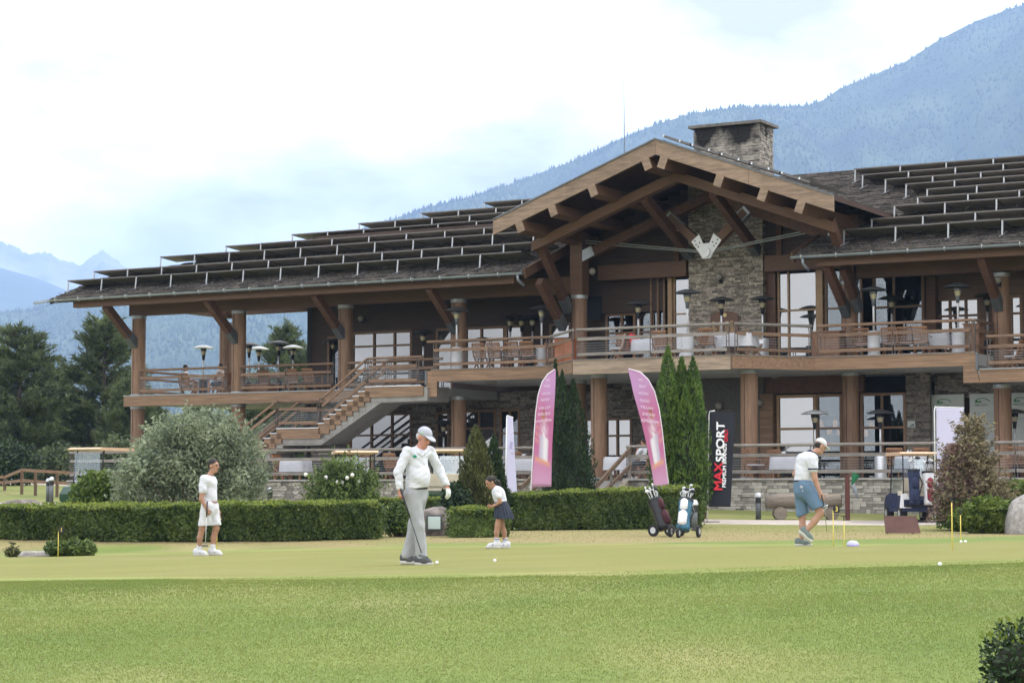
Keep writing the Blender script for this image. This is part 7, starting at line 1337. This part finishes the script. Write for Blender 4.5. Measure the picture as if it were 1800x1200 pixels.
# -- man in white cap and blue shorts, seen from behind
def blue_man(t, P):
    B = basis((.93, .30, 0), .48); c = V3(*P(1443.5, 789, .03)); sh_n, sh_f = P(1427, 811, -.17), P(1413, 811, .17); el_n, wr_n = P(1430.5, 846, -.20), P(1439, 870, -.20); el_f, wr_f = P(1402, 838, .19), P(1413, 853, .30); hipn, hipf = P(1416, 860, -.08), P(1411, 860, .09)
    kn, an = P(1441, 905, -.13), P(1414.5, 938, -.10); kf, af = P(1412.5, 912, .09), P(1410.5, 951, .08); hr = hand_ops(wr_n, (.30, -.05, -1), (.15, 1, .1), .35, 1.05, -1); hl = hand_ops(wr_f, (.6, .3, -.5), (.1, -.6, -.6), .5, 1, 1)
    body = [cap(P(1424, 806, 0), P(1438, 797, .02), .065, .055, .04)] + head_ops(c, B) + [cap(P(1420, 818, 0), P(1414, 852, 0), .14, .13, .05), cap(sh_n, el_n, .058, .046), cap(el_n, wr_n, .044, .03), cap(sh_f, el_f, .058, .046), cap(el_f, wr_f, .044, .03), cap(hipn, kn, .09, .062, .04), cap(kn, P(1430, 920, -.12), .06, .058, .03), cap(P(1430, 920, -.12), an, .058, .038), cap(hipf, kf, .09, .06, .04), cap(kf, P(1412, 928, .09), .056, .056, .03), cap(P(1412, 928, .09), af, .056, .037)]
    obj('body', mesh_of('body', body + hr + hl, m_skin, .010), t)
    obj('shirt', mesh_of('shirt', [cap(P(1424, 811, -.10), P(1417, 811, .10), .115, .11, .08), cap(P(1420, 820, 0), P(1413, 848, 0), .172, .155, .10), cap(sh_n, P(1428, 829, -.19), .088, .076, .05), cap(sh_f, P(1408, 828, .18), .088, .074, .05), fold(.005, (24, 14, 32)), cut(P(1413, 849.5, 0), (-.05, 0, -1)), cut(P(1429, 830.5, 0), (.05, 0, -1)) if 0 else fold(.002, (40, -30, 44))], m_wshirt, .010), t)
    obj('sleeve_trim', mesh_of('sleeve_trim', [cap(P(1427.5, 827, -.19), P(1428.5, 830.5, -.19), .086, .084, .01), cut(P(1428, 827.3, -.19), (0, 0, 1)), cut(P(1428, 830, -.19), (0, 0, -1))], m_navyt, .007), t); obj('collar', mesh_of('collar', [cap(P(1424, 800, -.03), P(1432.5, 803.5, -.06), .045, .034, .02), cap(P(1424, 800, -.03), P(1430, 800, .06), .045, .04, .02), cap(P(1432.5, 803.5, -.06), P(1437, 806, -.03), .034, .026, .02)], m_navyt, .008), t)
    obj('shorts', mesh_of('shorts', [cap(P(1413, 854, 0), P(1414, 866, 0), .155, .168, .06), cap(hipn, P(1438, 896, -.13), .130, .118, .06), cap(hipf, P(1413, 906, .09), .125, .112, .06), fold(.005, (24, 12, 18)), cut(P(1413, 909, 0), (.45, -.1, -1)), cut(P(1413, 848.5, 0), (0, 0, 1))], m_blue, .010), t)
    obj('belt', mesh_of('belt', [cap(P(1413, 849.5, 0), P(1413, 850.5, 0), .160, .160, .02), cut(P(1413, 848, 0), (0, 0, 1)), cut(P(1413, 851.3, 0), (0, 0, -1))], m_belt, .008), t)
    obj('glove', mesh_of('glove', [cap(P(1407.5, 860, -.16), P(1415, 859, -.175), .030, .034, .02), cap(P(1412, 860, -.165), P(1409.5, 867, -.175), .022, .014, .02), cap(P(1414, 858, -.17), P(1419, 856.5, -.16), .016, .010, .01)], m_capw, .008), t)
    he, to = P(1406.5, 939, -.10), P(1424, 953, -.12); ax = V3(*to) - V3(*he); ax /= np.linalg.norm(ax); up = np.cross(ax, V3(0, 1, 0)); up = up if up[2] > 0 else -up
    s = obj('shoe', mesh_of('shoe', shoe_ops(he, to, up=up), m_gshoe, .008), t); obj('sole', mesh_of('sole', [cap(V3(*he) + up * .008, V3(*to) + up * .004, .046, .042, .01), cut(V3(*he) + up * .02, up)], m_sole, .008), s)
    he, to = P(1403, 961.5, .09), P(1424, 961.5, .04); s = obj('shoe', mesh_of('shoe', shoe_ops(he, to), m_gshoe, .008), t); obj('sole', mesh_of('sole', sole_ops(he, to), m_sole, .008), s)
    obj('hair', mesh_of('hair', [ell(V3(*c) + B @ V3(0, -.035, .005), (.080, .073, .06), .02, B), cut(V3(*c) + B @ V3(0, .012, 0), B @ V3(0, 1, .1))], m_hdark, .009), t); face(t, c, B); capparts(t, c, B, m_capy, m_capy); lp = V3(*c) + B @ V3(.02, .085, .085); obj('cap_emblem', mesh_of('cap_emblem', [ell(lp, (.028, .012, .018), .01, B)], M('red_emblem', (.5, .05, .05), .7, .1, 5), .006), t)
PB_[0] = 961.5; BM = person('man in white cap, white polo with navy trim and blue shorts seen from behind', 1413, 35.2, blue_man, 105)
o0 = tuple(BM.location); P = PP(961.5, 1413, 105); t = thing('putter', 'putter head showing beside the hand of the man in blue shorts', 'putter', o0); MB().cyl(P(1441, 874, -.25), P(1447, 899, -.2), .011, .009, 8).build('grip', m_grip, t, True); MB().cyl(P(1447, 899, -.2), P(1456, 938, .18), .007, .006, 8).build('shaft', m_shaft, t, True); MB().tube([P(1444, 898, -.26), P(1446, 893, -.27), P(1451, 891.5, -.27), P(1450, 895, -.26), P(1445, 901, -.26)], .012, 6).build('club_head', m_rim, t, True)
# -- guests seated further back
def seated(label, u, v, zf, face_, shirt, lower, skin, hair, turn=0, legs=True, arm_up=False):
    t = thing('person', label, 'person', Wd(u, v, zf), BROT + turn); B = basis((0, -1, 0), .15); c = V3(0, -.02, 1.20); hl = [(-.1, -.05, .5), (.1, -.05, .5)]; kn = [(-.12, -.46, .52), (.14, -.44, .50)]; ft = [(-.1, -.45, .09), (.1, -.50, .09)]
    hands = hand_ops((-.20, -.36, .66), (.2, -1, -.1), (0, 0, -1), .5, 1, 1) + (hand_ops((.08, -.18, 1.04), (-.3, -.3, 1), (-.5, .6, .1), .8, 1, -1) if arm_up else hand_ops((.20, -.36, .66), (-.2, -1, -.1), (0, 0, -1), .5, 1, -1))
    ops = [cap((0, 0, 1.0), (0, -.02, 1.1), .055, .05, .04)] + head_ops(c, B) + [cap((0, .02, .9), (0, 0, .55), .12, .13, .05), cap((-.18, 0, .96), (-.25, -.1, .70), .048, .04), cap((-.25, -.1, .70), (-.20, -.36, .66), .038, .028), cap((.18, 0, .96), (.27, -.12, .74), .048, .04), cap((.27, -.12, .74), (.08, -.18, 1.04) if arm_up else (.20, -.36, .66), .038, .028)]
    for h_, k_, f_ in zip(hl, kn, ft): ops += [cap(h_, k_, .08, .056, .03), cap(k_, f_, .052, .036)]
    obj('body', mesh_of('body', ops + hands, skin, .013), t)
    obj('shirt', mesh_of('shirt', [cap((-.1, 0, .97), (.1, 0, .97), .085, .085, .05), cap((0, .02, .88), (0, .0, .56), .14, .145, .06), cap((-.18, 0, .95), (-.225, -.05, .82), .07, .06, .03), cap((.18, 0, .95), (.235, -.06, .82), .07, .06, .03), cut((0, 0, .52), (0, 0, -1)), fold(.004, (24, 13, 33))], shirt, .013), t)
    lo = [cap((-.05, .02, .52), (.05, .02, .52), .13, .13, .04)]
    for h_, k_ in zip(hl, kn): lo += [cap(h_, V3(*h_) * .35 + V3(*k_) * .65, .10, .085, .03)]
    obj('shorts', mesh_of('shorts', lo, lower, .013), t)
    for f_ in ft: obj('shoe', mesh_of('shoe', shoe_ops((f_[0], f_[1] + .04, 0), (f_[0], f_[1] - .17, 0)), m_wshoe, .012), t)
    obj('hair', mesh_of('hair', [ell(V3(*c) + V3(0, .02, .05), (.084, .092, .082), .02), cut(V3(*c) + V3(0, -.05, .03), (0, -.8, -.5))], hair, .011), t); face(t, c, B); return t
seated('man in white shirt with short dark hair seated at the railing of the left deck', Uv(327, -1.6, 660), -1.55, ZL, 0, m_wshirt, m_gpants, m_skint, m_hdark, PI - .5, arm_up=False)
seated('guest in pale shirt seated behind the second column of the left deck', Uv(388, -1.5, 660), -1.5, ZL, 0, M('pale_pink_shirt', (.5, .42, .40), .8, .1, 5), m_belt, m_skin, m_hdark, -PI / 2)
seated('woman in white top and dark shorts seated by the terrace stairs', Uv(1131, 4.35, 800), 4.3, ZT, 0, m_wshirt, m_belt, m_skint, m_hdark, -PI / 2 - .25, arm_up=True)
